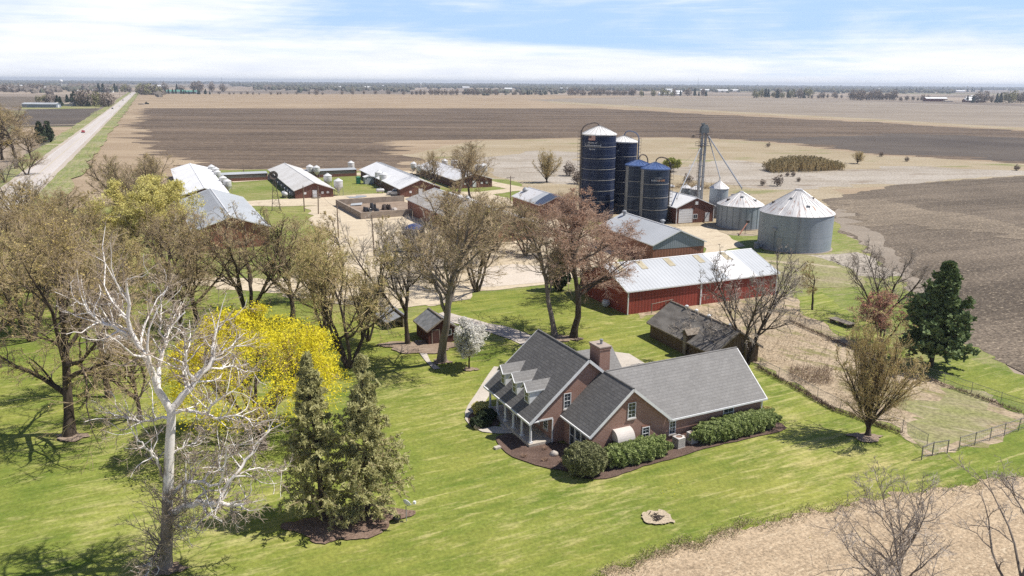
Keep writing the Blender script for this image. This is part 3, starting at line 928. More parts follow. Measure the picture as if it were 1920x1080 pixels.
def conifer(seed, H, W, kind='spruce'):
    """Spruce: drooping whorls hung with needle sprays. Pine: tufted clumps. Cedar: dense narrow cone."""
    rng = np.random.default_rng(seed)
    tb, cb = MB(), MB()
    P, Rr = grow(rng, np.array([[0.0, 0, 0]]), np.array([[0.0, 0, 1]]), np.array([H]), 10, .015, .08, np.array([H * .019]), .02)
    P[0, :, 2] *= H / P[0, -1, 2]
    tb.tubes(P, Rr, 8)
    if kind == 'spruce':
        nb = 150
        z = H * (0.06 + 0.93 * np.sort(rng.random(nb)) ** 0.92)
        s = z / H
        L = (W / 2) * (1.03 - s) ** 0.9 * (0.58 + .66 * rng.random(nb)) * np.where(s < .12, .8, 1)
    elif kind == 'pine':
        nb = 150
        z = H * (0.10 + 0.89 * np.sort(rng.random(nb)) ** 1.0)
        s = z / H
        L = (W / 2) * np.minimum(1.02, 1.40 * (1.03 - s) ** .95) * (0.50 + .65 * rng.random(nb))
    else:
        nb = 130
        z = H * (0.03 + 0.95 * np.sort(rng.random(nb)))
        s = z / H
        L = (W / 2) * (1.02 - s) ** .6 * (0.75 + .35 * rng.random(nb))
    az = rng.random(nb) * 2 * math.pi
    rise = {'spruce': 0.10, 'pine': .28, 'cedar': .75}[kind] + .55 * s
    d = np.stack([np.cos(az), np.sin(az), rise + .12 * rng.normal(size=nb)], 1)
    p0 = np.stack([np.interp(z, P[0, :, 2], P[0, :, 0]), np.interp(z, P[0, :, 2], P[0, :, 1]), z], 1)
    B, Br = grow(rng, p0, d, L, 5, .09, -.05 if kind == 'spruce' else .05, .012 + .02 * L, .008)
    cb.tubes(B, Br, 3, 0)
    if kind == 'spruce':
        C, Cr = branch(rng, B, Br, n=8, t0=.18, t1=1, ang=52, angv=10, lr=.36, rr=.5, K=3, wig=.12, trop=-.16, tip=.45, flat=.6)
        C = np.concatenate([C, ], 0)
        cb.tubes(C, np.maximum(Cr, .008), 3, 0)
        Q = np.concatenate([C[:, 1:].reshape(-1, 3), B[:, 2:].reshape(-1, 3)])
        D = np.concatenate([np.diff(C, axis=1).reshape(-1, 3), np.diff(B, axis=1)[:, 1:].reshape(-1, 3)])
        Q = np.repeat(Q, 6, 0) + rng.normal(size=(len(Q) * 6, 3)) * .07
        D = unit(np.repeat(D, 6, 0) + rng.normal(size=Q.shape) * .55)
        D[:, 2] -= .2
        D = unit(D)
        w = unit(np.cross(D, rng.normal(size=D.shape)))
        sz = .22 * np.exp(.3 * rng.normal(size=(len(Q), 1)))
        cb.quads(Q, D * sz * .6, w * sz * .13, 1)
    elif kind == 'pine':
        C, Cr = branch(rng, B, Br, n=6, t0=.3, t1=1, ang=45, angv=12, lr=.36, rr=.5, K=2, wig=.12, trop=.12, tip=.6)
        cb.tubes(C, np.maximum(Cr, .01), 3, 0)
        Q = np.concatenate([C[:, -1], C[:, 1], B[:, -1]])
        k = 13
        D = unit(rng.normal(size=(len(Q) * k, 3)) + np.array([0, 0, .5]))
        Q = np.repeat(Q, k, 0) + D * .20
        w = unit(np.cross(D, rng.normal(size=D.shape)))
        sz = .32 * np.exp(.25 * rng.normal(size=(len(Q), 1)))
        cb.quads(Q, D * sz * .6, w * sz * .3, 1)
    else:
        Q = np.repeat(B[:, 1:].reshape(-1, 3), 9, 0)
        Q = Q + rng.normal(size=Q.shape) * .16
        D = unit(rng.normal(size=Q.shape) + np.array([0, 0, .8]))
        w = unit(np.cross(D, rng.normal(size=D.shape)))
        sz = .30 * np.exp(.3 * rng.normal(size=(len(Q), 1)))
        cb.quads(Q, D * sz * .6, w * sz * .4, 1)
    return tb, cb


# ---- the white sycamore, limb by limb
SYC = [  # (points in the view, start radius, depth drift in metres)
    ([(310, 1070), (313, 1000), (314, 940), (316, 895), (318, 850), (320, 800), (321, 766)], .41, 0),
    ([(321, 772), (308, 745), (297, 728), (286, 695), (275, 672), (262, 655), (252, 640), (246, 622), (240, 598), (237, 570), (238, 540), (236, 524)], .31, -2.0),
    ([(253, 641), (240, 629), (225, 620), (208, 611), (190, 604), (178, 597), (165, 585), (153, 570), (141, 557)], .15, -2.5),
    ([(243, 634), (222, 632), (205, 633), (188, 630)], .09, 1.5),
    ([(239, 598), (228, 592), (216, 576), (212, 560), (203, 550)], .09, 1.2),
    ([(296, 728), (298, 700), (302, 670), (310, 645), (317, 622), (324, 605), (335, 597), (347, 584)], .21, 3.0),
    ([(311, 642), (302, 625), (301, 598), (303, 572), (300, 550)], .09, 1.0),
    ([(321, 768), (336, 750), (352, 733), (364, 718), (378, 698), (393, 682), (400, 662), (398, 640), (404, 618), (412, 604)], .30, 2.0),
    ([(363, 718), (352, 694), (346, 668), (347, 642), (346, 628), (355, 622), (366, 620)], .14, -1.8),
    ([(362, 717), (374, 698), (392, 684), (408, 668), (422, 659), (436, 648), (446, 636)], .15, 3.0),
    ([(394, 690), (418, 690), (440, 687), (455, 695), (473, 698)], .09, 2.0),
    ([(323, 775), (345, 769), (366, 773), (388, 778), (396, 764), (406, 752), (420, 741), (434, 737)], .15, -2.0),
    ([(387, 777), (405, 785), (425, 781), (445, 778), (463, 785), (482, 802)], .10, -1.0),
    ([(317, 785), (300, 783), (285, 790), (265, 788), (240, 785), (220, 783), (200, 772)], .12, 1.6),
    ([(308, 895), (300, 875), (291, 856), (276, 840), (259, 825), (246, 810)], .13, -2.0),
    ([(324, 850), (345, 838), (366, 829), (386, 814)], .09, 2.0),
    ([(322, 928), (334, 911), (354, 903), (380, 905), (406, 914), (417, 896), (423, 862), (427, 828)], .16, -2.2),
    ([(354, 903), (357, 880), (356, 856), (366, 853)], .05, .3),
    ([(380, 905), (392, 880), (405, 865), (422, 856), (440, 850)], .07, 1.0),
    ([(324, 962), (344, 950), (374, 943), (405, 943), (430, 947), (455, 946), (472, 940)], .33, -1.5),
    ([(411, 942), (421, 914), (440, 894), (456, 873), (472, 848), (490, 822), (511, 801)], .17, 2.0),
    ([(440, 895), (465, 880), (490, 878), (515, 885), (540, 880)], .08, 1.5),
    ([(430, 947), (436, 962), (435, 975)], .06, .0),
    ([(309, 1010), (300, 1020), (288, 1050), (272, 1085)], .17, -2.2),
    ([(312, 1000), (335, 985), (360, 992), (380, 998)], .05, -1.5),
]


def sycamore():
    rng = np.random.default_rng(77)
    base = at(310, 1066)
    Y = base[1]
    limbs, rad = [], []
    K = 12
    start = {}
    for j, (pts, r0, drift) in enumerate(SYC):
        p2 = np.array(pts, float)
        L = np.concatenate([[0], np.cumsum(np.hypot(*np.diff(p2, axis=0).T))])
        s = np.linspace(0, 1, K)
        q = np.stack([np.interp(s * L[-1], L, p2[:, 0]), np.interp(s * L[-1], L, p2[:, 1])], 1)
        # depth at the start: that of the nearest limb point already built
        if j == 0:
            dep = np.zeros(K)
        else:
            best = min((np.hypot(*(a - q[0])), d) for (a, d) in start['pts'])
            dep = best[1] + drift * s ** 1.2
        P = np.array([at_y(x, y, Y + dd) for (x, y), dd in zip(q, dep)])
        wv = rng.normal(size=(K, 3)) * .05 * (1 if j else .3)
        wv[0] = 0
        P += wv
        start.setdefault('pts', []).extend([(q[k], dep[k]) for k in range(K)])
        limbs.append(P - base)
        rr = .82 * r0 * ((1 - s) ** .8 * .80 + .20) if j else r0 * (1 - .35 * s)
        rad.append(rr)
    P = np.array(limbs); Rr = np.array(rad)
    P[0, 0, 2] = -.2
    Rr[0, 0] *= 1.3; Rr[0, 1] *= 1.08
    tb, cb = MB(), MB()
    # the rough grey lower trunk and the white smooth limbs are one mesh with a bark that turns pale with height
    tb.tubes(P[:1], Rr[:1], 12)
    tb.tubes(P[1:], Rr[1:], 8)
    b2, r2 = branch(rng, P[1:], Rr[1:], n=15, t0=.18, t1=1, ang=50, angv=16, lr=.42, lv=.4, rr=.5, K=5, wig=.25, trop=.10, tip=.7)
    tb.tubes(b2, np.maximum(r2, .016), 5)
    # shoots low on the trunk
    sh, sr = branch(rng, P[:1], Rr[:1], n=40, t0=.05, t1=.5, ang=62, angv=18, lr=.22, lv=.35, rr=.10, K=5, wig=.22, trop=.10, tip=.8)
    b3, r3 = branch(rng, np.concatenate([b2, sh]), np.concatenate([r2, sr]), n=7, t0=.1, t1=1, ang=46, angv=15, lr=.55, rr=.5, K=4, wig=.24, trop=.05)
    b4, r4 = branch(rng, b3, r3, n=6, t0=.1, t1=1, ang=40, angv=15, lr=.6, rr=.6, K=2, wig=.2, trop=.03)
    b4, r4 = thin(rng, b4, r4, .8)
    cb.tubes(sh, np.maximum(sr, .012), 3)
    cb.tubes(b3, np.maximum(r3, .011), 3)
    cb.tubes(b4, np.maximum(r4 * .8, .0065), 3)
    m, t, b = material('sycamore_bark', 0.85, 0.12)
    v = coords(t)
    s = N(t, 'ShaderNodeSeparateXYZ')
    t.links.new(v, s.inputs[0])
    f = NOISE(t, MAPPING(t, v, (1, 1, .45)), 2.2, 5, .65)
    h = MATH(t, 'ADD', MAPR(t, s.outputs[2], 3.0, 13.5), MATH(t, 'MULTIPLY', MATH(t, 'SUBTRACT', f, .5), 2.6))
    side = MATH(t, 'SQRT', MATH(t, 'ADD', MATH(t, 'POWER', s.outputs[0], 2), MATH(t, 'POWER', s.outputs[1], 2)))
    h = MATH(t, 'ADD', h, MAPR(t, side, .7, 1.5, 0, .9))
    col = MIX(t, MAPR(t, h, .35, .75), (0.26, 0.215, 0.18), (0.80, 0.755, 0.69))
    g = NOISE(t, v, 5.0, 3, .6)
    col = MIX(t, MAPR(t, g, .55, .72, 0, .55), col, (0.36, 0.31, 0.26))
    t.links.new(col, b.inputs['Base Color'])
    bump(t, b, f, .4, .05)
    root = thing('sycamore_tree', 'tall bare tree with white bark and twisting limbs standing alone on the near lawn', 'tree', base)
    obj('trunk', tb, m, root, True)
    obj('crown', cb, [simple('sycamore_twigs', (0.42, 0.345, 0.265), (0.33, 0.265, 0.195), 1.2, .95, .05)], root)


def place_tree(proto, px, py, H, W, rz, label, group=None, dims=None, name=None):
    g = at(px, py)
    H0, W0 = dims
    return dup(proto, (g[0], g[1], 0), rz, (W / W0, W / W0, H / H0), label, group)


def build_trees():
    sycamore()
    protos = {}

    def first(key, tb, cb, bm, tm, lm, H, W, name='bare_tree'):
        t = tree_proto(name, 'tree', 'tree', tb, cb, bm, tm, lm)
        protos[key] = [t, (H, W), False]

    first('ochre', *deciduous(11, 20, 18, 'spread', 9000, .075, 1, .14, 5, twr=.014, keep=.58), B_dark, TW_brown, L_ochre, 20, 18, 'budding_tree')
    first('olive', *deciduous(12, 15, 13, 'multi', 10000, .075, 1, .14, 5, twr=.013, keep=.58), B_dark, TW_tan, L_olive, 15, 13, 'budding_tree')
    first('brown', *deciduous(13, 14, 12, 'spread', 4000, .06, 1, .1, 5, twr=.014, keep=.5), B_dark, TW_brown, L_ochre, 14, 12)
    first('brown2', *deciduous(23, 14, 12, 'multi', 4000, .06, 1, .1, 5, twr=.013, keep=.5), B_dark, TW_brown, L_olive, 14, 12)
    first('tall', *deciduous(14, 20, 16, 'tall', 3000, .06, 1, .1, 5, twr=.015, keep=.7), B_grey, TW_brown, L_olive, 20, 16)
    first('tallred', *deciduous(15, 18.5, 16, 'tall', 11000, .09, 1, .15, 5, twr=.015), B_dark, TW_red, L_rust, 18.5, 16, 'budding_tree')
    first('sparse', *deciduous(16, 12, 13, 'spread', 0, fine=3, keep=.8), B_dark, TW_grey, None, 12, 13)
    first('fan', *deciduous(17, 11, 13, 'multi', 0, fine=4, keep=.65, twr=.012), B_dark, TW_grey, None, 11, 13)
    first('vase', *deciduous(18, 12, 9.5, 'vase', 6000, .07, 1, .10, 4, twr=.012, env=(.50, .52, .60)), B_dark, TW_tan, L_olive, 12, 9.5, 'vase_shaped_tree')
    first('gold', *deciduous(19, 15.5, 15.5, 'spread', 22000, .12, 3, .24, 4), B_dark, TW_brown, L_gold, 15.5, 15.5, 'budding_tree')
    first('gnarly', *deciduous(20, 15, 13, 'gnarly', 3500, .09, 1, .12, 5, twr=.018), B_dark, TW_brown, L_ochre, 15, 13)
    first('redbud', *deciduous(21, 9, 8, 'multi', 6000, .10, 1, .15, 3), B_dark, TW_red, L_redbud, 9, 8, 'budding_tree')
    first('dome', *deciduous(22, 13.5, 16.5, 'dome', 30000, .085, 2, .20, 5, env=(.42, .60, .36), outer=.55), B_dark, TW_tan, L_yellow, 13.5, 16.5, 'yellow_blossom_tree')
    first('near', *deciduous(24, 14, 11, 'gnarly', 0, fine=4, twr=.0055, tr=.15, keep=.7), B_grey, TW_grey, None, 14, 11)
    first('near2', *deciduous(25, 14, 11, 'spread', 0, fine=4, twr=.0055, tr=.14, keep=.5), B_grey, TW_grey, None, 14, 11)
    first('white', *deciduous(26, 5.2, 3.6, 'tall', 9000, .13, 3, .14, 2, tr=.10, twr=.008), B_dark, TW_brown, L_white, 5.2, 3.6, 'white_blossom_tree')
    first('spruce', *conifer(31, 13.2, 7.4, 'spruce'), B_dark, TW_brown, L_spruce, 13.2, 7.4, 'spruce_tree')
    first('spruce2', *conifer(34, 13.0, 7.8, 'spruce'), B_dark, TW_brown, L_spruce, 13.0, 7.8, 'spruce_tree')
    first('pine', *conifer(32, 12.2, 7.2, 'pine'), B_dark, TW_brown, L_pine, 12.2, 7.2, 'pine_tree')
    first('cedar', *conifer(33, 6, 4, 'cedar'), B_dark, TW_brown, L_cedar, 6, 4, 'cedar_tree')
    TREES = [
        ('dome', 494, 842, 12.9, 17.4, 0, 'dome shaped tree covered in bright yellow blossom', None),
        ('spruce', 606, 977, 13.4, 6.6, 1, 'olive green spruce nearer the yellow tree, left of a pair', 'pair of spruces'),
        ('spruce2', 690, 974, 13.2, 7.2, 2.2, 'olive green spruce nearer the satellite dish, right of a pair', 'pair of spruces'),
        ('pine', 1745, 688, 12.4, 8.2, 0, 'dark green pine with tufted branches beside the right field', None),
        ('vase', 1627, 818, 12.3, 8.6, 0, 'tan vase shaped tree with upright stems at the weedy fence', None),
        ('white', 880, 693, 5.5, 3.7, 0, 'small tree of white blossom beside the brick house', None),
        ('ochre', 130, 818, 21, 18.5, 0.3, 'huge tree with ochre buds and thick dark trunk on the left lawn', None),
        ('redbud', 1652, 648, 7.0, 8.5, 0, 'small tree with red buds just behind the vase shaped tree', None),
        ('fan', 1400, 684, 14.0, 15.0, 2.0, 'spreading bare tree with dark limbs at the corner of the old shed', None),
        ('fan', 1652, 603, 11.0, 13.5, 0.6, 'fan shaped bare tree left of the dark pine', None),
        ('gnarly', 1523, 582, 7.5, 6.0, 1.0, 'small thin bare tree behind the long red barn', None),
        ('tallred', 1075, 634, 19.0, 17.5, 1.1, 'tall tree with rusty red buds in front of the red barn', None),
        ('tall', 1040, 631, 17.6, 13.0, 4.0, 'tall olive brown tree whose trunk stands left of the rusty tree', None),
        ('tall', 828, 679, 20.6, 18.0, 0.5, 'tallest brown tree with clean trunk standing in front of the small brown shed', None),
        ('sparse', 765, 646, 17.2, 14.0, 3.0, 'sparse dark limbed tree left of the small brown shed', None),
        ('brown2', 895, 547, 14.2, 14.0, 0.0, 'brown tree of several stems at the edge of the concrete yard', None),
        ('cedar', 1048, 545, 7.2, 4.2, 0.0, 'dark ragged cedar behind the tall olive brown tree', None),
        ('olive', 655, 690, 15.5, 14.0, 0.0, 'olive budded tree of several stems right of the yellow tree', None),
        ('olive', 690, 640, 9.0, 9.0, 2.0, 'lower olive tree beside the fallen roof sheet', None),
        ('brown2', 470, 594, 16.0, 17.0, 1.0, 'many stemmed brown tree rising straight behind the yellow tree', None),
        ('brown', 548, 602, 14.0, 13.0, 2.0, 'brown tree behind the right shoulder of the yellow tree', None),
        ('olive', 590, 560, 11.5, 12.0, 1.3, 'olive tree close to the windmill side of the gravel yard', None),
        ('brown', 376, 614, 15.0, 13.0, 4.0, 'brown tree behind the left shoulder of the yellow tree', None),
        ('brown', 314, 560, 14.5, 13.0, 0.0, 'brown tree with a thick double dark trunk by the pale lane', None),
        ('gold', 266, 528, 16.0, 16.5, 0.0, 'big tree with soft yellow buds beside the grey barn', None),
        ('ochre', 205, 745, 14.0, 12.5, 2.4, 'ochre tree directly behind the limbs of the white sycamore', None),
        ('brown', 262, 792, 9.5, 8.0, 2.2, 'slim brown tree half hidden behind the white sycamore', None),
        ('ochre', -5, 690, 18.0, 15.0, 4.0, 'ochre tree at the left edge of the woodland', None),
        ('olive', 60, 640, 14.0, 14.0, 4.4, 'olive tree behind the huge ochre tree', None),
        ('brown', 130, 610, 15.0, 13.0, 3.3, 'brown tree on the far side of the huge ochre tree', None),
        ('olive', 215, 600, 12.5, 13.0, 3.1, 'olive tree between the huge ochre tree and the pale lane', None),
        ('gnarly', 640, 520, 11.0, 9.5, 0.4, 'gnarled dark tree beside the gravel yard poles', None),
        ('gnarly', 720, 560, 13.0, 9.0, 2.6, 'gnarled thin tree leaning over the gravel yard', None),
        ('gnarly', 75, 520, 15.5, 13.0, 0.0, 'gnarled tree of dark limbs before the highway', None),
        ('gnarly', 135, 512, 13.5, 12.0, 1.5, 'gnarled tree with twisted top among the left trees', None),
        ('gnarly', 172, 480, 12.5, 12.0, 3.1, 'gnarled tree left of the soft yellow tree', None),
        ('brown2', 30, 470, 13.0, 14.0, 2.0, 'brown tree close to the foot of the highway', None),
        ('olive', 5, 540, 13.0, 14.0, 0.3, 'olive tree low in the left woodland', None),
        ('brown', 105, 455, 10.5, 12.0, 5.0, 'low brown tree behind the gnarled trees', None),
        ('brown2', 190, 545, 11.0, 13.0, 4.5, 'brown tree at the end of the pale lane', None),
        ('brown2', 232, 405, 15.2, 16.0, 0.0, 'wide brown tree by the stubble, left of a twin clump', 'twin brown trees at the stubble corner'),
        ('brown', 290, 402, 14.8, 15.0, 1.0, 'wide brown tree by the stubble, right of a twin clump', 'twin brown trees at the stubble corner'),
        ('brown2', 258, 412, 14.8, 17.0, 2.0, 'brown tree standing between the twin brown trees', None),
        ('gnarly', 30, 318, 23.0, 24.0, 1.0, 'great dead looking tree with knotted limbs beside the highway', None),
        ('brown2', -25, 320, 21.0, 22.0, 2.0, 'brown tree at the photo edge beside the highway', None),
        ('brown', 60, 302, 14.0, 16.0, 3.0, 'brown tree between the knotted tree and the cedars', None),
        ('fan', 10, 345, 9.0, 12.0, 0.0, 'pale bushy tree under the knotted tree', None),
        ('cedar', 78, 272, 11.0, 7.0, 0.0, 'dark cedar nearer the knotted tree beside the highway', None),
        ('cedar', 91, 268, 10.5, 8.0, 2.0, 'dark cedar nearer the highway pavement', None),
        ('tall', 858, 366, 15.4, 17.0, 2.0, 'brown tree behind the hog barns with a forked left trunk', None),
        ('brown', 882, 373, 14.5, 13.0, 4.0, 'dark brown tree right of the forked one behind the hog barns', None),
        ('brown', 812, 362, 12.5, 11.0, 1.0, 'thin brown tree over the white hog barn roof', None),
        ('vase', 1025, 342, 11.5, 10.5, 1.0, 'round headed bare tree alone in the grey meadow', None),
        ('vase', 1607, 307, 5.6, 7.4, 2.0, 'small round tan tree standing at the far pasture edge', None),
        ('brown2', 800, 520, 10.5, 12.0, 2.6, 'brown tree hiding the dark blue feed silo', None),
        ('brown', 850, 480, 14.0, 18.0, 3.6, 'broad brown tree in front of the long grey roof', None),
        ('brown2', 930, 470, 11.0, 13.0, 5.1, 'brown tree at the far edge of the gravel yard', None),
        ('tallred', 1125, 560, 13.0, 13.0, 3.3, 'rusty budded tree at the corner of the red barn', None),
        ('tallred', 1060, 480, 12.0, 13.0, 5.0, 'rusty budded tree in front of the patched metal shed', None),
        ('brown', 345, 640, 12.0, 12.0, 2.9, 'brown tree between the sycamore top and the yellow tree', None),
        ('olive', 610, 620, 12.5, 12.0, 5.2, 'olive tree touching the right shoulder of the yellow tree', None),
        ('ochre', 70, 585, 16.0, 15.0, 1.4, 'ochre tree behind the left half of the huge ochre tree', None),
        ('ochre', 160, 560, 14.5, 13.0, 5.4, 'ochre tree between the gnarled trees and the huge ochre tree', None),
        ('brown2', 95, 540, 13.0, 14.0, 1.1, 'brown tree in front of the gnarled trees', None),
        ('brown', 20, 610, 15.0, 14.0, 2.1, 'brown tree at the left edge behind the ochre trees', None),
        ('brown2', 210, 500, 11.5, 13.0, 3.9, 'brown tree in front of the soft yellow tree', None),
        ('gnarly', 215, 470, 12.0, 11.0, 4.6, 'gnarled tree whose dark limbs cross the soft yellow tree', None),
        ('brown2', 40, 420, 12.0, 14.0, 5.5, 'brown tree hiding the near end of the highway', None),
        ('brown', 140, 420, 8.5, 12.0, 3.3, 'low brown tree by the short pale lane', None),
        ('brown', 5, 300, 20.0, 20.0, 5.7, 'brown tree behind the knotted tree', None),
        ('brown2', 50, 330, 9.0, 14.0, 4.1, 'brushy brown tree at the foot of the knotted tree', None),
        ('brown', 36, 262, 18.0, 22.0, 2.7, 'brown tree farther up the highway than the knotted tree', None),
        ('brown2', -20, 255, 20.0, 24.0, 1.3, 'brown tree at the photo edge farther up the highway', None),
        ('brown', 905, 500, 12.5, 13.0, 5.9, 'brown tree standing behind the several stemmed one by the concrete yard', None),
        ('brown2', 985, 480, 10.0, 11.0, 4.9, 'brown tree between the concrete yard and the patched metal shed', None),
        ('near', 1880, 1265, 13.2, 11.5, 0.5, 'bare grey tree top in the bottom corner over the stubble', None),
        ('near2', 1690, 1245, 11.6, 10.5, 2.0, 'bare grey tree top rising left of the corner tree over the stubble', None),
        ('fan', 1262, 322, 3.0, 6.0, 0, 'lime leaved bush behind the blue silos', None),
    ]
    lime = None
    for key, px, py, H, W, rz, label, group in TREES:
        t, dims, used = protos[key]
        if label.startswith('lime'):
            tb, cb = deciduous(41, 4.5, 6.5, 'multi', 5000, .3, 2, .25, 3, tr=.08)
            t2 = tree_proto('leafy_bush', label, 'bush', tb, cb, B_dark, TW_tan, L_lime)
            g = at(px, py); t2.location = (g[0], g[1], 0)
            continue
        g = at(px, py)
        s = (W / dims[1], W / dims[1], H / dims[0])
        if not used:
            t.location = (g[0], g[1], 0); t.rotation_euler = (0, 0, rz); t.scale = s
            t['label'] = label
            if group: t['group'] = group
            protos[key][2] = True
        else:
            dup(t, (g[0], g[1], 0), rz, s, label, group)
    return protos


PROTOS = build_trees()


# ---- hedges and low bushes
def leaf_mass(seed, sx, sy, sz, n, size, power=3.0, lump=0.16):
    """Leaves over and inside a lumpy rounded block standing on z = 0."""
    rng = np.random.default_rng(seed)
    u = unit(rng.normal(size=(n, 3)))
    u[:, 2] = np.abs(u[:, 2]) * np.where(rng.random(n) < .8, 1, -.9)
    k = (np.abs(u) ** power).sum(1) ** (-1 / power)
    q = u * k[:, None]
    l = 1 + lump * (np.sin(q[:, 0] * sx * 2.3 + seed) * np.cos(q[:, 1] * sy * 2.6 + q[:, 2] * 3) + .6 * np.sin(q[:, 0] * sx * 5.1 + q[:, 2] * 4)) * .6
    q *= (l * (1 - .28 * rng.random(n) ** 2.2))[:, None]
    q = q * np.array([sx / 2, sy / 2, sz / 2]) + np.array([0, 0, sz / 2])
    q[:, 2] = np.maximum(q[:, 2], .05)
    mb = MB()
    bud_quads(rng, mb, q, size, 0, 1, .03, .3)
    return mb


def stems(seed, sx, sy, sz, n, r=.012):
    rng = np.random.default_rng(seed)
    p = np.stack([(rng.random(n) - .5) * sx * .55, (rng.random(n) - .5) * sy * .5, np.zeros(n)], 1)
    d = np.stack([p[:, 0] / sx * 1.4 + rng.normal(size=n) * .25, p[:, 1] / sy * 1.4 + rng.normal(size=n) * .25, np.ones(n)], 1)
    P, Rr = grow(rng, p, d, np.full(n, sz * .88), 4, .12, .03, np.full(n, r), r * .4)
    mb = MB()
    mb.tubes(P, Rr, 4)
    return mb
# ------------------------------------------------------------------ buildings
def beam(mb, p, q, w, h, mi=0, up=(0, 0, 1)):
    p = np.array(p, float); q = np.array(q, float)
    d = unit(q - p)
    s = unit(np.cross(d, np.array(up, float)))
    t = np.cross(s, d)
    c = [s * w / 2 + t * h / 2, -s * w / 2 + t * h / 2, -s * w / 2 - t * h / 2, s * w / 2 - t * h / 2]
    v = [p + k for k in c] + [q + k for k in c]
    return mb.add(v, [(0, 1, 2, 3), (7, 6, 5, 4), (0, 4, 5, 1), (1, 5, 6, 2), (2, 6, 7, 3), (3, 7, 4, 0)], mi)


def brick(name, c1, c2, mortar):
    m, t, b = material(name, 0.9, 0.15)
    g = N(t, 'ShaderNodeNewGeometry')
    v = coords(t)
    s = N(t, 'ShaderNodeSeparateXYZ'); t.links.new(v, s.inputs[0])
    c = N(t, 'ShaderNodeCombineXYZ')
    t.links.new(MATH(t, 'ADD', s.outputs[0], s.outputs[1]), c.inputs[0])
    t.links.new(s.outputs[2], c.inputs[1])
    br = N(t, 'ShaderNodeTexBrick')
    br.inputs['Scale'].default_value = 1.0
    br.inputs['Brick Width'].default_value = 0.42
    br.inputs['Row Height'].default_value = 0.13
    br.inputs['Mortar Size'].default_value = 0.012
    br.inputs['Color1'].default_value = (*c1, 1)
    br.inputs['Color2'].default_value = (*c2, 1)
    br.inputs['Mortar'].default_value = (*mortar, 1)
    br.inputs['Bias'].default_value = 0.0
    t.links.new(c.outputs[0], br.inputs['Vector'])
    n = NOISE(t, v, 1.1, 5, .65)
    col = MIX(t, MAPR(t, n, .35, .7, 0, .3), br.outputs['Color'], tuple(x * .6 for x in c1))
    t.links.new(col, b.inputs['Base Color'])
    bump(t, b, br.outputs['Fac'], -.3, .01)
    return m


def shingles(name, c1, c2, along, row=0.20, dark=0.62):
    """Asphalt shingles laid in courses; ALONG is the axis the ridge follows (0 x, 1 y)."""
    m, t, b = material(name, 0.92, 0.12)
    v = coords(t)
    s = N(t, 'ShaderNodeSeparateXYZ'); t.links.new(v, s.inputs[0])
    c = N(t, 'ShaderNodeCombineXYZ')
    t.links.new(s.outputs[along], c.inputs[0]); t.links.new(s.outputs[2], c.inputs[1])
    br = N(t, 'ShaderNodeTexBrick')
    br.inputs['Scale'].default_value = 1.0
    br.inputs['Brick Width'].default_value = 0.55
    br.inputs['Row Height'].default_value = row
    br.inputs['Mortar Size'].default_value = 0.022
    br.inputs['Mortar Smooth'].default_value = 0.5
    br.inputs['Color1'].default_value = (*c1, 1)
    br.inputs['Color2'].default_value = (*c2, 1)
    br.inputs['Mortar'].default_value = (*[x * dark for x in c1], 1)
    t.links.new(c.outputs[0], br.inputs['Vector'])
    n = NOISE(t, MAPPING(t, v, (1.0, 1.0, .25)), .55, 5, .6)
    n2 = NOISE(t, v, 6.0, 3, .6)
    col = MIX(t, MAPR(t, n, .38, .68, 0, .45), br.outputs['Color'], tuple(x * .62 for x in c2))
    col = MIX(t, MAPR(t, n2, .4, .75, 0, .35), col, tuple(min(1, x * 1.35) for x in c2))
    t.links.new(col, b.inputs['Base Color'])
    bump(t, b, br.outputs['Fac'], -.4, .02)
    return m


M_white = simple('white_trim_paint', (0.74, 0.74, 0.73), (0.66, 0.66, 0.65), 2, .6, .3)
M_glass = simple('dark_window_glass', (0.025, 0.032, 0.040), (0.05, 0.058, 0.066), 1.5, .08, .7)
M_brick = brick('red_brown_brick', (0.290, 0.155, 0.115), (0.345, 0.195, 0.150), (0.42, 0.34, 0.29))
M_shA = shingles('grey_shingles', (0.125, 0.120, 0.117), (0.175, 0.168, 0.160), 1)
M_shB = shingles('grey_shingles_long', (0.215, 0.207, 0.196), (0.255, 0.246, 0.233), 0, dark=.8)
M_steel = simple('galvanized_steel', (0.34, 0.35, 0.36), (0.26, 0.27, 0.28), 2, .5, .4, .15)
M_iron = simple('dark_iron', (0.075, 0.062, 0.055), (0.11, 0.08, 0.065), 3, .7, .3)
M_wood = simple('grey_weathered_wood', (0.20, 0.165, 0.13), (0.30, 0.26, 0.215), 3, .95, .1, stretch=(1, 1, .2))
M_pole = simple('pole_wood', (0.19, 0.14, 0.10), (0.26, 0.20, 0.15), 3, .95, .1, stretch=(1, 1, .1))


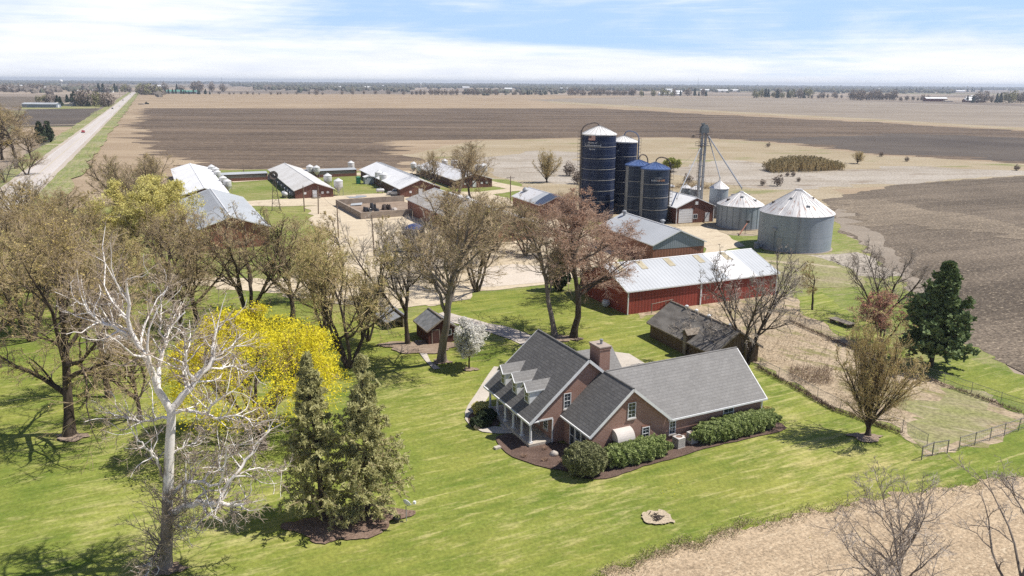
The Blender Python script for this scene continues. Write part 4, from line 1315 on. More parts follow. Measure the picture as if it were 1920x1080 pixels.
def window(parent, axis, plane, a0, a1, z0, z1, out, grid=(2, 4), frame=None, sill=True, name='window', head=True):
    """A sash window on a wall. AXIS is the wall's long axis (0: wall faces y, 1: wall faces x), OUT the sign of its outside."""
    fr, gl = MB(), MB()
    w = .07

    def bx(mb, u0, u1, h0, h1, d0, d1):
        d0, d1 = sorted((plane + out * d0, plane + out * d1))
        if axis == 0: mb.box(u0, u1, d0, d1, h0, h1)
        else: mb.box(d0, d1, u0, u1, h0, h1)
    bx(gl, a0 + w, a1 - w, z0 + w, z1 - w, -.02, .012)
    for u0, u1, h0, h1 in ((a0, a0 + w, z0, z1), (a1 - w, a1, z0, z1), (a0 + w, a1 - w, z0, z0 + w), (a0 + w, a1 - w, z1 - w, z1)):
        bx(fr, u0, u1, h0, h1, -.02, .06)
    zm = (z0 + z1) / 2
    bx(fr, a0 + w, a1 - w, zm - .025, zm + .025, -.01, .045)
    for i in range(1, grid[0]):
        u = a0 + (a1 - a0) * i / grid[0]
        bx(fr, u - .012, u + .012, z0 + w, zm - .025, 0, .022); bx(fr, u - .012, u + .012, zm + .025, z1 - w, 0, .022)
    for i in range(1, grid[1]):
        if grid[1] % 2 == 0 and i == grid[1] // 2: continue
        h = z0 + (z1 - z0) * i / grid[1]
        bx(fr, a0 + w, a1 - w, h - .012, h + .012, 0, .018)
    o = obj(name, gl, M_glass, parent)
    obj('frame', fr, frame or M_white, o)
    if sill:
        s = MB(); bx(s, a0 - .06, a1 + .06, z0 - .12, z0 - .002, -.02, .11); obj('sill', s, M_conc2, o)
    if head:
        s = MB(); bx(s, a0 - .06, a1 + .06, z1 + .002, z1 + .2, -.02, .03); obj('lintel', s, M_lintel, o)
    return o


M_conc2 = simple('pale_sill_stone', (0.55, 0.50, 0.45), (0.48, 0.43, 0.38), 3, .9, .15)
M_lintel = simple('brick_lintel', (0.32, 0.17, 0.12), (0.27, 0.14, 0.10), 6, .9, .15)
HOUSE_O = (1.7787, 64.255)
HOUSE_R = R(26.4)


def hpt(x, y, z=0.0):
    c, s = math.cos(HOUSE_R), math.sin(HOUSE_R)
    return (HOUSE_O[0] + x * c - y * s, HOUSE_O[1] + x * s + y * c, z)


def build_house():
    H = thing('brick_house', 'large brick house with grey shingle roofs, white dormers and a columned porch', 'house', (HOUSE_O[0], HOUSE_O[1], 0), HOUSE_R)
    zr = lambda x: 7.75 - .85 * abs(x - 5.6)
    w = MB()
    # main gables and long walls
    for y0, y1 in ((-.25, 0.0), (8.60, 8.85)):
        prof = [(2.1, 0), (11.0, 0), (11.0, zr(11.0) - .14), (5.6, 7.60), (0.06, zr(.06) - .14), (0.06, 2.62), (2.1, 2.62)]
        k = len(prof)
        v = [(x, y0, z) for x, z in prof] + [(x, y1, z) for x, z in prof]
        w.add(v, [tuple(range(k)), tuple(range(2 * k - 1, k - 1, -1))] + [(i + k, (i + 1) % k + k, (i + 1) % k, i) for i in range(k)])
    w.box(2.1, 2.35, 0.002, 8.598, 0, 2.75 + 1.6)
    w.box(10.75, 11.0, 0.002, 8.598, 0, 3.0)
    # cross wing
    zc = lambda x: 6.38 - .852 * abs(x - 7.27)
    prof = [(3.3, 0), (11.4, 0), (11.4, zc(11.4) - .12), (7.27, 6.24), (3.3, zc(3.3) - .12)]
    v = [(x, -5.0, z) for x, z in prof] + [(x, -4.75, z) for x, z in prof]
    k = len(prof)
    w.add(v, [tuple(range(k)), tuple(range(2 * k - 1, k - 1, -1))] + [(i + k, (i + 1) % k + k, (i + 1) % k, i) for i in range(k)])
    w.box(3.3, 3.55, -4.748, -.252, 0, zc(3.3) - .10)
    # long wing
    zw = lambda y: 6.38 - .80 * abs(y + .69)
    w.box(11.402, 22.4, -5.0, -4.752, 0, 2.78)
    prof = [(-5.0, 0), (3.6, 0), (3.6, zw(3.6) - .12), (-.69, 6.26), (-5.0, zw(-5.0) - .12)]
    v = [(22.402, y, z) for y, z in prof] + [(22.65, y, z) for y, z in prof]
    k = len(prof)
    w.add(v, [tuple(range(k - 1, -1, -1)), tuple(range(k, 2 * k))] + [(i, (i + 1) % k, (i + 1) % k + k, i + k) for i in range(k)])
    w.box(11.0, 22.4, 3.35, 3.6, 0, 2.9)
    # garage wing at the back
    w.box(11.002, 12.2, 3.62, 8.4, 0, 2.9)
    prof = [(3.62, 2.9), (8.4, 2.9), (6.1, 5.75)]
    v = [(11.9, y, z) for y, z in prof] + [(12.2, y, z) for y, z in prof]
    w.add(v, [(2, 1, 0), (3, 4, 5), (0, 1, 4, 3), (1, 2, 5, 4), (2, 0, 3, 5)])
    obj('wall', w, M_brick, H)
    # roofs
    r = MB()
    th = .12
    r.slab([(-.38, 9.2, zr(-.38)), (-.38, -.6, zr(-.38)), (5.6, -.6, 7.75), (5.6, 9.2, 7.75)], th)
    r.slab([(5.604, 9.2, 7.75), (5.604, -.6, 7.75), (11.6, -.6, zr(11.6)), (11.6, 9.2, zr(11.6))], th)
    r.slab([(2.95, -.26, zc(2.95)), (2.95, -5.33, zc(2.95)), (7.27, -5.33, 6.38), (7.27, -.26, 6.38)], th)
    r.slab([(7.274, -.70, 6.38), (7.274, -5.33, 6.38), (11.59, -5.33, zc(11.59))], th)
    obj('roof', r, M_shA, H)
    r = MB()
    r.slab([(11.62, -5.32, zw(-5.32)), (22.98, -5.32, zw(-5.32)), (22.98, -.69, 6.38), (7.27, -.69, 6.38)], th)
    r.slab([(22.98, -.686, 6.38), (22.98, 3.94, zw(3.94)), (9.8, 3.94, zw(3.94)), (7.27, -.686, 6.38)], th)
    wr = obj('roof', r, M_shB, H)
    wr['label'] = 'long pale grey roof of the right wing'
    r = MB()
    zb = lambda y: 6.0 - .85 * abs(y - 6.1)
    r.slab([(7.6, 3.0, zb(3.0)), (12.5, 3.0, zb(3.0)), (12.5, 6.1, 6.0), (7.6, 6.1, 6.0)], th)
    r.slab([(12.5, 6.104, 6.0), (12.5, 9.0, zb(9.0)), (7.6, 9.0, zb(9.0)), (7.6, 6.104, 6.0)], th)
    obj('roof', r, M_shB, H)
    # ridge caps
    c = MB()
    c.tube([(5.6, -.6, 7.74), (5.6, 9.2, 7.74)], .09, 6)
    c.tube([(7.27, -5.33, 6.37), (7.27, -.7, 6.37)], .09, 6)
    c.tube([(7.4, -.69, 6.37), (22.98, -.69, 6.37)], .09, 6)
    obj('ridge_cap', c, simple('ridge_shingle', (0.24, 0.23, 0.22), (0.19, 0.18, 0.17), 2, .95, .1), H)
    # white trim: rakes, fascias, gutters, downspouts
    t = MB()
    for y in (-.63, 9.23):
        beam(t, (-.42, y, zr(-.38) - .12), (5.6, y, 7.63), .05, .26)
        beam(t, (11.64, y, zr(11.6) - .12), (5.6, y, 7.63), .05, .26)
    beam(t, (2.91, -5.36, zc(2.95) - .12), (7.27, -5.36, 6.26), .05, .24)
    beam(t, (11.63, -5.36, zc(11.59) - .12), (7.27, -5.36, 6.26), .05, .24)
    beam(t, (23.01, -5.34, zw(-5.32) - .12), (23.01, -.69, 6.26), .05, .24, up=(1, 0, 0))
    beam(t, (23.01, 3.96, zw(3.94) - .12), (23.01, -.69, 6.26), .05, .24, up=(1, 0, 0))
    t.box(-.52, -.40, -.66, 9.26, zr(-.38) - .20, zr(-.38) - .03)
    t.box(2.83, 2.94, -5.39, -.30, zc(2.95) - .18, zc(2.95) - .02)
    t.box(11.6, 23.04, -5.45, -5.34, zw(-5.32) - .18, zw(-5.32) - .02)
    t.box(-.38, 2.1, -.29, -.253, 2.46, 2.62)        # beam over the porch end
    t.box(2.02, 2.14, -.34, -.26, .12, 2.46)
    t.box(22.66, 22.76, -5.1, -5.02, .1, 2.5)
    t.box(-.2, .10, 0.0, 8.85, 2.30, 2.58)           # beam over the columns
    t.box(-.38, .55, -.58, -.30, 2.56, 2.64)
    t.box(11.42, 11.9, -5.32, -5.02, 2.40, 2.62)
    obj('trim', t, M_white, H)
    # porch
    f = MB()
    f.box(-.28, 2.098, -.30, 8.9, 0.0, .40)
    f.box(-.62, -.282, 3.6, 5.2, 0, .20)
    obj('porch_floor', f, M_conc, H)
    for i in range(6):
        y = 0.02 + i * 1.745
        col = MB()
        col.box(-.17, .17, y - .17, y + .17, .402, .52)
        col.lathe([(.125, .522), (.12, 1.2), (.10, 2.2), (.10, 2.21)], 12, (0, y))
        col.box(-.15, .15, y - .15, y + .15, 2.212, 2.298)
        obj('porch_column', col, M_white, H, False)
    ceil = MB(); ceil.box(.102, 2.098, 0.002, 8.598, 2.63, 2.70)
    obj('porch_ceiling', ceil, M_white, H)
    # porch openings
    for a0, a1 in ((.55, 1.35), (2.1, 2.9), (6.0, 6.8), (7.4, 8.2)):
        window(H, 1, 2.1, a0, a1, 1.0, 2.3, -1, (2, 4), head=False)
    d = MB(); d.box(2.03, 2.098, 3.9, 4.85, .402, 2.45)
    dr = obj('door', d, simple('dark_red_door', (.16, .045, .035), (.13, .04, .03), 3, .5), H)
    k = MB(); k.lathe([(.0, 0), (.045, .01), (.05, .04), (.0, .07)], 8, M=Matrix.Translation((2.028, 4.75, 1.4)) @ Matrix.Rotation(-math.pi / 2, 4, 'Y'), cap=False)
    obj('handle', k, M_steel, dr)
    # gable and wing windows
    window(H, 0, -.25, 3.22, 3.98, 3.20, 4.72, -1)
    window(H, 0, -5.0, 6.95, 7.80, 3.45, 4.95, -1)
    window(H, 0, -5.0, 8.62, 9.42, 1.0, 2.3, -1)
    window(H, 0, -5.0, 11.62, 12.35, 1.0, 2.30, -1)
    window(H, 0, -5.0, 17.9, 19.2, 1.35, 2.38, -1, (2, 2))
    window(H, 1, 3.3, -4.25, -3.35, .25, 2.25, -1, (1, 2), sill=False, head=False)
    window(H, 1, 3.3, -3.30, -2.40, .25, 2.25, -1, (1, 2), sill=False, head=False)
    window(H, 1, 3.3, -2.30, -1.40, .25, 2.25, -1, (1, 2), sill=False, head=False)
    # awning
    a = MB()
    pts = []
    for s in np.linspace(0, 1, 9):
        an = s * math.pi / 2
        pts.append((-5.0 - .95 * math.sin(an) ** .9, 1.75 + 1.0 * math.cos(an)))
    n = len(pts)
    v = [(5.45, y, z) for y, z in pts] + [(7.25, y, z) for y, z in pts]
    fc = [(i, i + 1, n + i + 1, n + i) for i in range(n - 1)]
    v += [(5.45, -5.0, 1.75), (7.25, -5.0, 1.75)]
    fc += [(2 * n, i + 1, i) for i in range(n - 1)] + [(2 * n + 1, n + i, n + i + 1) for i in range(n - 1)]
    a.add(v, fc)
    a.box(5.45, 7.25, -5.955, -5.93, 1.52, 1.752)
    m = ribbed('pale_awning_slats', (.62, .57, .52), (.52, .47, .42), 0, .13, .8, .2, rib=.86, bmp=.2)
    obj('awning', a, m, H)
    # chimney
    c = MB()
    c.box(7.12, 8.25, 0.0, 1.72, 5.0, 8.18)
    c.box(7.06, 8.31, -.06, 1.78, 8.182, 8.40)
    ch = obj('chimney', c, M_brick, H)
    s = MB(); s.box(7.02, 8.35, -.10, 1.82, 8.402, 8.50)
    obj('cap', s, simple('chimney_cap_stone', (.40, .33, .28), (.33, .27, .22), 3, .95), ch)
    s = MB(); s.lathe([(.12, 8.502), (.12, 8.85), (.17, 8.86), (.17, 8.96), (.02, 9.0)], 12, (7.75, .8))
    obj('flue', s, M_steel, ch)
    # dormers
    for yc in (1.93, 4.46, 6.97):
        d = MB()
        z0, ze, zp, hw = 3.3, 4.84, 5.42, .52
        back = 3.0
        prof = [(yc - hw, z0), (yc + hw, z0), (yc + hw, ze), (yc, zp), (yc - hw, ze)]
        v = [(.58, y, z) for y, z in prof] + [(back, y, z) for y, z in prof]
        d.add(v, [tuple(range(4, -1, -1)), (5, 6, 7, 8, 9)] + [(i, (i + 1) % 5, (i + 1) % 5 + 5, i + 5) for i in range(5)])
        dm = obj('dormer', d, M_white, H)
        rr = MB()
        e = hw + .11
        zl = 4.82
        zq = zl + (e) * (5.56 - zl) / e
        rr.slab([(.30, yc - e, zl), (2.2, yc - e, zl), (3.12, yc, zq), (.30, yc, zq)], .07)
        rr.slab([(.30, yc + .003, zq), (3.12, yc + .003, zq), (2.2, yc + e, zl), (.30, yc + e, zl)], .07)
        obj('roof', rr, M_shB, dm)
        tr = MB()
        beam(tr, (.28, yc - e, zl - .06), (.28, yc, zq - .06), .05, .16, up=(1, 0, 0))
        beam(tr, (.28, yc + e, zl - .06), (.28, yc, zq - .06), .05, .16, up=(1, 0, 0))
        tr.box(.3, 2.1, yc - e - .03, yc - e, zl - .11, zl)
        obj('trim', tr, M_white, dm)
        wn = MB(); wn.box(.555, .585, yc - .30, yc + .30, 3.62, 4.66)
        wo = obj('window', wn, M_glass, dm)
        fr = MB()
        for y0, y1, h0, h1 in ((-.36, -.302, 3.56, 4.72), (.302, .36, 3.56, 4.72), (-.30, .30, 3.56, 3.618), (-.30, .30, 4.662, 4.72), (-.30, .30, 4.11, 4.16)):
            fr.box(.53, .58, yc + y0, yc + y1, h0, h1)
        obj('frame', fr, M_white, dm)
    return H


build_house()


M_litter = soil('needle_litter', (0.17, 0.115, 0.085), (0.235, 0.165, 0.125), (0.30, 0.225, 0.17), 0, 2.0, (2.0, 0.57), big=.5, fine=6, clod=.9)


def build_house_yard():
    def bed(name, pts, label, seed):
        lay(name, [hpt(x, y)[:2] for x, y in pts], M_mulch, .12, label, .01, seed, 1, world=True)
    bed('mulch_bed', [(-.1, 3.4), (-1.9, 3.2), (-2.5, 1.6), (-2.4, -.8), (-2.1, -2.3), (-1.3, -3.8), (.4, -5.6), (1.2, -7.4), (3.2, -8.2), (6.5, -7.9), (11.2, -7.6), (13.8, -7.3), (20, -7.5), (23.9, -7.6), (24.4, -6.2), (23.6, -4.9), (11, -4.9), (3.3, -4.9), (3.3, -.2), (-.1, -.2)], 'brown bark mulch bed along the porch and the hedges', 41)
    bed('mulch_bed', [(-.2, 8.7), (-.9, 9.2), (-2.0, 8.9), (-3.0, 7.6), (-3.4, 6.6), (-3.2, 5.7), (-2.2, 5.1), (-.2, 5.2)], 'round mulch bed inside the curve of the front walk', 42)
    for px, py, rx, lab in ((655, 985, 3.3, 'brown needle litter under the two spruces'), (1625, 822, 1.5, 'bare ring of earth under the vase shaped tree'), (882, 694, .9, 'bare ring of earth under the white blossom tree'),
                            (828, 680, 1.1, 'bare ring of earth at the foot of the tallest brown tree'), (1062, 636, 1.9, 'bare earth under the tall pair of trees'), (316, 1070, 1.1, 'bare ring of earth under the white sycamore'), (135, 822, 1.4, 'bare ring of earth under the huge ochre tree'), (790, 652, 3.8, 'bare trodden earth before the small brown shed')):
        g = at(px, py)
        a = np.linspace(0, 2 * math.pi, 49)[:-1]
        k = 1.25 if rx > 3 else 1
        ph = px * .7
        wob = 1 + .16 * np.sin(3 * a + ph) + .10 * np.sin(5 * a + 2 * ph) + .06 * np.sin(9 * a + ph)
        lay('bare_earth', [(g[0] + rx * k * w * math.cos(x), g[1] + rx * .62 * w * math.sin(x) + (.25 * rx * math.cos(x) if rx == 3.3 else 0)) for x, w in zip(a, wob)], M_litter if rx == 3.3 else M_bare, .10, lab, .004, int(px), 0, world=True)
    # hedges and bushes
    def shrub(name, label, x, y, sx, sy, sz, n, size, mat, seed, cat, rz=0.0, power=3.0, lump=.16, group=None, world=None, ns=40):
        p = world if world is not None else hpt(x, y, .05)
        t = thing(name, label, cat, (p[0], p[1], .1), (HOUSE_R if world is None else 0) + rz, group)
        obj('leaves', leaf_mass(seed, sx, sy, sz, n, size, power, lump), mat, t)
        obj('stems', stems(seed, sx, sy, sz, ns), B_dark, t)
        return t
    shrub('hedge', 'clipped green hedge below the white awning', 6.9, -6.35, 7.0, 2.1, 1.75, 26000, .11, L_hedge, 3, 'hedge', ns=150)
    shrub('hedge', 'longest clipped green hedge at the right end of the house wall', 18.6, -6.15, 9.6, 2.2, 1.75, 34000, .11, L_hedge, 4, 'hedge', ns=200)
    shrub('bush', 'round grey green bush of fine twigs at the house corner', 1.9, -6.35, 3.7, 3.5, 2.5, 16000, .10, L_bush, 5, 'bush', 0, 2.2, .1, ns=220)
    shrub('bush', 'small tan bush past the end of the long hedge', 24.3, -4.2, 1.3, 1.2, .9, 1500, .1, L_olive, 6, 'bush', 0, 2.2)
    shrub('bush', 'golden bush at the far end of the porch', -1.3, 8.3, 1.5, 1.3, 1.3, 2600, .12, L_gold, 7, 'bush', 0, 2.2)
    shrub('bush', 'dark low evergreen bush inside the curve of the walk', -2.3, 5.9, 2.0, 1.6, .8, 3500, .11, L_cedar, 8, 'bush', 0, 2.4)
    shrub('bush', 'dark evergreen bush against the porch floor', -1.2, 6.9, 1.9, 1.5, .9, 3200, .11, L_cedar, 9, 'bush', 0, 2.4)
    for i, (x, y, lab) in enumerate(((-1.5, -1.7, 'brown dormant perennial clump left of three in the mulch'), (-.2, -3.1, 'brown dormant perennial clump in the middle of three in the mulch'), (1.0, -4.0, 'brown dormant perennial clump nearest the grey green bush'), (.9, -1.2, 'brown dormant perennial clump against the porch slab'))):
        p = hpt(x, y)
        t = thing('dormant_plant', lab, 'plant', (p[0], p[1], .12), 0, 'dormant clumps in the mulch bed')
        obj('stems', stems(60 + i, .7, .7, .35, 70, .01), TW_red, t)
    # boulder
    rng = np.random.default_rng(5)
    b = MB(); b.lathe([(.001, -.1), (.30, -.05), (.40, .10), (.33, .28), (.15, .38), (.001, .40)], 10)
    v = b.v[0]; v += rng.normal(size=v.shape) * .03
    p = hpt(1.05, -2.5, .12)
    o = obj('boulder', b, simple('pale_stone', (.50, .45, .40), (.40, .35, .30), 3, .9, bmp=.4), None, True)
    o.location = p; tag(o, 'pale round boulder in the mulch before the porch', 'boulder')
    p = hpt(-2.9, .9, .12)
    o = obj('stepping_stone', MB().box(-.3, .3, -.2, .2, -.05, .14), M_conc, None); o.location = p; o.rotation_euler = (0, 0, .6)
    tag(o, 'flat pale stone at the end of the front walk', 'stone')
    p = hpt(-2.95, 5.4, .1)
    b = MB(); b.lathe([(.001, 0), (.26, .02), (.3, .2), (.2, .42), (.001, .48)], 9)
    b.v[0] += rng.normal(size=b.v[0].shape) * .03
    o = obj('boulder', b, simple('tan_stone', (.42, .34, .26), (.34, .27, .21), 3, .9), None, True)
    o.location = p; tag(o, 'tan boulder at the edge of the round mulch bed', 'boulder')
    # air conditioners
    def ac(x, y, s, lab):
        p = hpt(x, y, .1)
        t = thing('air_conditioner', lab, 'air conditioner', p, HOUSE_R + .1, 'air conditioners beside the house wall')
        c = MB(); c.box(-s, s, -s, s, 0, .08)
        obj('pad', c, M_conc, t)
        c = MB()
        for a in range(4):
            ca, sa = math.cos(a * math.pi / 2), math.sin(a * math.pi / 2)
            for k in range(9):
                z = .14 + k * .085 * (1.15)
                q = np.array([(-s + .06, -s + .04), (s - .06, -s + .04)])
                q = np.array([(x0 * ca - y0 * sa, x0 * sa + y0 * ca) for x0, y0 in q])
                beam(c, (*q[0], z), (*q[1], z), .03, .055)
        obj('grille', c, simple('beige_grille', (.50, .47, .43), (.43, .40, .36), 3, .6), t)
        c = MB(); c.box(-s + .09, s - .09, -s + .09, s - .09, .082, .98)
        for sx in (-1, 1):
            for sy in (-1, 1):
                c.box(sx * (s - .06) - .035, sx * (s - .06) + .035, sy * (s - .06) - .035, sy * (s - .06) + .035, .09, 1.0)
        obj('body', c, simple('beige_cabinet', (.56, .53, .48), (.50, .47, .43), 3, .6), t)
        c = MB()
        ro, ri = s, s * .72
        n = 20
        a = np.arange(n) * 2 * math.pi / n
        sq = np.stack([np.clip(1.3 * np.cos(a), -1, 1) * (s - .01), np.clip(1.3 * np.sin(a), -1, 1) * (s - .01)], 1)
        V = [(x0, y0, 1.002) for x0, y0 in sq] + [(ri * math.cos(q), ri * math.sin(q), 1.05) for q in a] + [(ri * .98 * math.cos(q), ri * .98 * math.sin(q), .985) for q in a]
        c.add(V, [(i, (i + 1) % n, n + (i + 1) % n, n + i) for i in range(n)] + [(n + i, n + (i + 1) % n, 2 * n + (i + 1) % n, 2 * n + i) for i in range(n)])
        obj('top_ring', c, simple('beige_top', (.62, .59, .55), (.55, .52, .48), 3, .6), t)
        c = MB(); c.lathe([(ri * .96, .982), (.09, 1.01), (.001, 1.02)], 16, cap=False)
        obj('fan_guard', c, simple('rusty_fan_guard', (.20, .115, .08), (.28, .2, .16), 8, .8), t)
    ac(12.05, -5.95, .44, 'beige air conditioner nearer the short hedge')
    ac(13.75, -5.75, .40, 'beige air conditioner nearer the long hedge')
    t = thing('utility_box', 'small beige meter box with pipes between the air conditioners', 'meter box', hpt(12.95, -5.45, .1), HOUSE_R)
    c = MB(); c.box(-.12, .12, -.12, .12, .25, .7); obj('box', c, M_conc2, t)
    c = MB(); c.tube([(0, 0, 0), (0, 0, .25)], .04, 6); c.tube([(.1, 0, .3), (.45, .1, .3), (.5, .1, 0)], .03, 6); obj('pipe', c, M_iron, t)
    # porch chair
    t = thing('porch_bench', 'white slatted bench standing on the porch', 'bench', hpt(1.35, 5.6, .405), HOUSE_R)
    s = MB()
    for k in range(4): s.box(-.30 + k * .14, -.18 + k * .14, -.6, .6, .40, .43)
    obj('seat', s, M_white, t)
    s = MB()
    for k in range(7): s.box(.25, .28, -.58 + k * .18, -.48 + k * .18, .45, .92)
    s.box(.25, .29, -.62, .62, .92, .98)
    obj('backrest', s, M_white, t)
    for x in (-.26, .24):
        for y in (-.56, .56):
            obj('leg', MB().box(x - .03, x + .03, y - .03, y + .03, 0, .40), M_white, t)
    # fire pit
    g = at(1233, 974)
    a = np.linspace(0, 2 * math.pi, 33)[:-1]
    lay('bare_ring', [(g[0] + 1.15 * math.cos(x), g[1] + 1.05 * math.sin(x)) for x in a], soil('pale_ash', (.50, .41, .29), (.42, .34, .235), (.3, .235, .16), 0, 2, (3, .62), fine=6), .09, 'pale ring of dead grass and ash on the lawn', .004, 9, 1, world=True)
    rng = np.random.default_rng(8)
    c = MB()
    for i in range(26):
        an = rng.random() * 6.28; l = .2 + .35 * rng.random()
        q = rng.normal(size=2) * .2
        c.tube([(q[0] - l * math.cos(an) * .5, q[1] - l * math.sin(an) * .5, LEVEL[0] + .02 + .10 * rng.random()), (q[0] + l * math.cos(an) * .5, q[1] + l * math.sin(an) * .5, LEVEL[0] + .03 + .1 * rng.random())], .025 + .02 * rng.random(), 5)
    o = obj('burnt_sticks', c, simple('charred_wood', (.045, .035, .03), (.13, .10, .08), 4, .95), None)
    o.location = (g[0] - .1, g[1] + .05, 0); tag(o, 'little heap of charred sticks in the ash ring on the lawn', 'firewood')
    # satellite dish
    g = at(762, 977, LEVEL[0])
    t = thing('satellite_dish', 'white satellite dish on a thin post by the spruces', 'satellite dish', g, R(-25))
    p = MB(); p.tube([(0, 0, 0), (0, 0, 1.25)], .035, 8); obj('post', p, M_steel, t)
    d = MB()
    n = 18
    Mx = Matrix.Translation((.02, 0, 1.42)) @ Matrix.Rotation(R(-62), 4, 'X')
    d.lathe([(.02, 0.0), (.16, .02), (.30, .07), (.40, .13), (.40, .15), (.30, .09), (.16, .04), (.02, .02)], n, M=Mx @ Matrix.Scale(.78, 4, (1, 0, 0)), cap=False)
    obj('dish', d, M_white, t, True)
    d = MB(); d.tube([(.02, .1, 1.22), (.45, .45, 1.36)], .02, 6); obj('arm', d, M_steel, t)
    d = MB(); d.box(.38, .55, .38, .56, 1.33, 1.53); obj('receiver', d, M_white, t)
    g = at(744, 976, LEVEL[0])
    b = MB(); b.lathe([(.001, 0), (.22, .02), (.30, .2), (.30, .34), (.26, .36), (.22, .3), (.001, .28)], 14, cap=False)
    o = obj('pot', b, simple('black_plastic', (.02, .02, .02), (.035, .035, .035), 3, .5), None, True); o.location = g
    tag(o, 'round black pot at the edge of the spruce litter', 'pot')
    # a few dandelion patches near the ring
    rng = np.random.default_rng(4)
    C = np.array([at(1262 + 12 * rng.normal(), 925 + 7 * rng.normal()) for _ in range(26)] + [at(1480 + 160 * rng.random(), 1015 - 20 * rng.random()) for _ in range(12)])
    C[:, 2] = LEVEL[0] + .07
    m = MB(); bud_quads(rng, m, C, .075, 0, 1, .02, .2)
    tag(obj('dandelions', m, L_yellow), 'scattered yellow dandelions on the lawn above the ash ring', None, None, 'stuff')


build_house_yard()
# ------------------------------------------------------------------ the farmstead
FU = np.array([math.cos(FARM), math.sin(FARM), 0])
FV = np.array([-FU[1], FU[0], 0])

M_roofwhite = ribbed('white_metal_roof', (.80, .79, .77), (.70, .69, .67), 1, .9, .5, .3, rib=.93, scale=.15, bmp=.15)
M_roofwhite2 = ribbed('dirty_white_metal_roof', (.68, .66, .62), (.56, .53, .48), 1, .9, .5, .3, rib=.9, scale=.2, bmp=.15)
M_roofgrey = ribbed('pale_grey_metal_roof', (.42, .44, .45), (.37, .385, .395), 1, .75, .65, .2, rib=.84, scale=.12, bmp=.25)
M_roofbarn = ribbed('silver_corrugated_roof', (.50, .515, .525), (.43, .445, .455), 1, .62, .65, .2, rib=.80, scale=.10, bmp=.3)
M_roofpatch = ribbed('patched_white_roof', (.68, .67, .66), (.60, .59, .58), 1, .8, .5, .3, rib=.9, scale=.2, rust=((.40, .33, .27), .5, (1, 1, 1), .60))
M_red = ribbed('red_barn_siding', (.315, .066, .046), (.255, .06, .043), 1, .55, .6, .2, rib=.70, scale=.25, bmp=.3)
M_brownside = ribbed('brown_metal_siding', (.20, .092, .068), (.165, .078, .058), 0, .5, .6, .2, rib=.72, scale=.3, bmp=.3)
M_brownside_y = ribbed('brown_metal_siding_side', (.165, .068, .050), (.135, .058, .044), 1, .5, .6, .2, rib=.72, scale=.3, bmp=.3)
M_rust_x = ribbed('rust_brown_siding', (.32, .145, .098), (.265, .12, .082), 0, .6, .65, .2, rib=.72, scale=.25, bmp=.3)
M_rust_y = ribbed('rust_brown_siding_side', (.32, .145, .098), (.265, .12, .082), 1, .6, .65, .2, rib=.72, scale=.25, bmp=.3)
M_greygable = ribbed('blue_grey_gable_siding', (.27, .30, .33), (.235, .26, .29), 0, .4, .5, .3, rib=.76, scale=.3, bmp=.3)
M_oldboard = simple('old_dark_boards', (.10, .068, .045), (.185, .135, .09), 2.5, .95, .08, stretch=(2.2, 2.2, .12), bmp=.5)
M_conc3 = simple('stained_concrete', (.36, .30, .24), (.27, .22, .175), .7, .95, .1, bmp=.2)
M_whitedoor = ribbed('white_sectional_door', (.72, .72, .72), (.66, .66, .66), 2, .6, .6, .3, rib=.9, bmp=.2)


def barn(name, label, cat, origin, rz, W, L, zE, zR, wall, roof, over=.35, gable=None, ridge=.5, wall_y=None, split=None, fascia=None, group=None):
    """Gabled building: x across, ridge along y, the near gable at y = 0 and the near left corner at the origin."""
    t = thing(name, label, cat, (origin[0], origin[1], 0), rz, group)
    th = .10
    xr = W * ridge
    sl, sr = (zR - zE) / xr, (zR - zE) / (W - xr)
    d = .16
    for y0, y1 in ((0, d), (L - d, L)):
        w = MB()
        gw = w if gable is None else MB()
        w.box(0, W, y0, y1, 0, zE - (0 if gable is None else .9))
        zg = zE - (0 if gable is None else .9)
        pr = [(0, zg), (W, zg), (W, zE), (xr, zR), (0, zE)] if gable is not None else [(0, zE), (W, zE), (xr, zR)]
        e = .03 if gable is not None else 0
        k = len(pr)
        v = [(x, y0 - e * (y0 == 0), z) for x, z in pr] + [(x, y1 + e * (y0 != 0), z) for x, z in pr]
        gw.add(v, [tuple(range(k)), tuple(range(2 * k - 1, k - 1, -1))] + [(i + k, (i + 1) % k + k, (i + 1) % k, i) for i in range(k)])
        obj('wall', w, wall, t)
        if gable is not None:
            obj('gable', gw, gable, t)
    for x0, x1 in ((0.002, d), (W - d, W - .002)):
        s = MB()
        s.box(x0, x1, d + .002, L - d - .002, 0, zE)
        obj('wall', s, wall_y or wall, t)
    zl, zr_ = zE - over * sl + th, zE - over * sr + th
    r = MB()
    r.slab([(-over, L + over, zl), (-over, -over, zl), (xr, -over, zR + th), (xr, L + over, zR + th)], th * .9)
    r.slab([(xr + .004, L + over, zR + th), (xr + .004, -over, zR + th), (W + over, -over, zr_), (W + over, L + over, zr_)], th * .9)
    ro = obj('roof', r, roof, t)
    c = MB()
    c.tube([(xr, -over - .02, zR + th), (xr, L + over + .02, zR + th)], .12, 6)
    obj('ridge_cap', c, M_roofwhite if fascia is None else fascia, ro)
    f = MB()
    for y in (-over - .03, L + over + .03):
        beam(f, (-over, y, zl - .08), (xr, y, zR + th - .08), .05, .20)
        beam(f, (W + over, y, zr_ - .08), (xr, y, zR + th - .08), .05, .20)
    f.box(-over - .06, -over - .005, -over, L + over, zl - .18, zl - .01)
    f.box(W + over + .005, W + over + .06, -over, L + over, zr_ - .18, zr_ - .01)
    obj('trim', f, fascia or M_roofwhite, t)
    return t


